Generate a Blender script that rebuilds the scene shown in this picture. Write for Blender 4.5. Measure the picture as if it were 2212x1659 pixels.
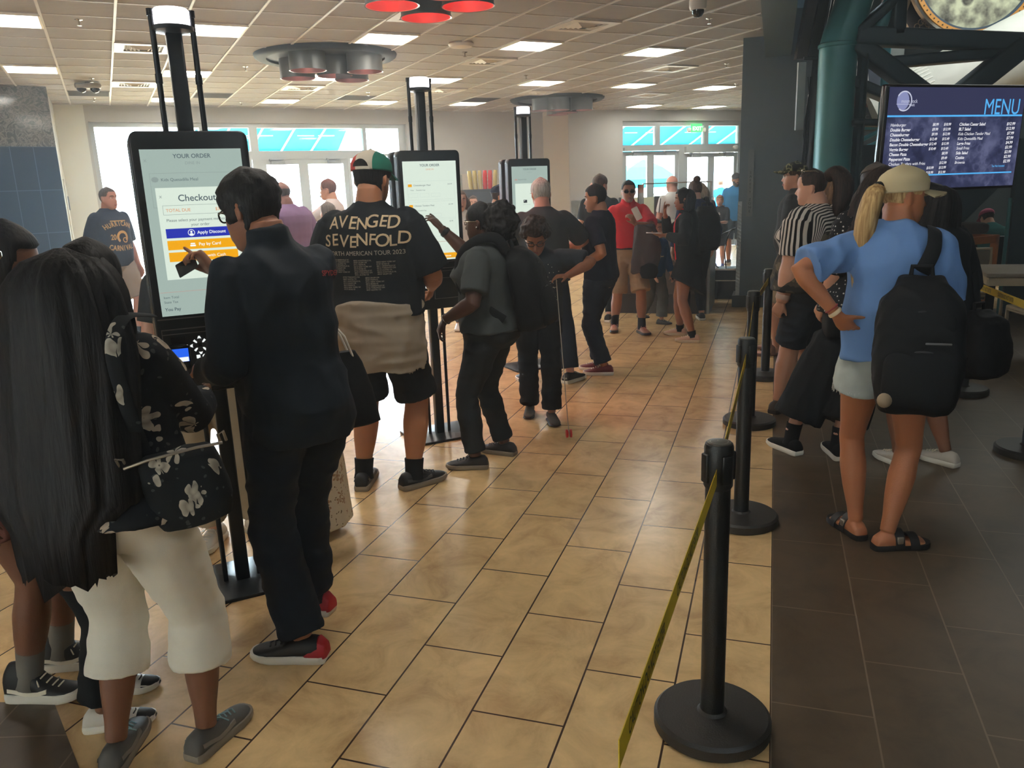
import bpy, bmesh, math, random
from mathutils import Vector, Matrix, noise
from mathutils.bvhtree import BVHTree

random.seed(4)
for _o in list(bpy.data.objects):
    bpy.data.objects.remove(_o)
SC = bpy.context.scene
COL = SC.collection
R = math.radians
PI = math.pi

# ---------------------------------------------------------------- camera
cam_d = bpy.data.cameras.new('camera')
cam = bpy.data.objects.new('camera', cam_d)
COL.objects.link(cam)
cam_d.sensor_fit = 'HORIZONTAL'
cam_d.sensor_width = 36.0
cam_d.lens = 36.0 * 1715.2 / 2212.0
cam_d.clip_start = 0.05
cam_d.clip_end = 200
_pt, _rl = R(13.772), R(2.157)
_f = Vector((0, math.cos(_pt), -math.sin(_pt)))
_r0 = Vector((1, 0, 0))
_d0 = _f.cross(_r0)
_r = _r0 * math.cos(_rl) + _d0 * math.sin(_rl)
_d = -_r0 * math.sin(_rl) + _d0 * math.cos(_rl)
_m = Matrix((_r, -_d, -_f)).transposed().to_4x4()
_m.translation = Vector((0, 0, 1.62))
cam.matrix_world = _m
SC.camera = cam

# ---------------------------------------------------------------- world / exposure
SC.view_settings.view_transform = 'Standard'
SC.view_settings.look = 'None'
SC.view_settings.gamma = 1
SC.view_settings.exposure = 1.12
SC.view_settings.use_curve_mapping = False
W = bpy.data.worlds.new('daylight')
SC.world = W
W.use_nodes = True
_bg = W.node_tree.nodes['Background']
_bg.inputs['Color'].default_value = (0.74, 0.88, 1.0, 1)
_bg.inputs['Strength'].default_value = 15.0

sun_d = bpy.data.lights.new('sun', 'SUN')
sun_d.energy = 6.0
sun_d.angle = R(2)
sun_d.color = (1, 0.96, 0.9)
sun = bpy.data.objects.new('sun', sun_d)
sun.rotation_euler = (R(28), R(-12), R(30))
COL.objects.link(sun)

PANEL_E = 11.5          # fluorescent troffer strength
def area(name, loc, target, w, h, power, col):
    d = bpy.data.lights.new(name, 'AREA')
    d.shape = 'RECTANGLE'
    d.size = w
    d.size_y = h
    d.energy = power
    d.color = col
    o = bpy.data.objects.new(name, d)
    o.location = loc
    o.rotation_euler = (Vector(target) - Vector(loc)).to_track_quat('-Z', 'Y').to_euler()
    COL.objects.link(o)
    return o
# high hall: skylit roof beyond the dining truss
area('hall_roof_light', (10.5, 13.0, 6.6), (10.0, 14.0, 0), 5, 5, 100, (0.95, 1.0, 0.95))
area('hall_signs_light', (7.5, 11.5, 6.4), (8.5, 16.8, 3.5), 3, 2, 80, (1.0, 0.97, 0.9))

CA = R(26.1)
VX = Vector((math.cos(CA), math.sin(CA), 0))
VY = Vector((-math.sin(CA), math.cos(CA), 0))
FA = R(18.34)
UX = Vector((math.cos(FA), -math.sin(FA), 0))
UY = Vector((math.sin(FA), math.cos(FA), 0))
CEIL = 3.32
# ---------------------------------------------------------------- materials
def lin(c):
    c = c / 255.0
    return c / 12.92 if c <= 0.04045 else ((c + 0.055) / 1.055) ** 2.4
def rgb(r, g, b):
    return (lin(r), lin(g), lin(b), 1)
_MATS = {}
def mat(name, c, rough=0.6, metal=0.0, var=0.12, scale=6.0, bump=0.0, bscale=80.0, emis=0.0, ec=None, stretch=(1, 1, 1), spec=0.5):
    if name in _MATS:
        return _MATS[name]
    m = bpy.data.materials.new(name)
    m.use_nodes = True
    nt = m.node_tree
    b = nt.nodes['Principled BSDF']
    col = rgb(*c)
    b.inputs['Roughness'].default_value = rough
    b.inputs['Metallic'].default_value = metal
    b.inputs['Specular IOR Level'].default_value = spec
    tc = nt.nodes.new('ShaderNodeTexCoord')
    mp = nt.nodes.new('ShaderNodeMapping')
    mp.inputs['Scale'].default_value = stretch
    nt.links.new(tc.outputs['Object'], mp.inputs['Vector'])
    if var > 0:
        n = nt.nodes.new('ShaderNodeTexNoise')
        n.inputs['Scale'].default_value = scale
        n.inputs['Detail'].default_value = 4
        nt.links.new(mp.outputs['Vector'], n.inputs['Vector'])
        r = nt.nodes.new('ShaderNodeMix')
        r.data_type = 'RGBA'
        r.inputs['A'].default_value = tuple(max(0, x * (1 - var)) for x in col[:3]) + (1,)
        r.inputs['B'].default_value = tuple(min(1, x * (1 + var)) for x in col[:3]) + (1,)
        nt.links.new(n.outputs['Fac'], r.inputs['Factor'])
        nt.links.new(r.outputs['Result'], b.inputs['Base Color'])
    else:
        b.inputs['Base Color'].default_value = col
    if bump > 0:
        n2 = nt.nodes.new('ShaderNodeTexNoise')
        n2.inputs['Scale'].default_value = bscale
        n2.inputs['Detail'].default_value = 3
        nt.links.new(mp.outputs['Vector'], n2.inputs['Vector'])
        bp = nt.nodes.new('ShaderNodeBump')
        bp.inputs['Strength'].default_value = bump
        bp.inputs['Distance'].default_value = 0.01
        nt.links.new(n2.outputs['Fac'], bp.inputs['Height'])
        nt.links.new(bp.outputs['Normal'], b.inputs['Normal'])
    if emis > 0:
        b.inputs['Emission Color'].default_value = rgb(*(ec or c))
        b.inputs['Emission Strength'].default_value = emis
    _MATS[name] = m
    return m
def nodes(name, rough=0.6, metal=0.0, spec=0.5):
    m = bpy.data.materials.new(name)
    m.use_nodes = True
    nt = m.node_tree
    b = nt.nodes['Principled BSDF']
    b.inputs['Roughness'].default_value = rough
    b.inputs['Metallic'].default_value = metal
    b.inputs['Specular IOR Level'].default_value = spec
    tc = nt.nodes.new('ShaderNodeTexCoord')
    def N(t, **k):
        n = nt.nodes.new('ShaderNode' + t)
        for a, v in k.items():
            if hasattr(n, a):
                setattr(n, a, v)
            else:
                n.inputs[a.replace('_', ' ')].default_value = v
        return n
    return m, nt, b, tc, N
def ramp(nt, src, stops, interp='LINEAR'):
    r = nt.nodes.new('ShaderNodeValToRGB')
    r.color_ramp.interpolation = interp
    el = r.color_ramp.elements
    while len(el) < len(stops):
        el.new(0.5)
    for e, (p, c) in zip(el, stops):
        e.position = p
        e.color = c
    nt.links.new(src, r.inputs['Fac'])
    return r

# ---------------------------------------------------------------- mesh builder
class MB:
    def __init__(s):
        s.v = []
        s.f = []
    def ring(s, pts):
        i = len(s.v)
        s.v += [tuple(p) for p in pts]
        return list(range(i, i + len(pts)))
    def loft(s, rings, cap0=True, cap1=True, close=True):
        ids = [s.ring(r) for r in rings]
        n = len(ids[0])
        for a, b in zip(ids, ids[1:]):
            for k in range(n if close else n - 1):
                j = (k + 1) % n
                s.f.append((a[k], a[j], b[j], b[k]))
        if cap0:
            s.f.append(tuple(reversed(ids[0])))
        if cap1:
            s.f.append(tuple(ids[-1]))
        return s
    def box(s, c, d, M=None):
        x, y, z = c
        a, b, h = d[0] / 2, d[1] / 2, d[2] / 2
        p = [Vector((x + i * a, y + j * b, z + k * h)) for k in (-1, 1) for i, j in ((-1, -1), (1, -1), (1, 1), (-1, 1))]
        if M is not None:
            p = [M @ q for q in p]
        return s.loft([p[:4], p[4:]])
    def rbox(s, c, d, r=0.02, axis='z', seg=4, M=None, ch=None):
        """box with rounded corners about an axis and chamfered ends"""
        ch = min(r, 0.3 * min(d)) if ch is None else ch
        ax = {'z': (0, 1, 2), 'y': (0, 2, 1), 'x': (1, 2, 0)}[axis]
        a, b, h = d[ax[0]] / 2, d[ax[1]] / 2, d[ax[2]] / 2
        def rr(a, b, r):
            o = []
            r = max(1e-4, min(r, a * 0.999, b * 0.999))
            for q, (sx, sy) in enumerate(((1, 1), (-1, 1), (-1, -1), (1, -1))):
                for k in range(seg + 1):
                    t = (q + k / seg) * PI / 2
                    o.append((sx * (a - r) + r * math.cos(t), sy * (b - r) + r * math.sin(t)))
            return o
        rings = []
        for t, ins in ((-h, ch), (-h + ch * 0.35, ch * 0.3), (-h + ch, 0), (h - ch, 0), (h - ch * 0.35, ch * 0.3), (h, ch)):
            pts = []
            for (u, v) in rr(a - ins, b - ins, r):
                q = [0, 0, 0]
                q[ax[0]], q[ax[1]], q[ax[2]] = u, v, t
                q = Vector(q) + Vector(c)
                pts.append(M @ q if M is not None else q)
            rings.append(pts)
        if axis == 'y':
            rings = [list(reversed(r_)) for r_ in rings]
        return s.loft(rings)
    def tube(s, pts, rad, n=12, cap=True, flat=1.0, up=None):
        pts = [Vector(p) for p in pts]
        if not isinstance(rad, (list, tuple)):
            rad = [rad] * len(pts)
        rings = []
        u = None
        for i, p in enumerate(pts):
            t = (pts[min(i + 1, len(pts) - 1)] - pts[max(i - 1, 0)])
            if t.length < 1e-9:
                t = Vector((0, 0, 1))
            t.normalize()
            if u is None:
                u = Vector(up) if up else (Vector((1, 0, 0)) if abs(t.x) < 0.9 else Vector((0, 1, 0)))
            u = (u - t * u.dot(t)).normalized()
            w = t.cross(u)
            rings.append([p + u * (rad[i] * math.cos(a)) + w * (rad[i] * flat * math.sin(a)) for a in [2 * PI * k / n for k in range(n)]])
        return s.loft(rings, cap, cap)
    def lathe(s, prof, n=32, c=(0, 0, 0), M=None, cap=True):
        rings = []
        for r, z in prof:
            q = [Vector((c[0] + r * math.cos(2 * PI * k / n), c[1] + r * math.sin(2 * PI * k / n), c[2] + z)) for k in range(n)]
            rings.append([M @ p for p in q] if M is not None else q)
        return s.loft(rings, cap, cap)
    def ball(s, c, r, n=14, M=None):
        rx, ry, rz = r if isinstance(r, (tuple, list)) else (r, r, r)
        rings = []
        for i in range(1, n // 2 + 1):
            t = PI * (i - 0.5) / (n // 2)
            q = [Vector((c[0] + rx * math.sin(t) * math.cos(2 * PI * k / n), c[1] + ry * math.sin(t) * math.sin(2 * PI * k / n), c[2] - rz * math.cos(t))) for k in range(n)]
            rings.append([M @ p for p in q] if M is not None else q)
        return s.loft(rings)
    def prism(s, poly, fn, d0, d1):
        """extrude a 2-D polygon; fn(u, v, d) -> point"""
        return s.loft([[fn(u, v, d0) for u, v in poly], [fn(u, v, d1) for u, v in poly]])
    def quad(s, a, b, c, d):
        s.f.append(tuple(s.ring([a, b, c, d])))
        return s
    def mesh(s, name):
        me = bpy.data.meshes.new(name)
        me.from_pydata([tuple(p) for p in s.v], [], s.f)
        me.update()
        return me
    def build(s, name, m, parent=None, smooth=True, fix=True, loc=None, angle=40):
        me = s.mesh(name)
        if fix:
            bm = bmesh.new()
            bm.from_mesh(me)
            bmesh.ops.recalc_face_normals(bm, faces=bm.faces)
            bm.to_mesh(me)
            bm.free()
        return place(name, me, m, parent, smooth, loc, angle)
def place(name, me, m, parent=None, smooth=True, loc=None, angle=40):
    me.materials.clear()
    me.materials.append(m)
    if smooth:
        me.polygons.foreach_set('use_smooth', [True] * len(me.polygons))
        if angle:
            me.set_sharp_from_angle(angle=R(angle))
    o = bpy.data.objects.new(name, me)
    COL.objects.link(o)
    if parent is not None:
        o.parent = parent
    if loc:
        o.location = loc
    return o
def tag(o, label, cat, group=None, kind=None):
    o['label'] = label
    o['category'] = cat
    if group:
        o['group'] = group
    if kind:
        o['kind'] = kind
    return o
def struct(o):
    o['kind'] = 'structure'
    return o
def empty(name, loc=(0, 0, 0), rz=0.0, label=None, cat=None, group=None, M=None):
    o = bpy.data.objects.new(name, None)
    COL.objects.link(o)
    if M is not None:
        o.matrix_world = M
    else:
        o.location = loc
        o.rotation_euler = (0, 0, rz)
    if label:
        tag(o, label, cat, group)
    return o
def dup(root, loc, rz=None, label=None, group=None):
    r = root.copy()
    COL.objects.link(r)
    r.location = loc
    if rz is not None:
        r.rotation_euler = (0, 0, rz)
    if label:
        r['label'] = label
    if group:
        r['group'] = group
    for ch in list(root.children):
        c = ch.copy()
        COL.objects.link(c)
        c.parent = r
        c.matrix_parent_inverse = ch.matrix_parent_inverse
        for g in ch.children:
            d = g.copy()
            COL.objects.link(d)
            d.parent = c
    return r
def frame(o, x, y, z=None):
    """4x4 from origin and axes"""
    x = Vector(x).normalized()
    y = Vector(y)
    y = (y - x * y.dot(x)).normalized()
    z = x.cross(y)
    M = Matrix((x, y, z)).transposed().to_4x4()
    M.translation = Vector(o)
    return M
DG = None
def bake(o):
    bpy.context.view_layer.update()
    dg = bpy.context.evaluated_depsgraph_get()
    me = bpy.data.meshes.new_from_object(o.evaluated_get(dg))
    return me
def remesh(mb, voxel, smooth_it=3, fac=0.5):
    me = mb.mesh('tmp')
    bm = bmesh.new()
    bm.from_mesh(me)
    bmesh.ops.recalc_face_normals(bm, faces=bm.faces)
    bm.to_mesh(me)
    bm.free()
    o = bpy.data.objects.new('tmp', me)
    COL.objects.link(o)
    a = o.modifiers.new('r', 'REMESH')
    a.mode = 'VOXEL'
    a.voxel_size = voxel
    b = o.modifiers.new('s', 'SMOOTH')
    b.iterations = smooth_it
    b.factor = fac
    out = bake(o)
    bpy.data.objects.remove(o)
    bpy.data.meshes.remove(me)
    return out
# ---------------------------------------------------------------- lettering
_TXT = {}
def text2d(body, size, align='LEFT', bold=0.0, shear=0.0, sx=1.0, spacing=1.0):
    """flat letters as (verts 2-D, faces)"""
    if any(c in 'MWmw' for c in body):
        bold = 0.0
    key = (body, align, bold, shear, sx, spacing)
    if key not in _TXT:
        cu = bpy.data.curves.new('t', 'FONT')
        cu.body = body
        cu.size = 1.0
        cu.align_x = align
        cu.offset = bold
        cu.shear = shear
        cu.space_character = spacing
        cu.resolution_u = 4
        o = bpy.data.objects.new('t', cu)
        COL.objects.link(o)
        me = bake(o)
        _TXT[key] = ([(v.co.x * sx, v.co.y) for v in me.vertices], [tuple(p.vertices) for p in me.polygons])
        bpy.data.objects.remove(o)
        bpy.data.curves.remove(cu)
        bpy.data.meshes.remove(me)
    v, f = _TXT[key]
    return [(x * size, y * size) for x, y in v], f
def put_text(mb, fn, body, u, v, size, **k):
    """fn(u, v) -> 3-D point"""
    vs, fs = text2d(body, size, **k)
    i = len(mb.v)
    mb.v += [tuple(fn(u + x, v + y)) for x, y in vs]
    mb.f += [tuple(i + q for q in f) for f in fs]
def rect(mb, fn, u0, v0, u1, v1):
    mb.quad(fn(u0, v0), fn(u1, v0), fn(u1, v1), fn(u0, v1))
def disc(mb, fn, u, v, r, n=24, ry=None):
    ry = ry or r
    mb.f.append(tuple(mb.ring([fn(u + r * math.cos(2 * PI * k / n), v + ry * math.sin(2 * PI * k / n)) for k in range(n)])))
def annulus(mb, fn, u, v, r0, r1, n=32, a0=0.0, a1=2 * PI):
    k = [a0 + (a1 - a0) * i / n for i in range(n + 1)]
    A = mb.ring([fn(u + r0 * math.cos(a), v + r0 * math.sin(a)) for a in k])
    B = mb.ring([fn(u + r1 * math.cos(a), v + r1 * math.sin(a)) for a in k])
    for i in range(n):
        mb.f.append((A[i], A[i + 1], B[i + 1], B[i]))
# ================================================================= ROOM
def V2(p, z=0.0):
    return Vector((p[0], p[1], z))
def hdr(t, ux=-0.175):
    p = UX * ux + UY * t
    return (p.x, p.y)
A_, B_ = (-7.677, 14.4), (0.944, 19.358)
A2_, B2_ = (1.532, 18.925), (7.2, 21.261)
C_, D_, E_ = (-6.725, 12.458), (-10.2, 9.63), (-10.2, -5.0)
S0_ = (3.25, 10.6)
POLY = [hdr(-5.5), hdr(10.75), S0_, B2_, A2_, B_, A_, C_, D_, E_, (-10.2, -5.5)]
def inside(x, y, poly=POLY):
    c = False
    n = len(poly)
    for i in range(n):
        x0, y0 = poly[i]
        x1, y1 = poly[(i + 1) % n]
        if (y0 > y) != (y1 > y) and x < (x1 - x0) * (y - y0) / (y1 - y0) + x0:
            c = not c
    return c

# ---- materials
def tile_floor_mat(name, c1, c2, groutc, ph, rough, joints):
    m, nt, b, tc, N = nodes(name, rough=rough)
    L = nt.links
    mp = N('Mapping')
    mp.inputs['Location'].default_value = (-ph, -0.0512, 0)
    L.new(tc.outputs['Object'], mp.inputs['Vector'])
    br = N('TexBrick', offset=0.5, offset_frequency=2)
    for k, v in (('Scale', 1.0), ('Mortar Size', joints), ('Mortar Smooth', 0.1), ('Brick Width', 0.6225), ('Row Height', 0.304), ('Bias', 0.0)):
        br.inputs[k].default_value = v
    br.inputs['Color1'].default_value = (0.44, 0.44, 0.44, 1)
    br.inputs['Color2'].default_value = (0.56, 0.56, 0.56, 1)
    L.new(mp.outputs['Vector'], br.inputs['Vector'])
    n1 = N('TexNoise')
    n1.inputs['Scale'].default_value = 5.0
    n1.inputs['Detail'].default_value = 9
    n1.inputs['Roughness'].default_value = 0.68
    n1.inputs['Distortion'].default_value = 0.6
    L.new(tc.outputs['Object'], n1.inputs['Vector'])
    ad = N('Math', operation='MULTIPLY_ADD')
    L.new(br.outputs['Color'], ad.inputs[0])
    ad.inputs[1].default_value = 0.35
    L.new(n1.outputs['Fac'], ad.inputs[2])
    r = ramp(nt, ad.outputs[0], [(0.45, c1), (0.68, c2), (0.85, tuple(min(1, x * 1.18) for x in c2[:3]) + (1,))])
    mx = N('Mix', data_type='RGBA')
    L.new(br.outputs['Fac'], mx.inputs['Factor'])
    L.new(r.outputs['Color'], mx.inputs['A'])
    mx.inputs['B'].default_value = groutc
    L.new(mx.outputs['Result'], b.inputs['Base Color'])
    bp = N('Bump')
    bp.inputs['Strength'].default_value = 0.35
    bp.inputs['Distance'].default_value = 0.004
    bp.invert = True
    L.new(br.outputs['Fac'], bp.inputs['Height'])
    L.new(bp.outputs['Normal'], b.inputs['Normal'])
    return m
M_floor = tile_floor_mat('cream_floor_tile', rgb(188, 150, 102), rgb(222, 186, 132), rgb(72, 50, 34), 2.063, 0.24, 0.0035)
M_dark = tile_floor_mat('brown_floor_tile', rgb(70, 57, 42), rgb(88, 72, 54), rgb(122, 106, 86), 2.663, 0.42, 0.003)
M_ceil = mat('ceiling_tile', (158, 154, 150), 0.9, var=0.10, scale=3, bump=0.25, bscale=60, stretch=(1, 6, 1))
M_bar = mat('ceiling_bar', (196, 192, 182), 0.5, var=0.04)
M_wall = mat('painted_wall', (172, 172, 168), 0.7, var=0.03, scale=2)
M_wall2 = mat('painted_wall_cream', (186, 178, 162), 0.6, var=0.03, scale=2)
M_whitetile = mat('white_gloss_tile', (214, 216, 208), 0.18, var=0.03)
M_grey = mat('grey_wall', (98, 108, 114), 0.55, var=0.05)
M_hdr = mat('header_grey', (84, 100, 104), 0.5, var=0.05)
M_base = mat('dark_baseboard', (48, 50, 50), 0.5)
M_frame = mat('aluminium_frame', (176, 182, 182), 0.38, metal=0.25, var=0.03)
M_darkw = mat('dark_wall', (30, 46, 50), 0.7, var=0.15)
M_concrete = mat('concrete', (214, 208, 196), 0.8, var=0.08)

def glass_mat():
    m = bpy.data.materials.new('window_glass')
    m.use_nodes = True
    nt = m.node_tree
    nt.nodes.clear()
    o = nt.nodes.new('ShaderNodeOutputMaterial')
    t = nt.nodes.new('ShaderNodeBsdfTransparent')
    t.inputs['Color'].default_value = (0.93, 0.97, 0.97, 1)
    g = nt.nodes.new('ShaderNodeBsdfGlossy')
    g.inputs['Roughness'].default_value = 0.02
    fr = nt.nodes.new('ShaderNodeFresnel')
    fr.inputs['IOR'].default_value = 1.45
    mx = nt.nodes.new('ShaderNodeMixShader')
    nt.links.new(fr.outputs[0], mx.inputs[0])
    nt.links.new(t.outputs[0], mx.inputs[1])
    nt.links.new(g.outputs[0], mx.inputs[2])
    nt.links.new(mx.outputs[0], o.inputs[0])
    return m
M_glass = glass_mat()

# ---- floors
FZ = frame((0, 0, 0), UY, -UX)          # object x runs along the long joints
def floor_obj(name, poly_ux_uy, z, m, th=0.25):
    # object axes: x along the long joints (uy), y across them (ux); mesh built in those axes
    mb = MB()
    mb.loft([[Vector((uy, ux, z - th)) for ux, uy in poly_ux_uy], [Vector((uy, ux, z)) for ux, uy in poly_ux_uy]])
    o = mb.build(name, m, smooth=False)
    Mf = Matrix((UY, UX, Vector((0, 0, 1)))).transposed().to_4x4()
    o.matrix_world = Mf
    return struct(o)
floor_obj('floor', [(-20, -6), (0.0512, -6), (0.0512, 10.9), (6, 10.9), (6, 26), (-20, 26)], 0.0, M_floor)
floor_obj('floor_dining', [(0.0512, -6), (16, -6), (16, 10.9), (0.0512, 10.9)], 0.0, M_dark)
floor_obj('floor_hall', [(6, 10.9), (16, 10.9), (16, 26), (6, 26)], 0.0, M_dark)
# darker tiles at the bottom-left corner of the photo
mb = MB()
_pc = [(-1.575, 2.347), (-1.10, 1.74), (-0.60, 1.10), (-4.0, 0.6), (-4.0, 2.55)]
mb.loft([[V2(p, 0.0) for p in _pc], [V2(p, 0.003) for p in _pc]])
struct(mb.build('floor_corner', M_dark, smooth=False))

# ---- ceiling with T-bar grid
bm = bmesh.new()
_vs = [bm.verts.new((x, y, CEIL)) for x, y in POLY]
_fc = bm.faces.new(_vs)
bmesh.ops.triangulate(bm, faces=[_fc])
for f_ in bm.faces:
    if f_.normal.z > 0:
        f_.normal_flip()
me = bpy.data.meshes.new('ceiling')
bm.to_mesh(me)
bm.free()
struct(place('ceiling', me, M_ceil, smooth=False))
U0, V0, PU, PV = 3.987, 8.835, 0.61, 0.613
def cell(i, j, z=CEIL):
    p = VX * (U0 + i * PU) + VY * (V0 + j * PV)
    return Vector((p.x, p.y, z))
mb = MB()
def bar(p0, p1, w, h):
    n = int((p1 - p0).length / 0.08)
    run = None
    for k in range(n + 2):
        q = p0.lerp(p1, min(1, k / n))
        ok = k <= n and inside(q.x, q.y)
        if ok and run is None:
            run = q
        if not ok and run is not None:
            e = p0.lerp(p1, (k - 1) / n)
            if (e - run).length > 0.2:
                t = (e - run).normalized()
                s = Vector((-t.y, t.x, 0)) * (w / 2)
                ring = lambda c: [c - s + Vector((0, 0, -h)), c + s + Vector((0, 0, -h)), c + s + Vector((0, 0, 0.01)), c - s + Vector((0, 0, 0.01))]
                mb.loft([ring(run), ring(e)])
            run = None
for i in range(-22, 22):
    bar(cell(i, -18, CEIL), cell(i, 20, CEIL), 0.024, 0.012)
for j in range(-18, 20):
    bar(cell(-24, j, CEIL), cell(22, j, CEIL), 0.016, 0.006)
struct(mb.build('trim_1', M_bar, smooth=False))

ORD = ['first', 'second', 'third', 'fourth', 'fifth', 'sixth', 'seventh', 'eighth']
def on_ceiling(o, i, j, z=CEIL):
    o.location = cell(i, j, z)
    o.rotation_euler = (0, 0, CA)
M_diff = mat('light_diffuser', (255, 236, 190), 0.5, var=0.0, emis=PANEL_E, ec=(255, 250, 240))
M_ltframe = mat('light_frame', (235, 230, 215), 0.4, var=0.0)
first_light = None
def ceiling_light(i, j, label):
    global first_light
    if first_light is None:
        r = empty('ceiling_light', label=label, cat='ceiling light', group='square ceiling lights')
        a = MB()
        for s in (-1, 1):
            a.box((s * 0.29, 0, -0.012), (0.02, 0.60, 0.024))
            a.box((0, s * 0.29, -0.012), (0.56, 0.02, 0.024))
        a.build('frame', M_ltframe, r, smooth=False)
        MB().box((0, 0, -0.010), (0.56, 0.56, 0.012)).build('diffuser', M_diff, r, smooth=False)
        first_light = r
    else:
        r = dup(first_light, (0, 0, 0), 0, label, 'square ceiling lights')
    on_ceiling(r, i, j)
LROWS = [(-9.5, [-4.5, -1.5, 1.5], None), (-4.5, [-7.5, -4.5], None),
         (0.5, [-7.5, -4.5, -1.5, 1.5, 4.5], 'nearest visible row'),
         (5.5, [-7.5, -4.5, -1.5, 1.5, 4.5, 7.5, 10.5], 'middle row'),
         (10.5, [-4.5, -1.5, 1.5, 4.5, 11.5, 14.5], 'row by the back wall')]
for j, cols, nm in LROWS:
    for k, i in enumerate(cols):
        p = cell(i, j)
        if not inside(p.x, p.y):
            continue
        if nm is None:
            ceiling_light(i, j, 'square bright ceiling light above the queue behind the viewpoint')
        else:
            ceiling_light(i, j, 'square bright ceiling light, %s from left in the %s' % (ORD[k], nm))

M_vent = mat('vent_white', (196, 190, 178), 0.45)
M_ventd = mat('vent_dark', (74, 70, 66), 0.6)
first_vent = None
def vent(i, j, label):
    global first_vent
    if first_vent is None:
        r = empty('ceiling_vent', label=label, cat='air vent', group='square ceiling air vents')
        a = MB()
        for s in (-1, 1):
            a.box((s * 0.25, 0, -0.012), (0.10, 0.60, 0.02))
            a.box((0, s * 0.25, -0.012), (0.40, 0.10, 0.02))
        a.build('frame', M_vent, r, smooth=False)
        MB().box((0, 0, -0.004), (0.40, 0.40, 0.006)).build('backing', M_ventd, r, smooth=False)
        a = MB()
        for k in range(1, 5):
            h, z = 0.2 - 0.04 * k, -0.012 - 0.006 * k
            for s in (-1, 1):
                a.loft([[Vector((s * h, -h, z)), Vector((s * (h + 0.03), -h - 0.03, z + 0.02)), Vector((s * (h + 0.034), -h - 0.03, z + 0.018)), Vector((s * (h + 0.004), -h, z - 0.003))],
                        [Vector((s * h, h, z)), Vector((s * (h + 0.03), h + 0.03, z + 0.02)), Vector((s * (h + 0.034), h + 0.03, z + 0.018)), Vector((s * (h + 0.004), h, z - 0.003))]])
                a.loft([[Vector((-h, s * h, z)), Vector((-h - 0.03, s * (h + 0.03), z + 0.02)), Vector((-h - 0.03, s * (h + 0.034), z + 0.018)), Vector((-h, s * (h + 0.004), z - 0.003))],
                        [Vector((h, s * h, z)), Vector((h + 0.03, s * (h + 0.03), z + 0.02)), Vector((h + 0.03, s * (h + 0.034), z + 0.018)), Vector((h, s * (h + 0.004), z - 0.003))]])
        a.build('slats', M_vent, r, smooth=False)
        first_vent = r
    else:
        r = dup(first_vent, (0, 0, 0), 0, label, 'square ceiling air vents')
    on_ceiling(r, i, j)
for i, j, w in [(-5.5, 2.5, 'left of the nearest order kiosk lamp, nearer of the two'), (-5.5, 7.5, 'farther one behind the nearest kiosk rods'),
                (-1.5, -1.5, 'behind the cut-off red drum lamps at the top'), (1.5, -1.5, 'right of the cut-off red drum lamps'),
                (1.5, 2.5, 'between the nearest and middle light rows, mid ceiling'), (-1.5, 7.5, 'just beyond the round ring of drum lamps'),
                (2.5, 7.5, 'right of the second order kiosk lamp'), (5.5, 7.5, 'above the far ring of drum lamps'),
                (6.5, 2.5, 'near the dark pillar, nearer of the two'), (9.5, 7.5, 'above the right-hand doors, farther from the dark pillar')]:
    vent(i, j, 'square white ceiling air vent ' + w)
M_ret = mat('return_grille', (104, 100, 96), 0.6)
first_ret = None
for i, j, w in [(-6.5, 9.5, 'leftmost, behind the twin camera'), (-3.5, 9.5, 'beside the nearest kiosk rods'), (0.5, 9.5, 'between the first and second kiosk lamps'), (4.5, 9.5, 'right of the second kiosk lamp')]:
    lab = 'flat dark grey ceiling return grille ' + w
    if first_ret is None:
        r = empty('return_grille', label=lab, cat='air vent', group='grey return grilles')
        MB().box((0, 0, -0.008), (0.585, 0.585, 0.01)).build('panel', M_ret, r, smooth=False)
        a = MB()
        for k in range(14):
            a.box((0, -0.27 + k * 0.0415, -0.015), (0.56, 0.008, 0.006))
        a.build('slats', M_ventd, r, smooth=False)
        first_ret = r
    else:
        r = dup(first_ret, (0, 0, 0), 0, lab, 'grey return grilles')
    on_ceiling(r, i, j)
M_chrome = mat('chrome', (200, 196, 188), 0.25, metal=0.9, var=0.0)
first_sp = None
for i, j, w in [(-6.5, 0.3, 'nearest the left edge'), (-6.4, 6.8, 'just before the twin camera'), (-6.4, 10.6, 'above the white wall corner'), (-3.4, 4.4, 'between nearest kiosk and drum ring'),
                (-2.5, 11.2, 'above the blue awning'), (0.5, 8.3, 'beyond the drum ring'), (0.55, 1.6, 'under the smoke alarm'), (3.5, 11.4, 'by the back wall'), (3.45, 4.4, 'mid ceiling right'),
                (3.4, -2.6, 'beside the dome camera'), (7.5, 1.6, 'near the dark pillar'), (10.6, 4.7, 'farthest, by the dark pillar')]:
    lab = 'small chrome fire sprinkler on ceiling ' + w
    if first_sp is None:
        r = empty('fire_sprinkler', label=lab, cat='sprinkler', group='ceiling sprinklers')
        MB().lathe([(0.032, 0), (0.036, -0.004), (0.012, -0.012)], 16).build('escutcheon', M_chrome, r)
        MB().lathe([(0.009, -0.01), (0.008, -0.05), (0.02, -0.052), (0.02, -0.056), (0.003, -0.058)], 12).build('deflector', M_chrome, r)
        first_sp = r
    else:
        r = dup(first_sp, (0, 0, 0), 0, lab, 'ceiling sprinklers')
    on_ceiling(r, i, j)
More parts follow.
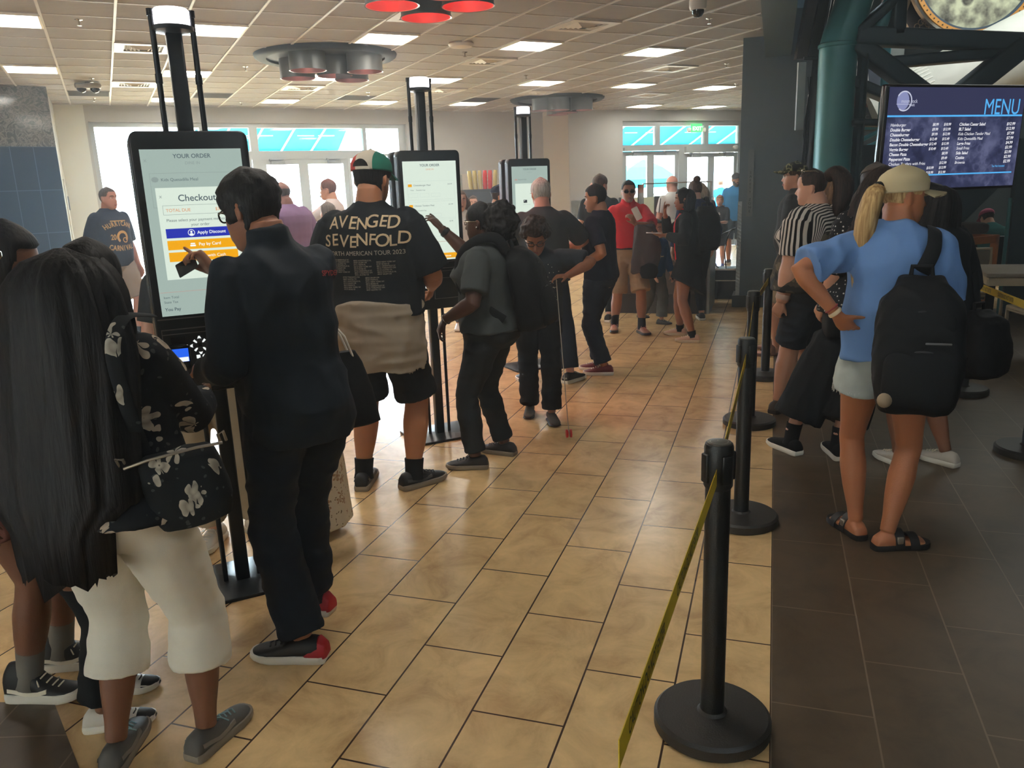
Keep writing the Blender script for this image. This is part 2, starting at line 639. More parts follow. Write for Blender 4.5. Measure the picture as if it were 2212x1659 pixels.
# cameras and alarm
M_camw = mat('camera_housing', (150, 146, 138), 0.45)
M_blackg = mat('black_gloss', (14, 15, 17), 0.15, var=0.0)
r = empty('twin_camera', label='twin-lens grey security camera on ceiling at upper left', cat='camera')
MB().lathe([(0.03, 0), (0.03, -0.02)], 12).build('mount', M_camw, r)
MB().rbox((0, 0, -0.055), (0.34, 0.16, 0.07), 0.03).build('housing', M_camw, r)
for s in (-1, 1):
    a = MB()
    a.lathe([(0.065, -0.085), (0.062, -0.11), (0.04, -0.14), (0.005, -0.15)], 20, c=(s * 0.085, 0, 0))
    a.build('lens', M_blackg, r)
on_ceiling(r, -6.5, 7.4)
r = empty('dome_camera', label='white dome security camera on ceiling near the top right', cat='camera')
MB().lathe([(0.085, 0.0), (0.085, -0.06), (0.075, -0.085), (0.06, -0.09)], 24).build('housing', mat('camera_white', (206, 200, 188), 0.4), r)
MB().lathe([(0.06, -0.088), (0.056, -0.12), (0.036, -0.148), (0.004, -0.158)], 24).build('dome', M_blackg, r)
on_ceiling(r, 2.27, -3.67)
r = empty('smoke_alarm', label='flat round white smoke alarm on ceiling beside the drum ring', cat='smoke alarm')
MB().lathe([(0.14, 0.0), (0.15, -0.02), (0.13, -0.05), (0.06, -0.06)], 28).build('cover', mat('camera_white', (206, 200, 188), 0.4), r)
on_ceiling(r, 0.05, 0.64)

# ---- drum lamp clusters
M_drum = mat('drum_shade_grey', (104, 106, 104), 0.4, metal=0.3, var=0.04)
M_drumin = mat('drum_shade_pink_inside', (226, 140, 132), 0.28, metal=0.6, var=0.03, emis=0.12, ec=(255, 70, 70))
M_ringm = mat('recess_ring', (30, 34, 36), 0.6, spec=0.1)  # shade on the thin flange is put into this dark colour
M_recess = mat('hole_shade_black', (24, 27, 29), 0.6)  # shade inside the ceiling hole, given as colour
M_drumin2 = mat('drum_shade_rose_inside', (186, 150, 146), 0.28, metal=0.7, var=0.03)
M_bulb = mat('red_bulb', (255, 90, 80), 0.4, var=0.0, emis=1.3, ec=(255, 110, 104))
M_bulb2 = mat('rose_bulb', (255, 200, 190), 0.4, var=0.0, emis=2.2, ec=(255, 200, 192))
def drum_cluster(cx, cy, rad, drums, label, power, red=False):
    r = empty('drum_lamp_cluster', (cx, cy, CEIL), label=label, cat='ceiling lamp', group='round clusters of drum lamps')
    MB().lathe([(rad - 0.14, -0.016), (rad - 0.14, -0.05), (rad - 0.04, -0.055), (rad, -0.03), (rad + 0.01, -0.001)], 64, cap=False).build('ring', M_ringm, r)
    MB().lathe([(rad - 0.13, -0.014), (rad - 0.13, -0.022)], 64).build('shade_disc', M_recess, r)  # flat dark disc, painted shade instead of an open ceiling hole
    for x, y, zb in drums:
        q = (x - cx, y - cy, 0)
        zz = zb - CEIL
        a = MB()
        a.lathe([(0.215, -0.004), (0.215, zz), (0.222, zz - 0.004), (0.222, zz + 0.006)], 40, c=q, cap=False)
        d = a.build('drum_shade', M_drum, r)
        MB().lathe([(0.2145, zz - 0.002), (0.208, zz), (0.206, -0.03), (0.001, -0.03)], 40, c=q, cap=False).build('liner', M_drumin if red else M_drumin2, d)
        MB().ball((q[0], q[1], -0.075), (0.045, 0.045, 0.05), 14).build('bulb', M_bulb if red else M_bulb2, d)
        ld = bpy.data.lights.new('drum_glow', 'SPOT')
        ld.energy = power
        ld.color = (1.0, 0.22, 0.16)
        ld.spot_size = R(95)
        ld.spot_blend = 0.8
        ld.shadow_soft_size = 0.1
        lo = bpy.data.objects.new('drum_glow', ld)
        lo.location = (q[0], q[1], zz + 0.02)
        COL.objects.link(lo)
        lo.parent = d
drum_cluster(-2.15, 10.55, 0.86, [(-2.30, 10.15, 3.09), (-2.545, 10.64, 3.07), (-2.075, 10.60, 3.08), (-1.66, 10.42, 3.09), (-1.92, 10.92, 3.06)], 'round dark ring of five grey drum lamps above the left doors', 6)
drum_cluster(1.10, 16.5, 0.92, [(0.80, 16.1, 3.07), (1.08, 16.0, 3.06), (1.28, 16.5, 3.05), (1.12, 16.9, 3.05), (1.55, 16.2, 3.06)], 'far round cluster of grey drum lamps above the third kiosk', 14)
drum_cluster(-0.48, 6.95, 0.86, [(-0.85, 6.95, 3.09), (-0.245, 7.12, 3.10), (-0.40, 6.66, 3.10), (-0.62, 7.4, 3.08), (-0.78, 6.5, 3.08)], 'red-lined drum lamps cut off by the top edge', 10, True)

# ---- walls
tL = (V2(B_) - V2(A_)).normalized()
oL = Vector((-tL.y, tL.x, 0))
def WL(u, z, d=0.0):
    p = V2(A_) + tL * u + oL * d
    return Vector((p.x, p.y, z))
tR = (V2(B2_) - V2(A2_)).normalized()
oR = Vector((-tR.y, tR.x, 0))
def WR(u, z, d=0.0):
    p = V2(A2_) + tR * u + oR * d
    return Vector((p.x, p.y, z))
def slab(mb, fn, u0, u1, z0, z1, d0, d1):
    mb.loft([[fn(u0, z0, d0), fn(u1, z0, d0), fn(u1, z0, d1), fn(u0, z0, d1)], [fn(u0, z1, d0), fn(u1, z1, d0), fn(u1, z1, d1), fn(u0, z1, d1)]])
TH = 0.28
mb = MB()
slab(mb, WL, 0.46, 0.505, 0, 3.6, 0, TH)
slab(mb, WL, 0.505, 6.52, 3.04, 3.6, 0, TH)
slab(mb, WL, 6.52, 9.945, 0, 3.6, 0, TH)
struct(mb.build('wall_back', M_wall, smooth=False))
mb = MB()
slab(mb, WL, -0.3, 0.46, 0, 3.6, -0.006, TH)
struct(mb.build('wall_tile', M_whitetile, smooth=False))
mb = MB()
slab(mb, WR, -0.02, 1.387, 0, 3.6, 0, TH)
slab(mb, WR, 1.387, 5.3, 3.077, 3.6, 0, TH)
slab(mb, WR, 5.3, 6.6, 0, 3.6, 0, TH)
struct(mb.build('wall_right', M_wall, smooth=False))
def wallseg(name, p, q, z0, z1, m, th=0.15, out=1):
    p, q = V2(p), V2(q)
    t = (q - p).normalized()
    n = Vector((-t.y, t.x, 0)) * (th * out)
    mb = MB()
    mb.loft([[p, q, q + n, p + n], [x + Vector((0, 0, z1 - z0)) for x in (p, q, q + n, p + n)]])
    for i, v in enumerate(mb.v):
        mb.v[i] = (v[0], v[1], v[2] + z0)
    return struct(mb.build(name, m, smooth=False))
wallseg('wall_jog', B_, A2_, 0, 3.6, M_wall2, 0.2, 1)
wallseg('wall_side', C_, A_, 0, 3.6, M_whitetile, 0.2, 1)
# dark glossy tiled wall at far left
def darktile():
    m, nt, b, tc, N = nodes('blue_gloss_tile', rough=0.12)
    L = nt.links
    br = N('TexBrick', offset=0.0)
    for k, v in (('Scale', 1.0), ('Mortar Size', 0.006), ('Brick Width', 0.30), ('Row Height', 0.62)):
        br.inputs[k].default_value = v
    br.inputs['Color1'].default_value = rgb(30, 52, 76)
    br.inputs['Color2'].default_value = rgb(36, 60, 86)
    br.inputs['Mortar'].default_value = rgb(74, 96, 118)
    L.new(tc.outputs['Object'], br.inputs['Vector'])
    v = N('TexNoise')
    v.inputs['Scale'].default_value = 9.0
    v.inputs['Detail'].default_value = 3
    v.inputs['Distortion'].default_value = 2.2
    L.new(tc.outputs['Object'], v.inputs['Vector'])
    r = ramp(nt, v.outputs['Fac'], [(0.42, rgb(70, 76, 80)), (0.5, rgb(128, 128, 122)), (0.58, rgb(88, 90, 90))])  # mottled grey upper band: ceiling reflection put into the colour
    sp = N('SeparateXYZ')
    L.new(tc.outputs['Object'], sp.inputs[0])
    gt = N('Math', operation='GREATER_THAN')
    L.new(sp.outputs['Y'], gt.inputs[0])
    gt.inputs[1].default_value = 2.48
    mx = N('Mix', data_type='RGBA')
    L.new(gt.outputs[0], mx.inputs['Factor'])
    L.new(br.outputs['Color'], mx.inputs['A'])
    L.new(r.outputs['Color'], mx.inputs['B'])
    L.new(mx.outputs['Result'], b.inputs['Base Color'])
    return m
_t = (V2(D_) - V2(C_)).normalized()
mb = MB()
_len = (V2(D_) - V2(C_)).length
mb.loft([[Vector((0, 0, -0.15)), Vector((_len, 0, -0.15)), Vector((_len, 0, 0)), Vector((0, 0, 0))], [Vector((0, 3.5, -0.15)), Vector((_len, 3.5, -0.15)), Vector((_len, 3.5, 0)), Vector((0, 3.5, 0))]])
o = mb.build('wall_left', darktile(), smooth=False)
o.matrix_world = frame(V2(C_), _t, (0, 0, 1))
struct(o)
wallseg('wall_left_near', D_, (-10.2, -5.5), 0, 3.6, M_wall2, 0.15, -1)
wallseg('wall_behind', (-10.3, -5.5), (15.5, -5.5), 0, 7.2, M_wall2, 0.15, -1)
# small things on the white side wall
mb = MB()
_ts = (V2(A_) - V2(C_)).normalized()
_ns = Vector((_ts.y, -_ts.x, 0))
def WS(u, z, d=0.0):
    p = V2(C_) + _ts * u + _ns * d
    return Vector((p.x, p.y, z))
slab(mb, WS, 1.15, 1.42, 1.0, 2.05, 0.002, 0.02)
o = mb.build('access_panel', M_whitetile, smooth=False)
tag(o, 'tall narrow white access panel on the white side wall at left', 'panel')
mb = MB()
slab(mb, WS, 1.62, 1.80, 1.55, 1.78, 0.002, 0.03)
o = mb.build('card_reader', mat('reader_grey', (84, 96, 110), 0.4), smooth=False)
tag(o, 'small grey wall plate beside the white access panel', 'wall plate')

# ---- frames, windows and doors of the left opening
def posts(fn, items, d0, d1):
    a = MB()
    for u0, u1, z0, z1 in items:
        slab(a, fn, u0, u1, z0, z1, d0, d1)
    return a
def pane(fn, u0, u1, z0, z1, d, parent, name='glass_pane'):
    a = MB()
    slab(a, fn, u0, u1, z0, z1, d, d + 0.008)
    return a.build(name, M_glass, parent, smooth=False)
w = posts(WL, [(0.505, 0.585, 0, 3.04), (2.35, 2.45, 0, 2.96), (0.585, 2.35, 0.10, 0.18), (0.505, 6.52, 2.96, 3.04), (0.585, 2.35, 0, 0.1)], 0.10, 0.22).build('window_1', M_frame, smooth=False)
struct(w)
pane(WL, 0.585, 2.35, 0.18, 2.96, 0.15, w)
w = posts(WL, [(3.27, 3.415, 0, 2.96), (5.57, 5.64, 0, 2.96), (2.45, 3.27, 2.42, 2.52), (3.415, 5.57, 2.42, 2.52)], 0.10, 0.22).build('window_2', M_frame, smooth=False)
struct(w)
pane(WL, 2.45, 3.27, 2.52, 2.96, 0.15, w)
pane(WL, 3.415, 5.57, 2.52, 2.96, 0.15, w)
w = posts(WL, [(6.36, 6.52, 0, 2.96), (5.64, 6.36, 0, 0.12), (5.64, 6.36, 2.40, 2.45)], 0.10, 0.22).build('window_3', M_frame, smooth=False)
struct(w)
pane(WL, 5.64, 6.36, 0.12, 2.40, 0.15, w)
pane(WL, 5.64, 6.36, 2.45, 2.96, 0.15, w)
M_closer = mat('closer_grey', (150, 156, 158), 0.4, metal=0.3)
def leaf(name, fn, u0, u1, z1, closer_u, rail=0.095, bottom=0.25, hinge=0):
    a = posts(fn, [(u0, u0 + rail, 0.01, z1), (u1 - rail, u1, 0.01, z1), (u0 + rail, u1 - rail, z1 - rail, z1), (u0 + rail, u1 - rail, 0.01, bottom)], 0.12, 0.17)
    d = a.build(name, M_frame, smooth=False)
    struct(d)
    pane(fn, u0 + rail, u1 - rail, bottom, z1 - rail, 0.14, d)
    c = posts(fn, [(closer_u - 0.13, closer_u + 0.13, z1 - 0.10, z1 - 0.03), (closer_u - 0.16, closer_u - 0.13, z1 - 0.02, z1 + 0.01), (closer_u - 0.15, closer_u + 0.12, z1 - 0.012, z1 + 0.003)], 0.03, 0.12)
    c.build('door_closer', M_closer, d, smooth=False)
    h = MB()
    uh = u1 - rail / 2 if hinge == 0 else u0 + rail / 2
    h.tube([fn(uh, 0.9, 0.12), fn(uh, 0.9, 0.06), fn(uh, 1.25, 0.06), fn(uh, 1.25, 0.12)], 0.012, 8)
    h.build('door_handle', M_chrome, d)
    return d
leaf('door_1', WL, 3.44, 4.27, 2.36, 3.75)
d2 = leaf('door_2', WL, 4.27, 5.20, 2.36, 4.9, hinge=1)
leaf('door_3', WL, 2.47, 3.26, 2.36, 2.8)
w = posts(WL, [(3.415, 3.44, 0, 2.42), (5.20, 5.57, 0, 0.1), (5.2, 5.26, 0, 2.42), (5.26, 5.57, 2.36, 2.42), (3.44, 5.2, 2.36, 2.42), (2.45, 3.27, 2.36, 2.42)], 0.105, 0.2).build('trim_2', M_frame, smooth=False)
struct(w)
pane(WL, 5.26, 5.57, 0.1, 2.36, 0.15, w)
a = MB()
disc(a, lambda u, z: WL(u, z, 0.13), 4.70, 1.62, 0.155, 32, 0.055)
a.build('oval_sticker', mat('sticker_blue', (70, 100, 130), 0.5), d2, smooth=False)
a = MB()
put_text(a, lambda u, z: WL(u, z, 0.127), 'WELCOME', 4.70, 1.60, 0.05, align='CENTER', bold=0.01)
a.v and None

# ---- right opening
w = posts(WR, [(1.387, 1.45, 0, 3.077), (1.45, 5.3, 2.965, 3.077), (2.36, 2.48, 2.52, 2.965), (3.76, 3.89, 2.52, 2.965), (1.45, 5.3, 2.475, 2.53), (3.03, 3.19, 0, 2.475), (4.80, 4.95, 0, 2.965)], 0.10, 0.22).build('window_4', M_frame, smooth=False)
struct(w)
pane(WR, 1.45, 2.36, 2.53, 2.965, 0.15, w)
pane(WR, 2.48, 3.76, 2.53, 2.965, 0.15, w)
pane(WR, 3.89, 4.80, 2.53, 2.965, 0.15, w)
pane(WR, 4.95, 5.3, 0.0, 2.475, 0.15, w)
leaf('door_4', WR, 1.46, 2.23, 2.38, 1.85)
leaf('door_5', WR, 2.23, 3.02, 2.38, 2.75, hinge=1)
leaf('door_6', WR, 3.20, 4.00, 2.32, 3.5)
leaf('door_7', WR, 4.00, 4.79, 2.32, 4.5, hinge=1)
w = posts(WR, [(1.45, 3.03, 2.40, 2.475), (3.19, 4.80, 2.33, 2.475)], 0.02, 0.2).build('trim_3', M_frame, smooth=False)
struct(w)
# exit sign
r = empty('exit_sign', label='green lit EXIT sign hanging over the right-hand doors', cat='exit sign')
a = MB()
slab(a, WR, 3.28, 3.58, 2.80, 3.00, -0.06, -0.02)
a.build('housing', mat('exit_green', (60, 190, 100), 0.4, var=0, emis=0.7, ec=(70, 220, 110)), r, smooth=False)
a = MB()
put_text(a, lambda u, z: WR(u, z, -0.064), 'EXIT', 3.43, 2.845, 0.13, align='CENTER', bold=0.015)
a.build('lettering', mat('exit_white', (230, 255, 235), 0.4, var=0, emis=1.2), r, smooth=False)
a = MB()
for s in (-1, 1):
    a.rbox(WR(3.43 + s * 0.22, 2.86, -0.04), (0.10, 0.10, 0.11), 0.03)
a.build('lamp_head', mat('exit_body', (205, 205, 200), 0.4), r)
# motion sensor beside pillar
r = empty('door_sensor', WR(4.62, 2.44, -0.03), label='small white door sensor over the far right doors', cat='sensor')
MB().ball((0, 0, 0), (0.07, 0.05, 0.055), 16).build('housing', mat('exit_body', (205, 205, 200), 0.4), r)

# ---- diamond-plate wainscot and lower cream panel on right wall
def diamond():
    m, nt, b, tc, N = nodes('diamond_plate', rough=0.28, metal=0.85)
    b.inputs['Base Color'].default_value = rgb(170, 176, 176)
    v = N('TexVoronoi')
    v.inputs['Scale'].default_value = 26
    v.inputs['Randomness'].default_value = 0.0
    mp = N('Mapping')
    mp.inputs['Rotation'].default_value = (R(45), R(45), R(45))
    nt.links.new(tc.outputs['Object'], mp.inputs['Vector'])
    nt.links.new(mp.outputs['Vector'], v.inputs['Vector'])
    bp = N('Bump')
    bp.inputs['Strength'].default_value = 0.8
    bp.inputs['Distance'].default_value = 0.01
    nt.links.new(v.outputs['Distance'], bp.inputs['Height'])
    nt.links.new(bp.outputs['Normal'], b.inputs['Normal'])
    return m
M_diamond = diamond()
mb = MB()
slab(mb, WR, 0.0, 1.38, 0.0, 1.31, -0.012, -0.002)
struct(mb.build('wall_wainscot', M_diamond, smooth=False))
_tj = (V2(A2_) - V2(B_)).normalized()
_nj = Vector((_tj.y, -_tj.x, 0))
def WJ(u, z, d=0.0):
    p = V2(B_) + _tj * u - _nj * d
    return Vector((p.x, p.y, z))
mb = MB()
slab(mb, WL, 6.9, 9.90, 0.0, 1.99, -0.012, -0.001)
struct(mb.build('wall_lower', M_wall2, smooth=False))

# ---- pillar, header
PX = Vector((3.003, 10.465, 0))
def PF(u, z, d=0.0):
    p = PX + UX * u + UY * d
    return Vector((p.x, p.y, z))
mb = MB()
slab(mb, PF, 0, 0.93, 0, 3.6, 0, 0.4)
struct(mb.build('column_1', M_grey, smooth=False))
mb = MB()
slab(mb, PF, -0.045, 0.96, 0, 0.15, -0.045, 0.44)
struct(mb.build('baseboard_right', M_base, smooth=False))
mb = MB()
slab(mb, PF, -0.006, 0.045, 0.15, 1.36, -0.006, 0.0)
slab(mb, PF, -0.006, 0.0, 0.15, 1.36, -0.006, 0.05)
o = mb.build('corner_guard', M_diamond, smooth=False)
tag(o, 'diamond-plate metal corner guard on the dark pillar', 'corner guard')
r = empty('safety_zone_plaque', label='tall narrow grey SAFETY ZONE plaque on the dark pillar', cat='sign')
a = MB()
_pl = [(0.105, 1.17), (0.175, 1.17), (0.175, 1.96), (0.168, 1.99), (0.14, 2.005), (0.112, 1.99), (0.105, 1.96)]
a.prism(_pl, lambda u, z, d: PF(u, z, d), -0.001, -0.02)
a.build('board', mat('plaque_grey', (112, 116, 116), 0.4, metal=0.3), r, smooth=False)
a = MB()
for k, ch in enumerate('SAFETY ZONE'):
    put_text(a, lambda u, z: PF(u, z, -0.0215), ch, 0.14, 1.70 - 0.048 * k, 0.045, align='CENTER', bold=0.01)
a.build('lettering', mat('plaque_ink', (38, 42, 44), 0.5), r, smooth=False)
mb = MB()
mb.loft([[V2(hdr(-5.5), 3.07), V2(hdr(-5.5, 0.12), 3.07), V2(hdr(-5.5, 0.12), 7.2), V2(hdr(-5.5), 7.2)],
         [V2(hdr(10.85), 3.07), V2(hdr(10.85, 0.12), 3.07), V2(hdr(10.85, 0.12), 7.2), V2(hdr(10.85), 7.2)]])
struct(mb.build('beam_header', M_hdr, smooth=False))
# hall shell
wallseg('wall_hall', S0_, B2_, 0, 7.2, M_darkw, 0.2, -1)
mb = MB()
slab(mb, PF, 0.15, 0.93, 3.6, 7.2, 0.1, 0.4)
struct(mb.build('wall_hall_upper', M_darkw, smooth=False))
wallseg('wall_hall_back', (6.6, 18.2), (15.5, 18.2), 0, 7.2, M_darkw, 0.2, 1)
wallseg('wall_hall_right', (15.5, 18.2), (15.5, -5.5), 0, 7.2, M_darkw, 0.2, 1)
mb = MB()
mb.loft([[V2(p, 7.2) for p in (hdr(-5.5, -0.1), (15.6, -5.5), (15.6, 18.4), (5.8, 18.4), (2.9, 10.6))], [V2(p, 7.35) for p in (hdr(-5.5, -0.1), (15.6, -5.5), (15.6, 18.4), (5.8, 18.4), (2.9, 10.6))]])
struct(mb.build('ceiling_hall', mat('hall_ceiling', (206, 210, 204), 0.8), smooth=False))

# ---- outside: ground, awnings, umbrellas, palms, stone wall
mb = MB()
mb.quad(Vector((-60, 8, -0.3)), Vector((60, 8, -0.3)), Vector((60, 90, -0.3)), Vector((-60, 90, -0.3)))
struct(mb.build('ground', M_concrete, smooth=False))
mb = MB()
slab(mb, WL, -6, 16, -0.29, -0.01, TH, 22)
struct(mb.build('ground_patio', M_concrete, smooth=False))
def canvas():
    m = bpy.data.materials.new('cyan_canvas')
    m.use_nodes = True
    nt = m.node_tree
    b = nt.nodes['Principled BSDF']
    b.inputs['Base Color'].default_value = rgb(30, 150, 175)
    b.inputs['Roughness'].default_value = 0.7
    t = nt.nodes.new('ShaderNodeBsdfTranslucent')
    t.inputs['Color'].default_value = rgb(30, 160, 180)
    mx = nt.nodes.new('ShaderNodeMixShader')
    mx.inputs[0].default_value = 0.4
    nt.links.new(b.outputs[0], mx.inputs[1])
    nt.links.new(t.outputs[0], mx.inputs[2])
    nt.links.new(mx.outputs[0], nt.nodes['Material Output'].inputs[0])
    return m
M_canvas = canvas()
M_white = mat('white_metal', (235, 238, 238), 0.4, var=0)
def awning(fn, u0, u1, nrib, label, slant):
    r = empty('awning', label=label, cat='awning')
    a = MB()
    a.loft([[fn(u0, 3.55, TH + 0.02), fn(u1, 3.55, TH + 0.02), fn(u1, 3.54, TH + 0.02), fn(u0, 3.54, TH + 0.02)],
            [fn(u0, 2.62, 1.9), fn(u1, 2.62, 1.9), fn(u1, 2.61, 1.9), fn(u0, 2.61, 1.9)],
            [fn(u0, 2.40, 1.92), fn(u1, 2.40, 1.92), fn(u1, 2.40, 1.91), fn(u0, 2.40, 1.91)]])
    a.build('canopy', M_canvas, r, smooth=False)
    a = MB()
    for k in range(nrib + 1):
        u = u0 + (u1 - u0) * k / nrib
        a.tube([fn(u + slant, 3.48, TH + 0.05), fn(u, 2.58, 1.86)], 0.02, 8)
    a.tube([fn(u0, 2.60, 1.84), fn(u1, 2.60, 1.84)], 0.02, 8)
    a.build('rib_frame', M_white, r)
    a = MB()
    for k in range(nrib):
        for q in (0.3, 0.62):
            u = u0 + (u1 - u0) * (k + q) / nrib
            zz = 3.48 + (2.58 - 3.48) * (0.45 + 0.2 * ((k + int(q * 10)) % 2))
            a.tube([fn(u - 0.18, zz, TH + 0.95), fn(u + 0.18, zz, TH + 0.95)], 0.012, 6)
    a.build('cross_bars', M_white, r)
awning(WL, 2.3, 5.62, 5, 'cyan canvas awning seen through the glass above the left doors', 0.3)
awning(WR, 0.9, 6.3, 6, 'cyan canvas awning seen through the glass above the right doors', 0.55)
M_umb = mat('umbrella_blue', (30, 150, 200), 0.6)
def umbrella(x, y, z, rad, label):
    r = empty('patio_umbrella', (x, y, -0.01), label=label, cat='umbrella', group='blue patio umbrellas outside')
    a = MB()
    prof = [(0.03, z + 0.62), (rad * 0.5, z + 0.38), (rad, z), (rad - 0.01, z - 0.26)]
    a.lathe(prof, 8, cap=False)
    a.build('canopy', M_canvas, r, smooth=False)
    MB().tube([(0, 0, 0), (0, 0, z + 0.6)], 0.025, 10).build('pole', M_white, r)
    MB().lathe([(0.3, 0), (0.3, 0.08), (0.05, 0.1)], 20).build('base', M_base, r)
umbrella(4.5, 26.5, 1.78, 1.35, 'near blue patio umbrella outside the right doors')
umbrella(4.9, 33.0, 1.75, 1.6, 'farther blue patio umbrella outside, left through the door glass')
def stone_mat():
    m, nt, b, tc, N = nodes('pale_stone', rough=0.9)
    v = N('TexVoronoi')
    v.inputs['Scale'].default_value = 2.2
    nt.links.new(tc.outputs['Object'], v.inputs['Vector'])
    r = ramp(nt, v.outputs['Distance'], [(0.0, rgb(150, 140, 126)), (0.5, rgb(196, 186, 168)), (0.8, rgb(96, 90, 82))])
    nt.links.new(r.outputs['Color'], b.inputs['Base Color'])
    return m
mb = MB()
mb.box((7.5, 37.5, 0.45), (9, 0.6, 1.5))
o = mb.build('stone_wall', stone_mat(), smooth=False)
tag(o, 'low pale stone wall outside beyond the umbrellas', 'wall')
M_trunk = mat('palm_trunk', (176, 156, 120), 0.9, var=0.3, scale=10, bump=0.6, bscale=12)
M_frond = mat('palm_frond', (150, 160, 70), 0.7, var=0.3)
for x, y, h, lab in [(9.3, 34, 3.4, 'pale palm tree outside, left one through the far right door'), (13.2, 38, 3.0, 'pale palm tree outside, right one through the far right door')]:
    r = empty('palm_tree', (x, y, -0.3), label=lab, cat='tree', group='palms outside')
    MB().tube([(0, 0, 0), (0.05, 0, h * 0.5), (0.0, 0, h)], [0.2, 0.16, 0.13], 10).build('trunk', M_trunk, r)
    a = MB()
    for k in range(14):
        an = k * 2 * PI / 14 + 0.2
        L_ = 1.7 + 0.3 * (k % 3)
        pr = []
        for q in range(7):
            t = q / 6
            c = Vector((math.cos(an) * L_ * t, math.sin(an) * L_ * t, h + 0.7 * math.sin(t * 2.2) - 0.9 * t * t))
            w_ = 0.26 * math.sin(PI * min(0.97, t + 0.06))
            s_ = Vector((-math.sin(an), math.cos(an), 0)) * w_
            pr.append([c - s_ - Vector((0, 0, 0.06)), c + Vector((0, 0, 0.02)), c + s_ - Vector((0, 0, 0.06)), c - Vector((0, 0, 0.02))])
        a.loft(pr)
    a.build('fronds', M_frond, r)
# ================================================================= ORDER KIOSKS
M_kblack = mat('kiosk_black', (30, 33, 37), 0.35, var=0.06)
M_kpole = mat('kiosk_pole', (34, 37, 40), 0.3, metal=0.3, var=0.05)
M_kedge = mat('kiosk_edge', (120, 112, 110), 0.35, metal=0.4)
M_kside = mat('kiosk_side_panel', (150, 154, 156), 0.2, metal=0.7)
M_klight = mat('kiosk_lamp', (250, 245, 255), 0.4, var=0, emis=1.5)
def scr(name, c, e=1.0):
    return mat(name, (0, 0, 0), 0.25, var=0, emis=e * 0.5, ec=c, spec=0.3)
S_dim = scr('screen_dim', (158, 176, 168))
S_white = scr('screen_white', (214, 228, 214))
S_text = scr('screen_ink', (84, 98, 104))
S_faint = scr('screen_faint', (138, 152, 148))
S_blue = scr('screen_blue', (40, 52, 170))
S_orange = scr('screen_orange', (236, 166, 20))
S_w2 = scr('screen_pure', (240, 246, 242))
S_or2 = scr('screen_orange_ink', (216, 156, 110))
S_term = scr('terminal_blue', (40, 100, 235))
S_dark = scr('screen_dark', (40, 48, 54))
KF = -0.1
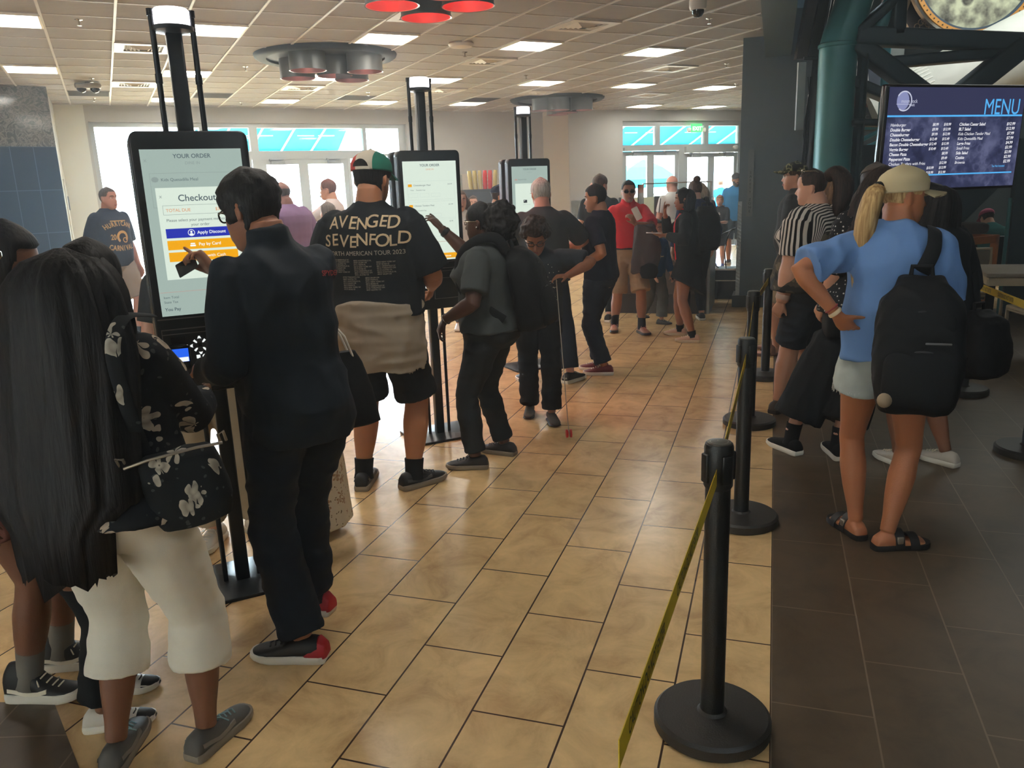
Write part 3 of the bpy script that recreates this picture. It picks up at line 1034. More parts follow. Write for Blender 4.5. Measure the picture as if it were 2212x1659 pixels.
def kiosk(x, y, label, screen, lean=0):
    r = empty('order_kiosk', (x, y, 0), CA, label=label, cat='kiosk', group='standing order kiosks')
    MB().rbox((0, 0, 0.008), (0.46, 0.38, 0.016), 0.02, ch=0.003).build('base_plate', M_kpole, r)
    MB().rbox((0, 0, 1.13), (0.056, 0.056, 2.24), 0.008, ch=0.004).build('column', M_kpole, r)
    for s in (-1, 1):
        a = MB()
        a.tube([(s * 0.07, 0, 0.012), (s * 0.07, 0, 2.06)], 0.0105, 12)
        a.tube([(s * 0.07, 0, 2.05), (s * 0.07, 0, 2.085)], 0.013, 12)
        a.tube([(s * 0.07, 0, 2.08), (s * 0.07, 0, 2.30)], 0.0105, 12)
        a.tube([(s * 0.07, 0, 2.285), (s * 0.07, 0, 2.31)], 0.014, 12)
        a.build('rod', M_kpole, r)
    MB().lathe([(0.062, 2.25), (0.064, 2.265), (0.064, 2.305), (0.058, 2.312)], 32).build('lamp', M_klight, r)
    MB().lathe([(0.03, 2.225), (0.075, 2.235), (0.075, 2.25)], 32).build('lamp_collar', M_kpole, r)
    for s, nm in ((-1, 'screen_housing'), (1, 'rear_housing')):
        a = MB()
        a.rbox((0, s * 0.065, 1.378), (0.414, 0.07, 0.994), 0.028, axis='y', ch=0.006)
        h = a.build(nm, M_kblack, r)
        b_ = MB()
        for sx in (-1, 1):
            b_.box((sx * 0.2075, s * 0.065, 1.378), (0.003, 0.05, 0.92))
        b_.build('side_trim', M_kside, h, smooth=False)
        if s < 0:
            house = h
    MB().box((0, 0, 1.378), (0.37, 0.06, 0.93)).build('spine', M_kpole, r, smooth=False)
    a = MB()
    for (x0, z0, x1, z1) in [(-0.197, 1.181, 0.197, 1.185), (-0.19, 1.140, 0.19, 1.144), (-0.19, 1.122, 0.19, 1.125), (-0.19, 0.93, -0.187, 1.142), (0.187, 0.93, 0.19, 1.142), (-0.015, 0.945, -0.012, 1.08), (-0.015, 0.945, 0.16, 0.948), (-0.015, 1.077, 0.16, 1.08)]:
        a.box(((x0 + x1) / 2, KF - 0.002, (z0 + z1) / 2), (x1 - x0, 0.005, z1 - z0))
    a.build('trim_line', M_kedge, house, smooth=False)
    MB().rbox((-0.135, KF - 0.012, 1.035), (0.075, 0.03, 0.10), 0.008).build('card_terminal', M_blackg, house)
    fnt = lambda u, z: Vector((u, KF - 0.0285, z))
    a = MB()
    rect(a, fnt, -0.165, 1.018, -0.105, 1.07)
    a.build('terminal_screen', S_term, house, smooth=False)
    a = MB()
    rect(a, lambda u, z: fnt(u, z) - Vector((0, 0.0008, 0)), -0.163, 1.019, -0.107, 1.036)
    a.build('terminal_card_icon', S_w2, house, smooth=False)
    fnk = lambda u, z: Vector((u, KF - 0.003, z))
    a = MB()
    kx, kz = -0.058, 1.072
    for an in range(4):
        c, s = math.cos(an * PI / 2), math.sin(an * PI / 2)
        for poly in ([(0.022, -0.009), (0.036, -0.003), (0.036, 0.003), (0.022, 0.009)], [(0.008, 0.012), (0.012, 0.008), (0.024, 0.018), (0.018, 0.024)]):
            a.f.append(tuple(a.ring([fnk(kx + p * c - q * s, kz + p * s + q * c) for p, q in poly])))
    rect(a, fnk, kx - 0.018, kz - 0.052, kx - 0.004, kz - 0.038)
    annulus(a, fnk, kx + 0.012, kz - 0.045, 0.003, 0.008, 16)
    a.build('keypad_symbols', S_w2, house, smooth=False)
    a = MB()
    for c, s in ((1, 0), (0, 1), (-1, 0), (0, -1)):
        a.rbox((kx + 0.017 * c, KF - 0.003, kz + 0.017 * s), (0.02, 0.006, 0.02), 0.007, axis='y')
    a.build('keypad_button', mat('keypad_grey', (70, 72, 74), 0.4), house)
    a = MB()
    a.box((-0.135, KF - 0.002, 1.10), (0.05, 0.008, 0.024))
    a.build('card_slot', M_blackg, house, smooth=False)
    # the display
    fn = lambda k: (lambda u, z: Vector((u, KF - 0.0012 - 0.0006 * k, z)))
    a = MB()
    rect(a, fn(0), -0.178, 1.195, 0.178, 1.81)
    disp = a.build('display', S_dim if screen != 2 else S_white, house, smooth=False)
    L = {}
    def T(m, k, body, u, z, size, **kw):
        put_text(L.setdefault((m, k), MB()), fn(k), body, u, z, size, **kw)
    def B(m, k, u0, z0, u1, z1):
        rect(L.setdefault((m, k), MB()), fn(k), u0, z0, u1, z1)
    def box_line(m, k, u0, z0, u1, z1, t=0.0012):
        B(m, k, u0, z0, u1, z0 + t); B(m, k, u0, z1 - t, u1, z1); B(m, k, u0, z0, u0 + t, z1); B(m, k, u1 - t, z0, u1, z1)
    T('text', 1, 'YOUR ORDER', 0, 1.778, 0.021, align='CENTER', bold=0.015)
    T('faint' if screen != 2 else 'or2', 1, 'DINE IN', 0, 1.755, 0.015, align='CENTER')
    if screen == 1:
        T('faint', 1, 'x', -0.168, 1.765, 0.022)
        disc(L.setdefault(('faint', 1), MB()), fn(1), -0.138, 1.702, 0.013, 8, 0.010)
        T('text', 1, 'Kids Quesadilla Meal', -0.118, 1.696, 0.0155, bold=0.015)
        box_line('faint', 1, -0.155, 1.6, 0.16, 1.725)
        B('line', 1, -0.175, 1.285, 0.178, 1.2862)
        T('text', 1, 'Item Total', -0.165, 1.262, 0.013)
        T('text', 1, '$29.96', 0.10, 1.262, 0.013)
        T('text', 1, 'State Tax', -0.165, 1.244, 0.013)
        T('text', 1, '$2.10', 0.106, 1.244, 0.013)
        T('text', 1, 'You Pay', -0.165, 1.215, 0.017, bold=0.02)
        T('text', 1, '$32.06', 0.10, 1.217, 0.013)
        B('white', 2, -0.142, 1.332, 0.142, 1.672)
        T('faint', 3, 'x', -0.132, 1.635, 0.02)
        T('text', 3, 'Checkout', 0, 1.622, 0.034, align='CENTER', bold=0.012)
        box_line('faint', 3, -0.125, 1.573, 0.125, 1.608)
        T('or2', 3, 'TOTAL DUE', -0.115, 1.584, 0.016, bold=0.01)
        T('or2', 3, '$32.06', 0.06, 1.584, 0.016, bold=0.01)
        T('text', 3, 'Please select your payment method for', 0, 1.548, 0.0148, align='CENTER')
        T('text', 3, 'your order', 0, 1.530, 0.0148, align='CENTER')
        for m_, z_, s_ in (('blue', 1.487, 'Apply Discount'), ('orange', 1.443, 'Pay by Card'), ('orange', 1.399, 'Pay with Cash')):
            B(m_, 3, -0.125, z_, 0.125, z_ + 0.035)
            T('pure', 4, s_, -0.015, z_ + 0.012, 0.0165, bold=0.012)
        annulus(L.setdefault(('pure', 4), MB()), fn(4), -0.036, 1.5045, 0.0105, 0.0125, 24)
        disc(L[('pure', 4)], fn(4), -0.036, 1.5075, 0.004)
        disc(L[('pure', 4)], fn(4), -0.036, 1.4985, 0.007, 16, 0.004)
        B('pure', 4, -0.046, 1.453, -0.026, 1.459); B('pure', 4, -0.044, 1.461, -0.028, 1.466)
        disc(L[('pure', 4)], fn(4), -0.036, 1.421, 0.005); B('pure', 4, -0.044, 1.405, -0.028, 1.414)
    if screen == 2:
        for k, (z_, s_, p_) in enumerate([(1.66, 'Cheeseburger Meal', '$10.99'), (1.535, 'Chicken Tenders Meal', '$14.99'), (1.43, '', '$3.99')]):
            box_line('faint2', 1, -0.155, z_ - 0.085, 0.16, z_ + 0.03)
            T('text', 1, s_, -0.115, z_, 0.0145, bold=0.012)
            T('text', 1, p_, 0.115, z_ + 0.004, 0.011)
            B('orange', 1, -0.15, z_ - 0.004, -0.125, z_ + 0.012)
            if k < 2:
                T('text', 1, 'Fries     Fountain Cup', -0.135, z_ - 0.028, 0.011)
                for q in range(3):
                    box_line('faint2', 1, -0.15 + q * 0.075, z_ - 0.068, -0.088 + q * 0.075, z_ - 0.045)
        T('text', 1, 'Item Total', -0.15, 1.29, 0.013)
        T('text', 1, 'You Pay', -0.15, 1.262, 0.015, bold=0.015)
        B('line', 1, -0.17, 1.31, 0.17, 1.312)
        B('orange', 1, 0.0, 1.205, 0.165, 1.238)
        T('pure', 2, 'Checkout', 0.08, 1.214, 0.017, align='CENTER', bold=0.01)
    if screen == 3:
        T('text', 1, 'Pepperoni Pizza', -0.118, 1.695, 0.013)
        B('line', 1, -0.15, 1.693, -0.125, 1.703)
        B('white', 2, -0.148, 1.36, 0.148, 1.665)
        B('s_dark', 3, -0.07, 1.50, -0.035, 1.525)
        B('pure', 4, -0.065, 1.515, -0.055, 1.52)
        T('faint', 3, 'INSERT CARD NOW', -0.075, 1.482, 0.008)
        a = L.setdefault(('s_dark', 3), MB())
        a.f.append(tuple(a.ring([fn(3)(u, z) for u, z in [(0.022, 1.55), (0.052, 1.545), (0.066, 1.49), (0.042, 1.485), (0.03, 1.52)]])))
        B('pure', 4, 0.03, 1.53, 0.048, 1.543)
        a = L.setdefault(('blue', 3), MB())
        a.f.append(tuple(a.ring([fn(3)(u, z) for u, z in [(0.046, 1.484), (0.06, 1.486), (0.068, 1.44), (0.05, 1.44)]])))
        T('text', 1, 'You Pay', -0.165, 1.215, 0.015, bold=0.015)
        T('text', 1, 'Item Total', -0.165, 1.245, 0.012)
    mm = {'text': S_text, 'faint': S_faint, 'faint2': scr('screen_faint_light', (190, 204, 196)), 'or2': S_or2, 'white': S_white, 'blue': S_blue, 'orange': S_orange, 'pure': S_w2, 'line': scr('screen_line', (190, 140, 130)), 's_dark': S_dark}
    for (m_, k_), mb_ in L.items():
        mb_.build('screen_' + {'text': 'text', 'faint': 'faint_text', 'faint2': 'outline', 'or2': 'orange_text', 'white': 'dialog', 'blue': 'blue_button', 'orange': 'orange_button', 'pure': 'button_text', 'line': 'rule', 's_dark': 'picture'}[m_], mm[m_], disp, smooth=False)
    return r
kiosk(-1.21, 3.19, 'nearest tall black order kiosk, its dialog half hidden by the man in the dark jacket', 1)
kiosk(-0.509, 5.24, 'second tall black order kiosk, bright order list, right of the colourful cap', 2)
kiosk(0.18, 7.29, 'farthest tall black order kiosk, facing the white-haired man', 3)

# ================================================================= QUEUE BARRIERS
M_st = mat('stanchion_black', (26, 25, 24), 0.42, var=0.08, bump=0.12, bscale=240)
M_stbase = mat('stanchion_base', (44, 40, 36), 0.45, var=0.06, bump=0.15, bscale=200)
M_capr = mat('stanchion_cap', (96, 92, 84), 0.35, metal=0.5)
M_tape = mat('caution_tape', (214, 178, 24), 0.5, var=0.04)
M_ink = mat('tape_ink', (24, 20, 12), 0.5, var=0)
def stanchion(x, y, label, to=None, rz=0.0, zt=0.82, hgt=0.91, text=True, sag=0.0):
    r = empty('queue_stanchion', (x, y, 0), rz, label=label, cat='stanchion', group='black queue stanchions')
    MB().lathe([(0.168, 0.0), (0.175, 0.004), (0.175, 0.036), (0.165, 0.046), (0.045, 0.052), (0.037, 0.06)], 48).build('base', M_stbase, r)
    MB().lathe([(0.0355, 0.05), (0.0355, hgt - 0.13)], 28).build('post', M_st, r)
    h = MB().lathe([(0.0355, hgt - 0.135), (0.041, hgt - 0.125), (0.041, hgt - 0.012), (0.038, hgt - 0.002), (0.03, hgt)], 28).build('belt_head', M_st, r)
    a = MB()
    for k in range(4):
        t = k * PI / 2 + 0.3
        M = Matrix.Rotation(t, 4, 'Z')
        a.rbox((0, -0.042, hgt - 0.07), (0.03, 0.012, 0.085), 0.004, M=M)
    a.build('belt_slot', M_st, h)
    MB().lathe([(0.034, hgt - 0.001), (0.034, hgt + 0.002), (0.029, hgt + 0.003)], 28).build('cap_ring', M_capr, h)
    a = MB()
    put_text(a, lambda u, v: Vector((u, v, hgt + 0.0035)), 'P', 0, 0.004, 0.016, align='CENTER')
    annulus(a, lambda u, v: Vector((u, v, hgt + 0.0035)), 0, 0, 0.024, 0.026, 28)
    a.build('cap_print', mat('cap_print', (150, 146, 130), 0.4), h, smooth=False)
    if to is not None:
        p = Vector((0, 0, zt))
        q = Matrix.Rotation(-rz, 4, 'Z') @ Vector((to[0] - x, to[1] - y, zt if len(to) < 3 else to[2]))
        d = (q - p).normalized()
        s = Vector((-d.y, d.x, 0)).normalized()
        p = p + d * 0.04
        q = q - d * 0.04
        n = 24
        up = Vector((0, 0, 0.025))
        th = s * 0.0008
        fn = lambda t: p.lerp(q, t) - Vector((0, 0, sag * 4 * t * (1 - t)))
        a = MB()
        a.loft([[fn(k / n) - up - th, fn(k / n) + up - th, fn(k / n) + up + th, fn(k / n) - up + th] for k in range(n + 1)])
        b_ = a.build('belt', M_tape, r, smooth=False)
        if text:
            a = MB()
            L_ = (q - p).length
            for side in (-1, 1):
                u = 0.06
                while u < L_ - 0.5:
                    f2 = lambda uu, v: fn(max(0, min(1, uu / L_ if side < 0 else 1 - uu / L_))) + Vector((0, 0, v)) + s * (side * 0.0014)
                    put_text(a, f2, 'CAUTION-DO NOT ENTER', u, -0.014, 0.040, bold=0.012, sx=0.62)
                    u += 0.44
            a.build('belt_lettering', M_ink, b_, smooth=False)
    return r
ST = [(0.574, 2.117), (1.096, 3.614), (1.615, 5.212), (2.136, 6.51)]
stanchion(ST[0][0], ST[0][1], 'nearest black queue stanchion, complete round base at bottom right', (0.12, 0.95))
stanchion(ST[1][0], ST[1][1], 'second black queue stanchion, directly behind the nearest one', ST[0])
stanchion(ST[2][0], ST[2][1], 'third black queue stanchion from the front', ST[1])
stanchion(ST[3][0], ST[3][1], 'fourth black queue stanchion, beside the bare arm of the striped-shirt woman', ST[2])
stanchion(3.41, 5.80, 'black queue stanchion at the right by the pale table', (3.05, 4.42))
stanchion(3.02, 4.42, 'black stanchion cut off by the right edge of the photo')

# ================================================================= SERVICE COUNTER AND BACKGROUND FURNITURE
M_cnt = mat('counter_brown', (96, 84, 80), 0.5, var=0.08)
M_cntside = mat('counter_side_grey', (150, 150, 146), 0.35, metal=0.2)
M_cnttop = mat('counter_top', (170, 160, 146), 0.3)
CO = Vector((1.60, 10.24, 0))
def CT(u, z, d=0.0):
    p = CO + UX * u + UY * d
    return Vector((p.x, p.y, z))
r = empty('service_counter', label='brown service counter behind the woman in the black cardigan', cat='counter')
a = MB(); slab(a, CT, -0.35, 0.94, 0.02, 1.10, 0.0, 1.0); a.build('body', M_cnt, r, smooth=False)
a = MB(); slab(a, CT, -0.38, 0.99, 1.10, 1.135, -0.03, 1.03); a.build('worktop', M_cnttop, r, smooth=False)
a = MB(); slab(a, CT, 0.94, 0.97, 0.0, 1.10, -0.012, 1.0); a.build('end_panel', M_cntside, r, smooth=False)
a = MB(); slab(a, CT, -0.35, 0.94, 0.0, 0.235, -0.012, 0.0); slab(a, CT, -0.35, 0.94, 0.235, 0.25, -0.016, 0.0); a.build('kickboard', mat('kick_brown', (66, 58, 56), 0.5), r, smooth=False)
M_cg = M_glass
r = empty('sneeze_guard', label='clear glass sneeze guard standing on the service counter', cat='glass guard')
a = MB(); slab(a, CT, 0.05, 0.92, 1.136, 1.62, 0.55, 0.56); slab(a, CT, 0.05, 0.06, 1.136, 1.62, 0.1, 0.55); a.build('glass_pane', M_glass, r, smooth=False)
a = MB()
for u in (0.05, 0.92):
    a.tube([CT(u, 1.136, 0.555), CT(u, 1.63, 0.555)], 0.01, 8)
a.tube([CT(0.05, 1.625, 0.555), CT(0.92, 1.625, 0.555)], 0.008, 8)
a.build('rail', M_chrome, r)
# packets / condiments on the counter
M_pk = mat('packet_red', (120, 40, 36), 0.5, var=0.3, scale=30)
for k in range(9):
    c = CT(-0.28 + 0.055 * (k % 5) + 0.01 * k, 1.15 + 0.022 * (k // 5), 0.18 + 0.07 * (k % 3))
    o = MB().rbox((0, 0, 0), (0.10, 0.06, 0.02), 0.01).build('condiment_packet', M_pk if k % 2 else mat('packet_black', (30, 28, 30), 0.4))
    o.location = c
    o.rotation_euler = (0, 0, 0.7 * k)
    tag(o, 'small dark sauce packet in the pile on the service counter', 'packet', 'sauce packets on the counter')
r = empty('notice_board', label='white and black notice panel with a green fern print by the right doors', cat='sign')
a = MB(); a.box((1.98, 12.2, 0.72), (0.50, 0.03, 1.42)); a.build('board', mat('board_cream', (206, 204, 176), 0.5), r, smooth=False)
a = MB(); a.box((2.28, 12.2, 0.72), (0.09, 0.06, 1.44)); a.box((1.72, 12.2, 0.72), (0.03, 0.05, 1.44)); a.build('post', M_base, r, smooth=False)
a = MB()
for k in range(7):
    w_ = 0.12 - 0.012 * k
    z_ = 1.02 + 0.05 * k
    a.quad(Vector((2.02 - w_, 12.18, z_ - 0.03)), Vector((2.02, 12.18, z_)), Vector((2.02, 12.18, z_ + 0.04)), Vector((2.02 - w_, 12.18, z_ + 0.01)))
    a.quad(Vector((2.02, 12.18, z_)), Vector((2.02 + w_, 12.18, z_ - 0.03)), Vector((2.02 + w_, 12.18, z_ + 0.01)), Vector((2.02, 12.18, z_ + 0.04)))
a.build('fern_print', mat('fern_green', (70, 110, 60), 0.6), r, smooth=False)
a = MB(); a.box((1.86, 12.18, 1.28), (0.03, 0.01, 0.1)); a.build('black_tab', M_base, r, smooth=False)
# bin / cable box by the pillar
r = empty('cable_box', label='black box with a silver top and loose cables beside the dark pillar', cat='box')
BX = Vector((3.02, 11.05, 0))
def BP(u, z, d=0.0):
    p = BX + UX * u + UY * d
    return Vector((p.x, p.y, z))
a = MB(); slab(a, BP, -0.16, 0.16, 0.02, 0.27, 0, 0.3); a.build('lower_case', M_blackg, r, smooth=False)
a = MB(); slab(a, BP, -0.15, 0.15, 0.28, 0.42, 0.0, 0.3); a.build('upper_case', M_base, r, smooth=False)
a = MB(); slab(a, BP, -0.165, 0.165, 0.42, 0.445, -0.01, 0.31); slab(a, BP, -0.16, 0.16, 0.27, 0.285, -0.005, 0.3); a.build('silver_lid', M_chrome, r, smooth=False)
a = MB(); slab(a, BP, -0.4, -0.1, 0.0, 0.03, 0.05, 0.4); a.build('tray', M_chrome, r, smooth=False)
for k, pts in enumerate([[(0.0, 0.44), (-0.02, 0.7), (0.05, 0.95), (0.2, 1.0)], [(-0.10, 0.44), (-0.25, 0.62), (-0.15, 0.85), (0.1, 0.98)], [(-0.2, 0.3), (-0.42, 0.3), (-0.44, 0.7), (-0.42, 1.05)], [(-0.15, 0.12), (-0.34, 0.1), (-0.46, 0.5), (-0.45, 1.05)]]):
    q = [BP(u, z, 0.1 + 0.02 * k) for u, z in pts]
    sm = []
    for i in range(25):
        t = i / 24 * 3
        j = min(2, int(t))
        f_ = t - j
        p0, p1, p2, p3 = q[max(0, j - 1)], q[j], q[j + 1], q[min(3, j + 2)]
        sm.append(0.5 * ((2 * p1) + (p2 - p0) * f_ + (2 * p0 - 5 * p1 + 4 * p2 - p3) * f_ ** 2 + (3 * p1 - p0 - 3 * p2 + p3) * f_ ** 3))
    MB().tube(sm, 0.008, 8).build('cable', M_blackg, r)
# far drink station with cup stacks
r = empty('drink_counter', label='dark drink counter at the back wall between second and third kiosks', cat='counter')
a = MB(); a.box((-0.22, 14.2, 0.8), (1.0, 0.7, 1.6)); a.build('body', mat('counter_dark', (58, 62, 68), 0.4), r, smooth=False)
a = MB(); a.box((-0.22, 14.2, 1.62), (1.04, 0.74, 0.04)); a.build('top', M_base, r, smooth=False)
a = MB(); a.box((-0.98, 14.5, 0.95), (0.45, 0.5, 1.9)); o = a.build('drink_machine', mat('machine_grey', (150, 150, 140), 0.35, metal=0.3), smooth=False)
tag(o, 'pale grey drink machine left of the dark drink counter', 'machine')
M_cupg = mat('cup_gold', (196, 176, 110), 0.3, metal=0.4)
M_cupr = mat('cup_red', (200, 50, 44), 0.4)
for k, (dx, m_, lb) in enumerate([(-0.22, 'g', 'gold cup stack, first from the left on the drink counter'), (-0.14, 'g', 'gold cup stack, second from the left on the drink counter'), (-0.06, 'g', 'gold cup stack, third from the left on the drink counter'), (0.02, 'r', 'tall red cup stack on the drink counter, fourth from the left'), (0.10, 'r', 'tall red cup stack on the drink counter, fifth from the left'), (0.18, 'g', 'gold cup stack at the right end of the drink counter')]):
    a = MB()
    a.lathe([(0.034, 0.0)] + [(0.034 + 0.006 * (q % 2), 0.03 + q * 0.03) for q in range(9)] + [(0.03, 0.31)], 16)
    o = a.build('cup_stack', M_cupg if m_ == 'g' else M_cupr, loc=(-0.40 + dx + 0.05, 14.0, 1.64))
    o.rotation_euler = (0, (dx) * 0.4, 0)
    tag(o, lb, 'cups', 'cup stacks on the drink counter')
# soda screen behind the first kiosk
r = empty('advert_screen', (-2.86, 9.5, 0), R(15), label='tall black screen with a red and blue drink advert behind the bearded man', cat='screen')
MB().rbox((0, 0, 0.925), (0.44, 0.10, 1.85), 0.02).build('housing', M_kblack, r)
fs = lambda k: (lambda u, z: Vector((u, -0.052 - 0.001 * k, z)))
a = MB(); rect(a, fs(0), -0.2, 1.0, 0.2, 1.8); disp = a.build('display', scr('advert_dark', (60, 74, 84)), r, smooth=False)
a = MB(); a.f.append(tuple(a.ring([fs(1)(u, z) for u, z in [(-0.02, 1.76), (0.05, 1.76), (0.19, 1.25), (0.19, 1.1), (0.12, 1.1)]]))); a.build('red_bottle', scr('advert_red', (220, 60, 66)), disp, smooth=False)
a = MB(); a.f.append(tuple(a.ring([fs(2)(u, z) for u, z in [(0.02, 1.5), (0.06, 1.5), (0.13, 1.2), (0.08, 1.2)]]))); disc(a, fs(2), 0.02, 1.765, 0.04); a.build('blue_label', scr('advert_blue', (150, 205, 245)), disp, smooth=False)
# ================================================================= TRUSS, DRAPE, MENU, DINING AREA
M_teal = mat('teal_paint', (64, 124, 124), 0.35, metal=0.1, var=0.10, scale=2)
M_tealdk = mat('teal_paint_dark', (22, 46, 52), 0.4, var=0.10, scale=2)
M_cyan = mat('cyan_lit_steel', (70, 170, 190), 0.4)
M_drape = mat('black_drape', (50, 50, 52), 0.85, var=0.2, scale=3)
def wp(x, z, y):
    return Vector((x, y, z))
r = empty('truss_column', label='big teal tubular truss column behind the queue', cat='column')
MB().tube([(3.715, 9.3, 0.0), (3.715, 9.3, 3.04)], 0.20, 40, flat=1.0).build('lower_tube', M_teal, r)
a = MB()
a.tube([(3.715, 9.3, 3.0), (3.74, 9.3, 3.10), (3.90, 9.27, 3.62), (4.5, 9.1, 5.6)], [0.2, 0.2, 0.185, 0.18], 40)
a.build('upper_tube', M_teal, r)
MB().lathe([(0.20, 2.99), (0.213, 3.0), (0.213, 3.03), (0.20, 3.04)], 40, c=(3.715, 9.3, 0), cap=False).build('weld_collar', M_teal, r)
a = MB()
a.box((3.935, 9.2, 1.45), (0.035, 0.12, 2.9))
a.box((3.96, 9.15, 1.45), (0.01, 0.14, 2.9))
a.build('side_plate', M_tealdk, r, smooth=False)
a = MB()
a.tube([(4.08, 9.2, 3.05), (4.26, 9.2, 3.62), (4.9, 9.1, 5.6)], [0.07, 0.06, 0.06], 20)
a.build('brace_tube', M_teal, r)
r = empty('roof_truss', label='dark teal truss of crossed beams above the menu screen', cat='truss')
TY = 8.7
def beam(p, q, w, dep=0.22, m=None, y0=TY, y1=None, nm='beam'):
    k = 9.2 / 8.7
    p, q = [(a[0] * k, 1.62 + (a[1] - 1.62) * k) for a in (p, q)] if m is None else (p, q)
    if m is None and p[0] < 3.84 < q[0]:
        t = (3.84 - p[0]) / (q[0] - p[0])
        p = (3.84, p[1] + (q[1] - p[1]) * t)
    y0 = y0 + 0.5 if m is None else y0
    p, q = wp(p[0], p[1], y0), wp(q[0], q[1], y1 or y0)
    d = (q - p).normalized()
    M = frame(p.lerp(q, 0.5), d, (0, 1, 0))
    a = MB()
    a.rbox((0, 0, 0), ((q - p).length, dep, w), 0.03, axis='x', M=M)
    return a.build(nm, m or M_tealdk, r)
beam((3.62, 3.013), (6.6, 2.80), 0.186, nm='chord')
beam((3.648, 2.949), (4.467, 2.377), 0.186, y0=8.72)
beam((3.934, 2.744), (5.334, 2.81), 0.119, y0=8.75)
beam((5.36, 2.86), (4.66, 2.32), 0.228, y0=8.68)
beam((3.642, 3.038), (4.3, 3.58), 0.103)
beam((4.02, 4.2), (4.053, 2.98), 0.145)
beam((3.623, 2.593), (4.154, 2.37), 0.114, y0=8.78)
beam((3.637, 2.168), (4.2, 2.14), 0.075)
CYANB = [((4.83, 2.269), (5.4, 2.268), 0.06), ((4.84, 2.04), (5.32, 2.26), 0.062), ((4.84, 1.93), (5.4, 2.14), 0.048), ((5.26, 4.2), (5.25, 2.26), 0.11)]
# inner braces, cyan light put into their base colour
for p, q, w in CYANB:
    beam(p, q, w, 0.06, M_cyan, y0=11.5, nm='inner_brace')
# drape between pillar and column
r = empty('stage_drape', label='black hanging drape between the dark pillar and teal column', cat='curtain')
a = MB()
n = 60
top, bot = [], []
for k in range(n + 1):
    t = k / n
    d = 0.05 * math.sin(t * 34) + 0.02 * math.sin(t * 71 + 1)
    top.append(Vector((3.62 + 0.42 * t, 9.75 + d, 2.95)))
    bot.append(Vector((3.42 + 0.62 * t, 9.75 + d * 1.6, 0.0)))
rows = []
for q in range(13):
    s = q / 12
    rows.append([top[k].lerp(bot[k], s) for k in range(n + 1)] + [top[k].lerp(bot[k], s) + Vector((0, 0.02, 0)) for k in range(n, -1, -1)])
a.loft(rows)
a.build('cloth', M_drape, r, angle=0)
MB().tube([(3.5, 9.75, 2.96), (4.1, 9.75, 2.96)], 0.02, 10).build('rail', M_base, r)
a = MB()
for k in range(3):
    pts = [(3.535 + 0.012 * k + 0.02 * math.sin(i * 1.3 + k), 9.68, 2.75 - i * 0.16) for i in range(14)]
    a.tube(pts, 0.007, 6)
a.build('cable', M_blackg, r)
mb = MB(); mb.box((3.50, 9.80, 2.55), (0.09, 0.04, 0.75))
o = mb.build('junction_strip', mat('strip_grey', (160, 164, 164), 0.4), smooth=False)
tag(o, 'pale grey wiring strip high beside the black drape', 'wiring strip')
# brown metal track panels above the drape
r = empty('track_panels', label='brown and chrome vertical track panels above the drape', cat='panel')
for k, (x, w_, m_) in enumerate([(3.53, 0.12, mat('panel_brown', (84, 72, 68), 0.35, metal=0.4)), (3.66, 0.12, mat('panel_brown2', (70, 66, 66), 0.35, metal=0.4)), (3.80, 0.10, M_tealdk)]):
    a = MB(); a.loft([[wp(x - w_ / 2, 2.98, 9.9), wp(x + w_ / 2, 2.98, 9.9), wp(x + w_ / 2, 2.98, 10.0), wp(x - w_ / 2, 2.98, 10.0)], [wp(x - w_ / 2 + 0.25, 4.8, 9.8), wp(x + w_ / 2 + 0.25, 4.8, 9.8), wp(x + w_ / 2 + 0.25, 4.8, 9.9), wp(x - w_ / 2 + 0.25, 4.8, 9.9)]])
    a.build('panel', m_, r, smooth=False)
a = MB()
for x in (3.735, 3.765):
    a.tube([wp(x, 2.99, 9.86), wp(x + 0.25, 4.8, 9.76)], 0.009, 8)
a.build('chrome_rail', M_chrome, r)

# ---- menu screen
MC = Vector((3.198, 5.855, 1.8555))
MR = Vector((0.95379, 0.30047, -0.0027))
MU = Vector((0.01402, -0.03548, 0.99927))
MM = frame(MC, MR, MU)           # x right, y up, z towards the queue
r = empty('menu_screen', M=MM, label='large lit menu screen listing burgers and prices at upper right', cat='menu screen')
MB().rbox((0, 0, -0.035), (1.25, 0.72, 0.06), 0.012).build('housing', M_blackg, r)
def menu_mat():
    m, nt, b, tc, N = nodes('menu_moon_surface', rough=0.3)
    L = nt.links
    n1 = N('TexNoise')
    n1.inputs['Scale'].default_value = 4.5
    n1.inputs['Detail'].default_value = 8
    n1.inputs['Roughness'].default_value = 0.62
    L.new(tc.outputs['Object'], n1.inputs['Vector'])
    v = N('TexVoronoi')
    v.inputs['Scale'].default_value = 13
    L.new(tc.outputs['Object'], v.inputs['Vector'])
    r1 = ramp(nt, v.outputs['Distance'], [(0.0, (0.35, 0.35, 0.35, 1)), (0.26, (0.42, 0.42, 0.42, 1)), (0.34, (0.72, 0.72, 0.72, 1)), (0.42, (0.5, 0.5, 0.5, 1))])
    ad = N('Math', operation='MULTIPLY_ADD')
    L.new(r1.outputs['Color'], ad.inputs[0])
    ad.inputs[1].default_value = 0.22
    L.new(n1.outputs['Fac'], ad.inputs[2])
    r2 = ramp(nt, ad.outputs[0], [(0.42, rgb(24, 26, 46)), (0.6, rgb(52, 56, 86)), (0.78, rgb(92, 96, 128))])
    b.inputs['Base Color'].default_value = (0, 0, 0, 1)
    L.new(r2.outputs['Color'], b.inputs['Emission Color'])
    b.inputs['Emission Strength'].default_value = 0.5
    return m
mf = lambda k: (lambda u, v: Vector((u, v, 0.0005 + 0.0007 * k)))
a = MB(); rect(a, mf(0), -0.605, -0.34, 0.605, 0.34)
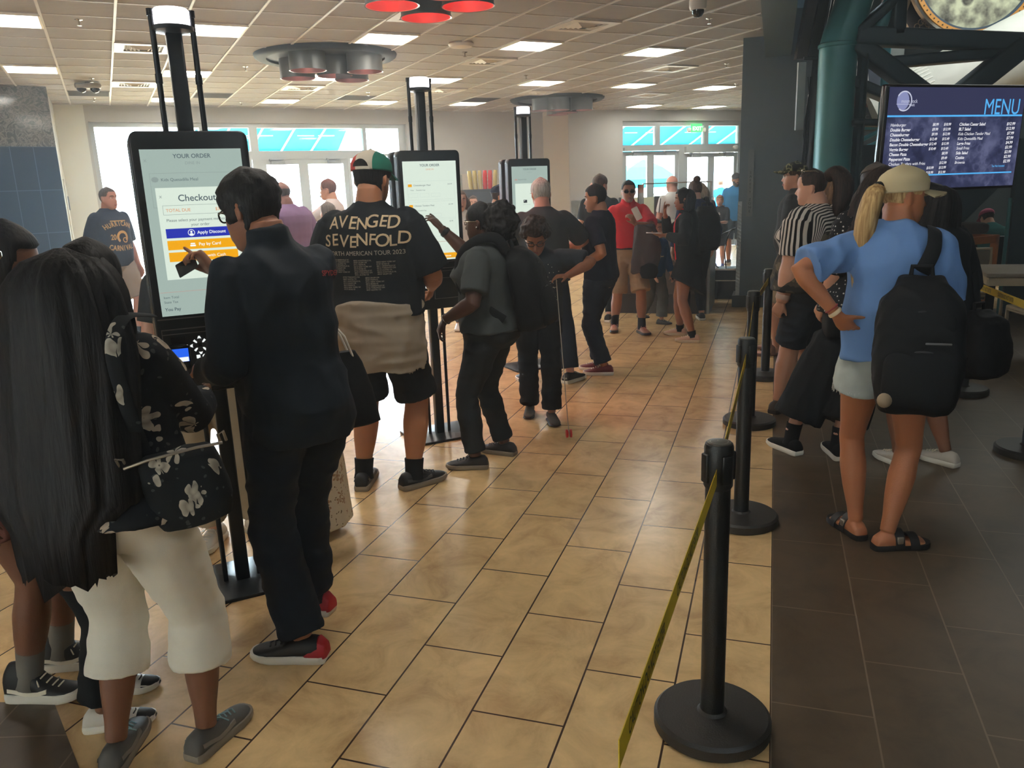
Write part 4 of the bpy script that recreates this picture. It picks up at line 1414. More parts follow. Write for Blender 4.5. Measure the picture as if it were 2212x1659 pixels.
disp = a.build('display', menu_mat(), r, smooth=False)
S_mw = scr('menu_white', (240, 240, 246), 1.0)
S_mb = scr('menu_blue', (84, 176, 240), 1.0)
a = MB(); rect(a, mf(1), -0.605, 0.152, 0.605, 0.34); a.build('header_band', scr('menu_band', (52, 54, 84), 0.9), disp, smooth=False)
a = MB()
rect(a, mf(2), -0.605, 0.146, 0.60, 0.158)
rect(a, mf(2), -0.60, -0.25, 0.575, -0.24)
put_text(a, mf(3), 'MENU', 0.57, 0.160, 0.152, align='RIGHT', bold=0.0, shear=0.0, sx=0.80)
put_text(a, mf(2), 'Tax Not Included', 0.50, -0.205, 0.020, align='RIGHT', bold=0.01, sx=0.85)
a.build('blue_lettering', S_mb, disp, smooth=False)
a = MB()
left = [('Hamburger', '$8.99', '$10.99'), ('Double Burger', '$9.99', '$13.99'), ('Cheeseburger', '$9.99', '$12.99'), ('Double Cheeseburger', '$12.49', '$15.49'), ('Bacon Double Cheeseburger', '$12.49', '$15.99'), ('Veggie Burger', '$10.49', '$13.49'), ('Cheese Pizza', '', '$8.99'), ('Pepperoni Pizza', '', '$9.49'), ('Chicken Tenders with Fries', '', '$12.99'), ('Chicken Sandwich', '$10.99', '$13.99'), ('Fish Sandwich', '$10.99', '$13.99')]
for k, (n_, p1, p2) in enumerate(left):
    y_ = 0.085 - k * 0.0325
    put_text(a, mf(2), n_, -0.57 + 0.002 * k, y_, 0.0285, bold=0.016, shear=0.18)
    if p1:
        put_text(a, mf(2), p1, -0.155, y_ + 0.002, 0.0255, align='RIGHT', bold=0.016, shear=0.18, sx=0.9)
    put_text(a, mf(2), p2, -0.045, y_ + 0.002, 0.0255, align='RIGHT', bold=0.016, shear=0.18, sx=0.9)
rightl = [('Chicken Caesar Salad', '$12.99'), ('BLT Salad', '$12.99'), ('Kids Chicken Tender Meal', '$7.99'), ('Kids Quesadilla Meal', '$7.99'), ('Large Fries', '$4.99'), ('Small Fries', '$3.99'), ('Side Salad', '$3.99'), ('Cookie', '$2.99'), ('Brownie', '$2.99')]
for k, (n_, p2) in enumerate(rightl):
    y_ = 0.085 - k * 0.0325
    put_text(a, mf(2), n_, 0.03, y_, 0.0285, bold=0.016, shear=0.18, sx=0.95)
    put_text(a, mf(2), p2, 0.545, y_, 0.0285, align='RIGHT', bold=0.016, shear=0.18)
a.build('white_lettering', S_mw, disp, smooth=False)
a = MB(); disc(a, mf(2), -0.485, 0.252, 0.052, 32, 0.062); a.build('logo_globe', scr('logo_globe', (140, 146, 190), 0.9), disp, smooth=False)
a = MB(); annulus(a, mf(3), -0.475, 0.25, 0.058, 0.067, 40, -2.2, 2.6); put_text(a, mf(4), 'moon rock', -0.50, 0.238, 0.036, bold=0.012, sx=0.85); put_text(a, mf(4), 'CAFE', -0.43, 0.216, 0.02, bold=0.01); rect(a, mf(4), -0.54, 0.228, -0.42, 0.231)
a.build('logo_ring', scr('logo_silver', (200, 204, 226), 0.9), disp, smooth=False)
MB().box((0.0, 0.1, -0.2), (0.3, 0.2, 0.28)).build('wall_bracket', M_tealdk, r, smooth=False)

# ---- hall behind: signs, moon disc, rocket stage
def board(name, label, cat, c, w, h, m, th=0.04, rz=0.0):
    r = empty(name, c, rz, label=label, cat=cat)
    MB().rbox((0, 0, 0), (w, th, h), 0.02, axis='y').build('panel', m, r)
    return r, (lambda k: (lambda u, v: Vector((u, -th / 2 - 0.002 - 0.002 * k, v))))
M_navy = mat('patch_navy', (34, 46, 66), 0.6)
M_bone = mat('patch_white', (226, 226, 220), 0.6)

r = empty('mission_patch', (7.2, 16.5, 3.45), label='navy round mission patch sign with white figures above the letters APOLL', cat='sign')
M90 = Matrix.Rotation(PI / 2, 4, 'X')
MB().lathe([(0.62, -0.03), (0.63, 0.0), (0.62, 0.03)], 48, M=M90).build('panel', M_navy, r)
fp = lambda u, v: Vector((u, -0.035, v))
a = MB()
for k in (-0.14, 0.0, 0.14):
    disc(a, fp, -0.2 + k, 0.18, 0.045, 16)
    a.f.append(tuple(a.ring([fp(-0.2 + k + q, 0.18 - s) for q, s in [(-0.045, 0.03), (0.045, 0.03), (0.07, 0.22), (-0.07, 0.22)]])))
rect(a, fp, -0.3, 0.26, -0.1, 0.34)
for k, ch in enumerate('APOLLO'):
    an = R(200 + k * 19)
    put_text(a, lambda u, v: fp(u, v), ch, -0.22 + k * 0.115, -0.17 - 0.03 * math.sin(k * 0.55), 0.15, bold=0.02)
a.build('lettering', M_bone, r, smooth=False)
a = MB()
for q in range(20):
    t0, t1 = R(20 + q * 6), R(26 + q * 6)
    a.quad(fp(0.56 * math.cos(t0), 0.56 * math.sin(t0)), fp(0.56 * math.cos(t1), 0.56 * math.sin(t1)), fp(0.58 * math.cos(t1), 0.58 * math.sin(t1)), fp(0.58 * math.cos(t0), 0.58 * math.sin(t0)))
a.build('gold_rim', mat('patch_gold', (190, 140, 90), 0.5), r, smooth=False)
r, fb = board('name_banner', 'red banner sign with white letters reading LOVELL below the navy patch', 'sign', (7.2, 16.4, 3.04), 0.9, 0.22, mat('banner_red', (130, 36, 38), 0.6), rz=0.0)
a = MB(); put_text(a, fb(1), 'W LOVELL', -0.24, -0.05, 0.16, bold=0.02); a.build('lettering', M_bone, r, smooth=False)
r, fb = board('arc_sign', 'dark sign with a curved white line and grey letters under the red banner', 'sign', (7.25, 16.62, 2.70), 1.0, 0.42, mat('sign_dark', (40, 46, 50), 0.6))
a = MB(); put_text(a, fb(1), 'ATLE-C', -0.32, 0.02, 0.12, bold=0.01); a.build('lettering', mat('sign_greytext', (120, 124, 122), 0.6), r, smooth=False)
a = MB(); annulus(a, fb(1), -0.1, 0.5, 0.62, 0.635, 24, R(225), R(315)); a.build('white_arc', M_bone, r, smooth=False)
r, fb = board('emblem_sign', 'brown sign with a big tan letter Y and an engraved emblem beside the moon disc', 'sign', (8.15, 16.6, 4.75), 1.5, 1.3, mat('sign_brown', (46, 34, 34), 0.6))
M_tan = mat('sign_tan', (206, 172, 138), 0.6)
a = MB()
a.f.append(tuple(a.ring([fb(1)(u, v) for u, v in [(-0.58, -0.5), (-0.18, -0.5), (-0.16, -0.38), (-0.28, -0.2), (-0.1, 0.35), (-0.26, 0.35), (-0.38, 0.0), (-0.5, 0.35), (-0.66, 0.35), (-0.46, -0.18), (-0.52, -0.3)]])))
a.build('letter', M_tan, r, smooth=False)
a = MB()
for k in range(7):
    x = -0.02 + 0.07 * k
    annulus(a, fb(1), x, -0.35 + 0.1 * math.sin(k * 0.9), 0.045, 0.062, 16)
for (x, y) in [(0.1, -0.1), (0.22, -0.02), (0.34, -0.1)]:
    disc(a, fb(1), x, y, 0.045)
rect(a, fb(1), 0.0, -0.48, 0.44, -0.42)
a.build('emblem', M_tan, r, smooth=False)
r, fb = board('grey_sign', 'small grey sign with a pale outlined letter under the moon disc', 'sign', (8.72, 16.45, 4.28), 0.34, 0.30, mat('sign_grey', (110, 114, 112), 0.6))
a = MB(); put_text(a, fb(1), 'E', -0.07, -0.1, 0.24); a.build('lettering', M_bone, r, smooth=False)
r, fb = board('letter_sign', 'grey slanted sign with pale letters glimpsed between truss beams', 'sign', (7.1, 15.6, 3.80), 0.7, 0.35, mat('sign_slate', (84, 92, 92), 0.6))
a = MB(); put_text(a, fb(1), 'P L', -0.2, -0.08, 0.22, bold=0.01); a.build('lettering', M_bone, r, smooth=False)
# red lamps
for k, (x, z) in enumerate([(7.28, 2.80), (7.42, 2.79)]):
    o = MB().ball((0, 0, 0), 0.05, 14).build('warning_lamp', mat('lamp_red', (255, 60, 30), 0.4, var=0, emis=6.0, ec=(255, 50, 20)), loc=(x, 16.2, z))
    tag(o, 'glowing red lamp beside the cyan tube, %s of the pair' % ('left' if k == 0 else 'right'), 'lamp', 'pair of red lamps')
# moon disc
def moon_mat():
    m, nt, b, tc, N = nodes('lunar_mural', rough=0.7)
    L = nt.links
    v = N('TexVoronoi'); v.inputs['Scale'].default_value = 1.7
    n = N('TexNoise'); n.inputs['Scale'].default_value = 5; n.inputs['Detail'].default_value = 8
    L.new(tc.outputs['Object'], v.inputs['Vector']); L.new(tc.outputs['Object'], n.inputs['Vector'])
    r1 = ramp(nt, v.outputs['Distance'], [(0.0, (0.05, 0.05, 0.05, 1)), (0.17, (0.12, 0.12, 0.12, 1)), (0.24, (0.9, 0.9, 0.9, 1)), (0.4, (0.6, 0.6, 0.6, 1))])
    ad = N('Math', operation='MULTIPLY_ADD'); L.new(r1.outputs['Color'], ad.inputs[0]); ad.inputs[1].default_value = 0.42; L.new(n.outputs['Fac'], ad.inputs[2])
    r2 = ramp(nt, ad.outputs[0], [(0.52, rgb(30, 27, 27)), (0.66, rgb(120, 122, 108)), (0.92, rgb(196, 202, 174))])
    L.new(r2.outputs['Color'], b.inputs['Base Color'])
    return m
r = empty('moon_disc', (8.96, 16.2, 5.36), label='huge round moon surface mural with an orange rim, cut off at top right', cat='mural')
MB().lathe([(1.10, -0.05), (1.10, 0.05)], 72, M=M90).build('mural', moon_mat(), r)
M_rimo = mat('rim_orange', (196, 138, 60), 0.5)
MB().lathe([(1.10, 0.04), (1.10, 0.10), (1.14, 0.10), (1.14, 0.04)], 72, M=M90, cap=False).build('blue_band', mat('rim_blue', (50, 72, 92), 0.5), r)
MB().lathe([(1.14, 0.0), (1.14, 0.12), (1.23, 0.12), (1.23, 0.0)], 72, M=M90, cap=False).build('orange_rim', M_rimo, r)
MB().lathe([(1.23, -0.05), (1.23, 0.08), (1.27, 0.06), (1.27, -0.05)], 72, M=M90, cap=False).build('silver_rim', M_chrome, r)
a = MB()
for k in range(72):
    t = k * 2 * PI / 72
    a.box((1.185 * math.cos(t), -0.125, 1.185 * math.sin(t)), (0.02, 0.02, 0.02))
a.build('rim_bolts', M_base, r, smooth=False)
# rocket stage
r = empty('rocket_stage', label='white ribbed rocket stage with a yellow ring hanging behind the truss', cat='rocket')
RM = frame((8.2, 15.6, 3.15), (0.86, -0.30, 0.42), (0, 1, 0))      # local x = axis
RM = RM @ Matrix.Rotation(PI / 2, 4, 'Y')
M_rw = mat('rocket_white', (216, 222, 216), 0.45)
MB().lathe([(0.02, -1.2), (0.55, -1.19), (0.62, 0.0), (0.62, 2.6), (0.02, 2.62)], 56, M=RM).build('hull', M_rw, r)
a = MB()
for k in range(44):
    t = k * 2 * PI / 44
    for (z0, z1) in ((-0.75, -0.15), (1.75, 2.35)):
        rr = 0.62 if z0 > 0 else 0.60
        c, s = math.cos(t), math.sin(t)
        a.tube([RM @ Vector((rr * c, rr * s, z0)), RM @ Vector(((rr + 0.02) * c, (rr + 0.02) * s, (z0 + z1) / 2)), RM @ Vector((rr * c, rr * s, z1))], 0.022, 6)
a.build('ribs', mat('rocket_rib', (236, 240, 234), 0.4), r)
MB().lathe([(0.62, 2.38), (0.72, 2.40), (0.72, 2.52), (0.62, 2.54)], 56, M=RM, cap=False).build('yellow_ring', mat('ring_yellow', (220, 156, 24), 0.5), r)
a = MB()
for k in range(56):
    t = k * 2 * PI / 56
    a.box(RM @ Vector((0.73 * math.cos(t), 0.73 * math.sin(t), 2.46)), (0.025, 0.025, 0.05))
a.build('ring_bolts', M_base, r, smooth=False)
a = MB()
for k in range(7):
    a.box(RM @ Vector((-0.32 + 0.0 * k, -0.545, 0.55 + 0.035 * k)), (0.22, 0.01, 0.014), )
a.build('flag_stripes', mat('flag_red', (170, 90, 84), 0.6), r, smooth=False)

# ---- dining furniture
r = empty('dining_partition', label='dark teal slanted partition panel below the menu screen', cat='partition')
a = MB(); a.prism([(3.99, 0.0), (4.7, 0.0), (4.98, 0.72), (5.70, 1.46), (5.9, 1.96), (3.99, 1.96)], lambda u, v, d: Vector((u, 9.35 + d, v)), 0, 0.12); a.build('panel', M_tealdk, r, smooth=False)
r = empty('teal_panel', label='dark teal upright panel with a pale edge pole at the far right', cat='panel')
MB().tube([(5.70, 9.15, 0.0), (5.70, 9.15, 1.32)], 0.02, 12).build('edge_pole', M_teal, r)
MB().box((6.35, 9.2, 0.98), (1.2, 0.08, 1.96)).build('panel', M_tealdk, r, smooth=False)
M_tt = mat('table_grey_top', (128, 116, 100), 0.4)
M_cf = mat('chair_frame_cream', (168, 152, 124), 0.45)
M_cs = mat('chair_slat_grey', (96, 86, 72), 0.6)
TM = Matrix.Rotation(R(20), 4, 'Z')
r = empty('dining_table', (4.19, 6.94, 0), R(-20), label='pale rectangular dining table with black legs at the right edge', cat='table')
MB().rbox((0.7, 0.40, 0.735), (1.4, 0.82, 0.035), 0.01, ch=0.004).build('tabletop', M_tt, r)
MB().box((0.7, 0.40, 0.68), (1.36, 0.78, 0.075)).build('apron', M_cf, r, smooth=False)
for x in (0.05, 1.35):
    for y in (0.05, 0.76):
        MB().box((x, y, 0.345), (0.06, 0.06, 0.69)).build('leg', M_blackg, r, smooth=False)
def dchair(x, y, rz, label):
    r = empty('dining_chair', (x, y, 0), rz, label=label, cat='chair', group='cream dining chairs')
    MB().rbox((0, 0, 0.445), (0.44, 0.42, 0.035), 0.02).build('seat', M_cf, r)
    for sx in (-1, 1):
        MB().tube([(sx * 0.20, 0.20, 0.44), (sx * 0.205, 0.22, 0.0)], 0.016, 10).build('leg', M_cf, r)
        MB().tube([(sx * 0.20, -0.28, 0.86), (sx * 0.20, -0.22, 0.45), (sx * 0.205, -0.26, 0.0)], 0.017, 10).build('leg', M_cf, r)
    MB().rbox((0, -0.255, 0.70), (0.38, 0.02, 0.26), 0.01, axis='y', M=Matrix.Translation((0, 0, 0))).build('backrest', M_cs, r)
    a = MB()
    MB().tube([(-0.2, -0.275, 0.845), (0.2, -0.275, 0.845)], 0.014, 8).build('top_rail', M_cf, r)
    a.tube([(-0.2, 0.2, 0.42), (0.2, 0.2, 0.42)], 0.012, 8)
    for sx in (-1, 1):
        a.tube([(sx * 0.2, 0.2, 0.42), (sx * 0.2, -0.22, 0.42)], 0.012, 8)
    a.build('rail_frame', M_cf, r)
    return r
dchair(4.62, 6.78, R(-8), 'cream dining chair on the near side of the pale table')
dchair(4.72, 8.02, R(165), 'cream dining chair tucked at the far side of the pale table, broad back showing')
M_hw = mat('highchair_wood', (166, 96, 40), 0.45, var=0.2, scale=4, stretch=(1, 1, 8))
r = empty('high_chair', (5.02, 8.85, 0), R(25), label='orange-brown wooden high chair behind the pale table', cat='high chair')
for sx in (-1, 1):
    a = MB()
    a.box((sx * 0.24, -0.22, 0.47), (0.03, 0.08, 0.94))
    a.box((sx * 0.24, 0.22, 0.47), (0.03, 0.08, 0.94))
    a.box((sx * 0.24, 0, 0.91), (0.03, 0.52, 0.075))
    a.box((sx * 0.24, 0, 0.66), (0.03, 0.38, 0.06))
    a.box((sx * 0.24, 0, 0.2), (0.03, 0.38, 0.05))
    a.build('side_frame', M_hw, r, smooth=False)
a = MB(); a.box((0, 0.0, 0.56), (0.46, 0.36, 0.025)); a.build('seat', M_hw, r, smooth=False)
a = MB(); a.box((0, -0.22, 0.90), (0.46, 0.03, 0.08)); a.box((0, -0.22, 0.70), (0.46, 0.03, 0.07)); a.build('backrest', M_hw, r, smooth=False)
a = MB(); a.box((0, 0.22, 0.76), (0.46, 0.03, 0.06)); a.build('front_bar', M_hw, r, smooth=False)
o = MB().rbox((0, 0, 0), (0.55, 0.35, 0.12), 0.06).build('dark_bag', mat('bag_brown', (52, 40, 34), 0.7), loc=(5.05, 9.0, 1.012))
tag(o, 'dark brown bag lying on top of the wooden high chair', 'bag')
a = MB(); a.box((6.0, 10.25, 0.73), (1.1, 0.6, 0.03)); a.box((6.0, 10.25, 0.36), (0.08, 0.08, 0.70))
o = a.build('cafe_table', M_blackg, smooth=False); tag(o, 'dark cafe table in front of the seated person in teal', 'table')
r = empty('cafe_chair', (5.95, 9.62, 0), 0, label='black chair under the seated person in teal', cat='chair')
MB().rbox((0, 0.0, 0.44), (0.42, 0.42, 0.03), 0.02).build('seat', M_blackg, r)
MB().rbox((0, -0.24, 0.66), (0.42, 0.03, 0.44), 0.02, axis='y').build('backrest', M_blackg, r)
for sx in (-1, 1):
    for sy in (-1, 1):
        MB().tube([(sx * 0.19, sy * 0.2, 0.44), (sx * 0.2, sy * 0.22, 0)], 0.013, 8).build('leg', M_blackg, r)

# ================================================================= PEOPLE
SKIN = {}
def skin(name, c):
    if name not in SKIN:
        m = mat('skin_' + name, c, 0.5, var=0.10, scale=7, bump=0.08, bscale=160)
        b = m.node_tree.nodes['Principled BSDF']
        b.inputs['Subsurface Weight'].default_value = 0.08
        b.inputs['Subsurface Radius'].default_value = (0.02, 0.008, 0.004)
        SKIN[name] = m
    return SKIN[name]
def hair_mat(name, c, c2=None):
    if name in _MATS:
        return _MATS[name]
    m, nt, b, tc, N = nodes(name, rough=0.6, spec=0.3)
    mp = N('Mapping')
    mp.inputs['Scale'].default_value = (60, 60, 2.5)
    n = N('TexNoise')
    n.inputs['Scale'].default_value = 1.6
    n.inputs['Detail'].default_value = 5
    nt.links.new(tc.outputs['Object'], mp.inputs['Vector'])
    nt.links.new(mp.outputs['Vector'], n.inputs['Vector'])
    c2 = c2 or tuple(min(255, int(x * 1.5 + 8)) for x in c)
    r = ramp(nt, n.outputs['Fac'], [(0.35, rgb(*c)), (0.7, rgb(*c2))])
    nt.links.new(r.outputs['Color'], b.inputs['Base Color'])
    bp = N('Bump')
    bp.inputs['Strength'].default_value = 0.6
    bp.inputs['Distance'].default_value = 0.006
    nt.links.new(n.outputs['Fac'], bp.inputs['Height'])
    nt.links.new(bp.outputs['Normal'], b.inputs['Normal'])
    _MATS[name] = m
    return m
def cloth(name, c, rough=0.85, var=0.10, scale=4, bump=0.10):
    return mat(name, c, rough, var=var, scale=scale, bump=bump, bscale=450, spec=0.25)
def sst(a, b, x):
    t = max(0.0, min(1.0, (x - a) / (b - a)))
    return t * t * (3 - 2 * t)
def lerp_tab(tab, x):
    if x <= tab[0][0]:
        return tab[0][1]
    for (x0, y0), (x1, y1) in zip(tab, tab[1:]):
        if x <= x1:
            t = (x - x0) / (x1 - x0)
            return y0 + (y1 - y0) * t
    return tab[-1][1]
HF = [(-.5, .30), (-.45, .365), (-.38, .35), (-.31, .385), (-.25, .365), (-.15, .365), (-.03, .345), (.06, .38), (.16, .375), (.26, .345), (.36, .265), (.44, .14), (.485, .02), (.5, -.03)]
HB = [(-.5, .02), (-.42, -.06), (-.32, -.14), (-.22, -.24), (-.1, -.335), (0, -.385), (.1, -.405), (.2, -.40), (.3, -.355), (.4, -.25), (.47, -.12), (.5, -.05)]
HW = [(-.5, .09), (-.45, .165), (-.37, .215), (-.25, .265), (-.1, .295), (0, .305), (.1, .315), (.2, .31), (.3, .275), (.4, .195), (.46, .105), (.5, .02)]
def head_rings(n=40, zs=None, fn=None):
    zs = zs or [-.5, -.475, -.44, -.40, -.36, -.32, -.29, -.26, -.22, -.17, -.12, -.07, -.03, .01, .05, .10, .15, .2, .25, .3, .35, .4, .44, .47, .49, .5]
    out = []
    for z in zs:
        f, b, w = lerp_tab(HF, z), lerp_tab(HB, z), lerp_tab(HW, z)
        ym = (f + b) * 0.5 * 0.6
        ring = []
        for k in range(n):
            a = 2 * PI * k / n
            c, s = math.cos(a), math.sin(a)
            x = w * math.copysign(abs(s) ** 0.92, s)
            y = ym + (f - ym) * c ** 0.9 if c > 0 else ym + (ym - b) * -(abs(c) ** 0.95)
            zz = z
            if fn:
                x, y, zz = fn(a if a <= PI else a - 2 * PI, x, y, zz, ym)
            ring.append((x, y, zz))
        out.append(ring)
    return out
def face_fn(a, x, y, z, ym):
    # eye sockets, cheek, lips
    for sx in (-1, 1):
        d = ((x - sx * .13) / .07) ** 2 + ((z - .0) / .05) ** 2
        if y > 0:
            y -= 0.035 * math.exp(-d)
            d2 = ((x - sx * .16) / .08) ** 2 + ((z + .14) / .09) ** 2
            y += 0.012 * math.exp(-d2)
    return x, y, z
def xf(M, pts):
    return [M @ Vector(p) for p in pts]
class P:
    pass
def limb_pts(a, b, c, n=7):
    """smooth bent chain a-b-c"""
    a, b, c = Vector(a), Vector(b), Vector(c)
    out = []
    for k in range(n + 1):
        out.append((k / n, a.lerp(b, k / n)))
    for k in range(1, n + 1):
        out.append((1 + k / n, b.lerp(c, k / n)))
    return out
def ik(a, c, l1, l2, pole):
    a, c = Vector(a), Vector(c)
    d = c - a
    L = min(d.length, (l1 + l2) * 0.999)
    L = max(L, abs(l1 - l2) + 0.02)
    dn = d.normalized()
    c = a + dn * L
    x = (l1 * l1 - l2 * l2 + L * L) / (2 * L)
    h = math.sqrt(max(0, l1 * l1 - x * x))
    p = Vector(pole)
    p = p - dn * p.dot(dn)
    if p.length < 1e-5:
        p = Vector((0, 1, 0)) - dn * dn.y
    return a + dn * x + p.normalized() * h, c
ARM_R = [(0, .0325), (.25, .032), (.6, .029), (.9, .025), (1.0, .0245), (1.25, .0255), (1.6, .0205), (1.85, .0165), (2.0, .0155)]
LEG_R = [(0, .056), (.2, .055), (.5, .047), (.85, .036), (1.0, .034), (1.15, .033), (1.35, .0365), (1.6, .031), (1.85, .022), (2.0, .0205)]
TORSO = [(.455, .066, .052, -.004), (.485, .092, .068, -.008), (.52, .100, .073, -.010), (.56, .095, .068, -.005), (.60, .087, .061, .0), (.65, .087, .063, .003), (.70, .093, .068, .005), (.745, .101, .070, .003), (.785, .105, .062, .0), (.812, .090, .048, -.004), (.832, .060, .040, -.008), (.852, .037, .036, -.008), (.89, .033, .036, .0)]
def super_ring(c, u, v, a, b, n=28, e=2.3):
    pts = []
    for k in range(n):
        t = 2 * PI * k / n
        cs, sn = math.cos(t), math.sin(t)
        pts.append(Vector(c) + u * (a * math.copysign(abs(cs) ** (2 / e), cs)) + v * (b * math.copysign(abs(sn) ** (2 / e), sn)))
    return pts
def make_pose(sp):
    p = P()
    H = sp['H']
    p.H = H
    b = dict(w=1, d=1, belly=0, hip=1, bust=0, sh=1, arm=1, leg=1, head=1)
    b.update(sp.get('build', {}))
    p.b = b
    lean, side, twist = [R(q) for q in sp.get('lean', (0, 0, 0))]
    piv = Vector((0, 0, .5 * H))
    off = Vector(sp.get('hip', (0, 0, 0)))
    Rm = (Matrix.Rotation(-twist, 3, 'Z') @ Matrix.Rotation(-lean, 3, 'X') @ Matrix.Rotation(side, 3, 'Y'))
    def up(q, t=1.0):
        q = Vector(q)
        r = piv + Rm @ (q - piv)
        return q.lerp(r, t) + off
    p.up, p.Rm = up, Rm
    p.drop = sp.get('drop', 0.0)
    p.sh = {s: up((s * .093 * H * b['sh'] * (0.5 + 0.5 * b['w']), -.004 * H, .790 * H)) for s in (-1, 1)}
    p.hipj = {s: Vector((s * .052 * H * b['hip'], 0, .497 * H)) + off for s in (-1, 1)}
    rzr = sp['rz']
    base = Vector((sp['pos'][0], sp['pos'][1], 0))
    toloc = Matrix.Rotation(-rzr, 3, 'Z')
    def local(q):
        if q[0] == 'W':
            return toloc @ (Vector(q[1:4]) - base)
        return Vector(q)
    p.local = local
    # legs
    p.leg = {}
    for s, key in ((-1, 'fl'), (1, 'fr')):
        f = sp.get(key, (s * .058 * H, 0.0, s * 10))
        if f[0] == 'W':
            q = local(f)
            yaw = f[4] - math.degrees(-rzr) if len(f) > 4 else s * 10
            lift = f[3]
        else:
            q = Vector((f[0], f[1], 0))
            yaw = f[2]
            lift = f[3] if len(f) > 3 else 0.0
        q.z = 0
        ank = Vector((q.x, q.y, .048 * H + lift))
        yr = R(yaw)
        td = Vector((math.sin(yr), math.cos(yr), 0))
        kp = sp.get('kneepole', {}).get(key, None)
        kn, ank = ik(p.hipj[s], ank, .232 * H, .232 * H, kp or (td * 0.7 + Vector((0, .5, 0))))
        p.leg[s] = (p.hipj[s], kn, ank, td, lift)
    # arms
    p.arm = {}
    for s, key in ((-1, 'hl'), (1, 'hr')):
        f = sp.get(key)
        if f is None:
            t = up((s * (.135 + .022 * b['w']) * H * b['sh'], .03 * H, .475 * H), 0.6)
        else:
            t = local(f)
        pole = sp.get('el' if s < 0 else 'er', (s * 0.4, -1, -0.1))
        el, wr = ik(p.sh[s], t, .168 * H, .148 * H, pole)
        p.arm[s] = (p.sh[s], el, wr)
    # head
    hl, hy, hp = 0, 0, 0
    hyaw, hpitch, hroll = [R(q) for q in sp.get('head', (0, 0, 0))]
    hh = max(.215, .138 * H) * b['head']
    p.hh = hh
    nb = up((0, -.004 * H, .855 * H))
    p.neck = nb
    Mh = Matrix.Rotation(-hyaw, 4, 'Z') @ Matrix.Rotation(-hpitch, 4, 'X') @ Matrix.Rotation(hroll, 4, 'Y')
    fwd = sp.get('headfwd', 0.0)
    c = nb + Vector((0, 0, -.006 * H)) + (Rm @ Vector((0, .012 * H + fwd, 0))) + (Mh.to_3x3() @ Vector((0, .06 * hh, .47 * hh)))
    p.Mh = Matrix.Translation(c) @ Mh @ Matrix.Scale(hh, 4)
    p.hc = c
    p.hR = Mh.to_3x3()
    return p
def torso_rings(p, zmin, zmax, o=0.0, drape=0.0, cover=1.0, n=28, flare=0.0, extra=None):
    H, b = p.H, p.b
    rings = []
    zs = [t[0] for t in TORSO]
    zlist = [zmin] + [z for z in zs if zmin + .006 < z < zmax - .006] + [zmax]
    # denser
    dense = []
    for z0, z1 in zip(zlist, zlist[1:]):
        dense += [z0, (z0 + z1) / 2]
    dense.append(zlist[-1])
    wmax = 0
    chest = (.101 * b['w'] * b['sh'], .070 * b['d'])
    for z in dense:
        w = lerp_tab([(t[0], t[1]) for t in TORSO], z)
        d = lerp_tab([(t[0], t[2]) for t in TORSO], z)
        y = lerp_tab([(t[0], t[3]) for t in TORSO], z)
        kw = b['w'] if z < .80 else 1 + (b['w'] - 1) * (1 - sst(.80, .86, z))
        kd = b['d'] if z < .80 else 1 + (b['d'] - 1) * (1 - sst(.80, .86, z))
        if z < .62:
            kw *= 1 + (b['hip'] - 1) * (1 - sst(.54, .62, z))
            kd *= 1 + (b['hip'] - 1) * 0.7 * (1 - sst(.54, .62, z))
        if z > .68:
            kw *= 1 + (b['sh'] - 1) * sst(.68, .76, z) * (1 - sst(.815, .85, z))
        w, d = w * kw * cover, d * kd * cover
        bel = b['belly'] * math.exp(-((z - .60) / .06) ** 2)
        d += bel * .5
        y += bel * .5
        if b['bust']:
            g = b['bust'] * math.exp(-((z - .725) / .03) ** 2)
            d += g * .5
            y += g * .5
        if drape and z < .745:
            t = sst(.745, .66, z) if False else 1 - sst(.66, .745, z)
            w = max(w, w + (chest[0] * drape - w) * t)
            d = max(d, d + (chest[1] * drape - d) * t)
        if z < .66 and flare:
            w += flare * (.66 - z)
            d += flare * (.66 - z) * 0.8
        t = sst(.50, .62, z)
        c = p.up((0, y * H, z * H), t)
        u = (Vector((1, 0, 0)).lerp(p.Rm @ Vector((1, 0, 0)), t)).normalized()
        v = (Vector((0, 1, 0)).lerp(p.Rm @ Vector((0, 1, 0)), t)).normalized()
        oo = o if z < .81 else o * (1 - .6 * sst(.81, .85, z))
        rings.append(super_ring(c, u, v, w * H + oo, d * H + oo, n))
    return rings
def arm_tube(mb, p, s, t0, t1, o=0.0, k=1.0, grow=0.0):
    a, e, w = p.arm[s]
    H = p.H
    pts, rad = [], []
    for t, q in limb_pts(a, e, w, 8):
        if t < t0 - 1e-6 or t > t1 + 1e-6:
            continue
        pts.append(q)
        rad.append(lerp_tab(ARM_R, t) * H * p.b['arm'] * k + o + grow * (t - t0))
    # end exactly at t1
    def pos(t):
        return a.lerp(e, t) if t <= 1 else e.lerp(w, t - 1)
    if abs(t1 - round(t1 * 8) / 8) > 1e-3:
        pts.append(pos(t1))
        rad.append(lerp_tab(ARM_R, t1) * H * p.b['arm'] * k + o + grow * (t1 - t0))
    mb.tube(pts, rad, 16)
def leg_tube(mb, p, s, t0, t1, o=0.0, k=1.0, grow=0.0, straight=0.0):
    h, kn, an, td, lift = p.leg[s]
    H = p.H
    def pos(t):
        return h.lerp(kn, t) if t <= 1 else kn.lerp(an, t - 1)
    n = max(4, int((t1 - t0) * 12))
    pts, rad = [], []
    for i in range(n + 1):
        t = t0 + (t1 - t0) * i / n
        pts.append(pos(t))
        r = lerp_tab(LEG_R, t) * H * p.b['leg'] * k + o
        if straight and t > 0.5:
            r = max(r, straight * H)
        rad.append(r + grow * (t - t0))
    mb.tube(pts, rad, 18)
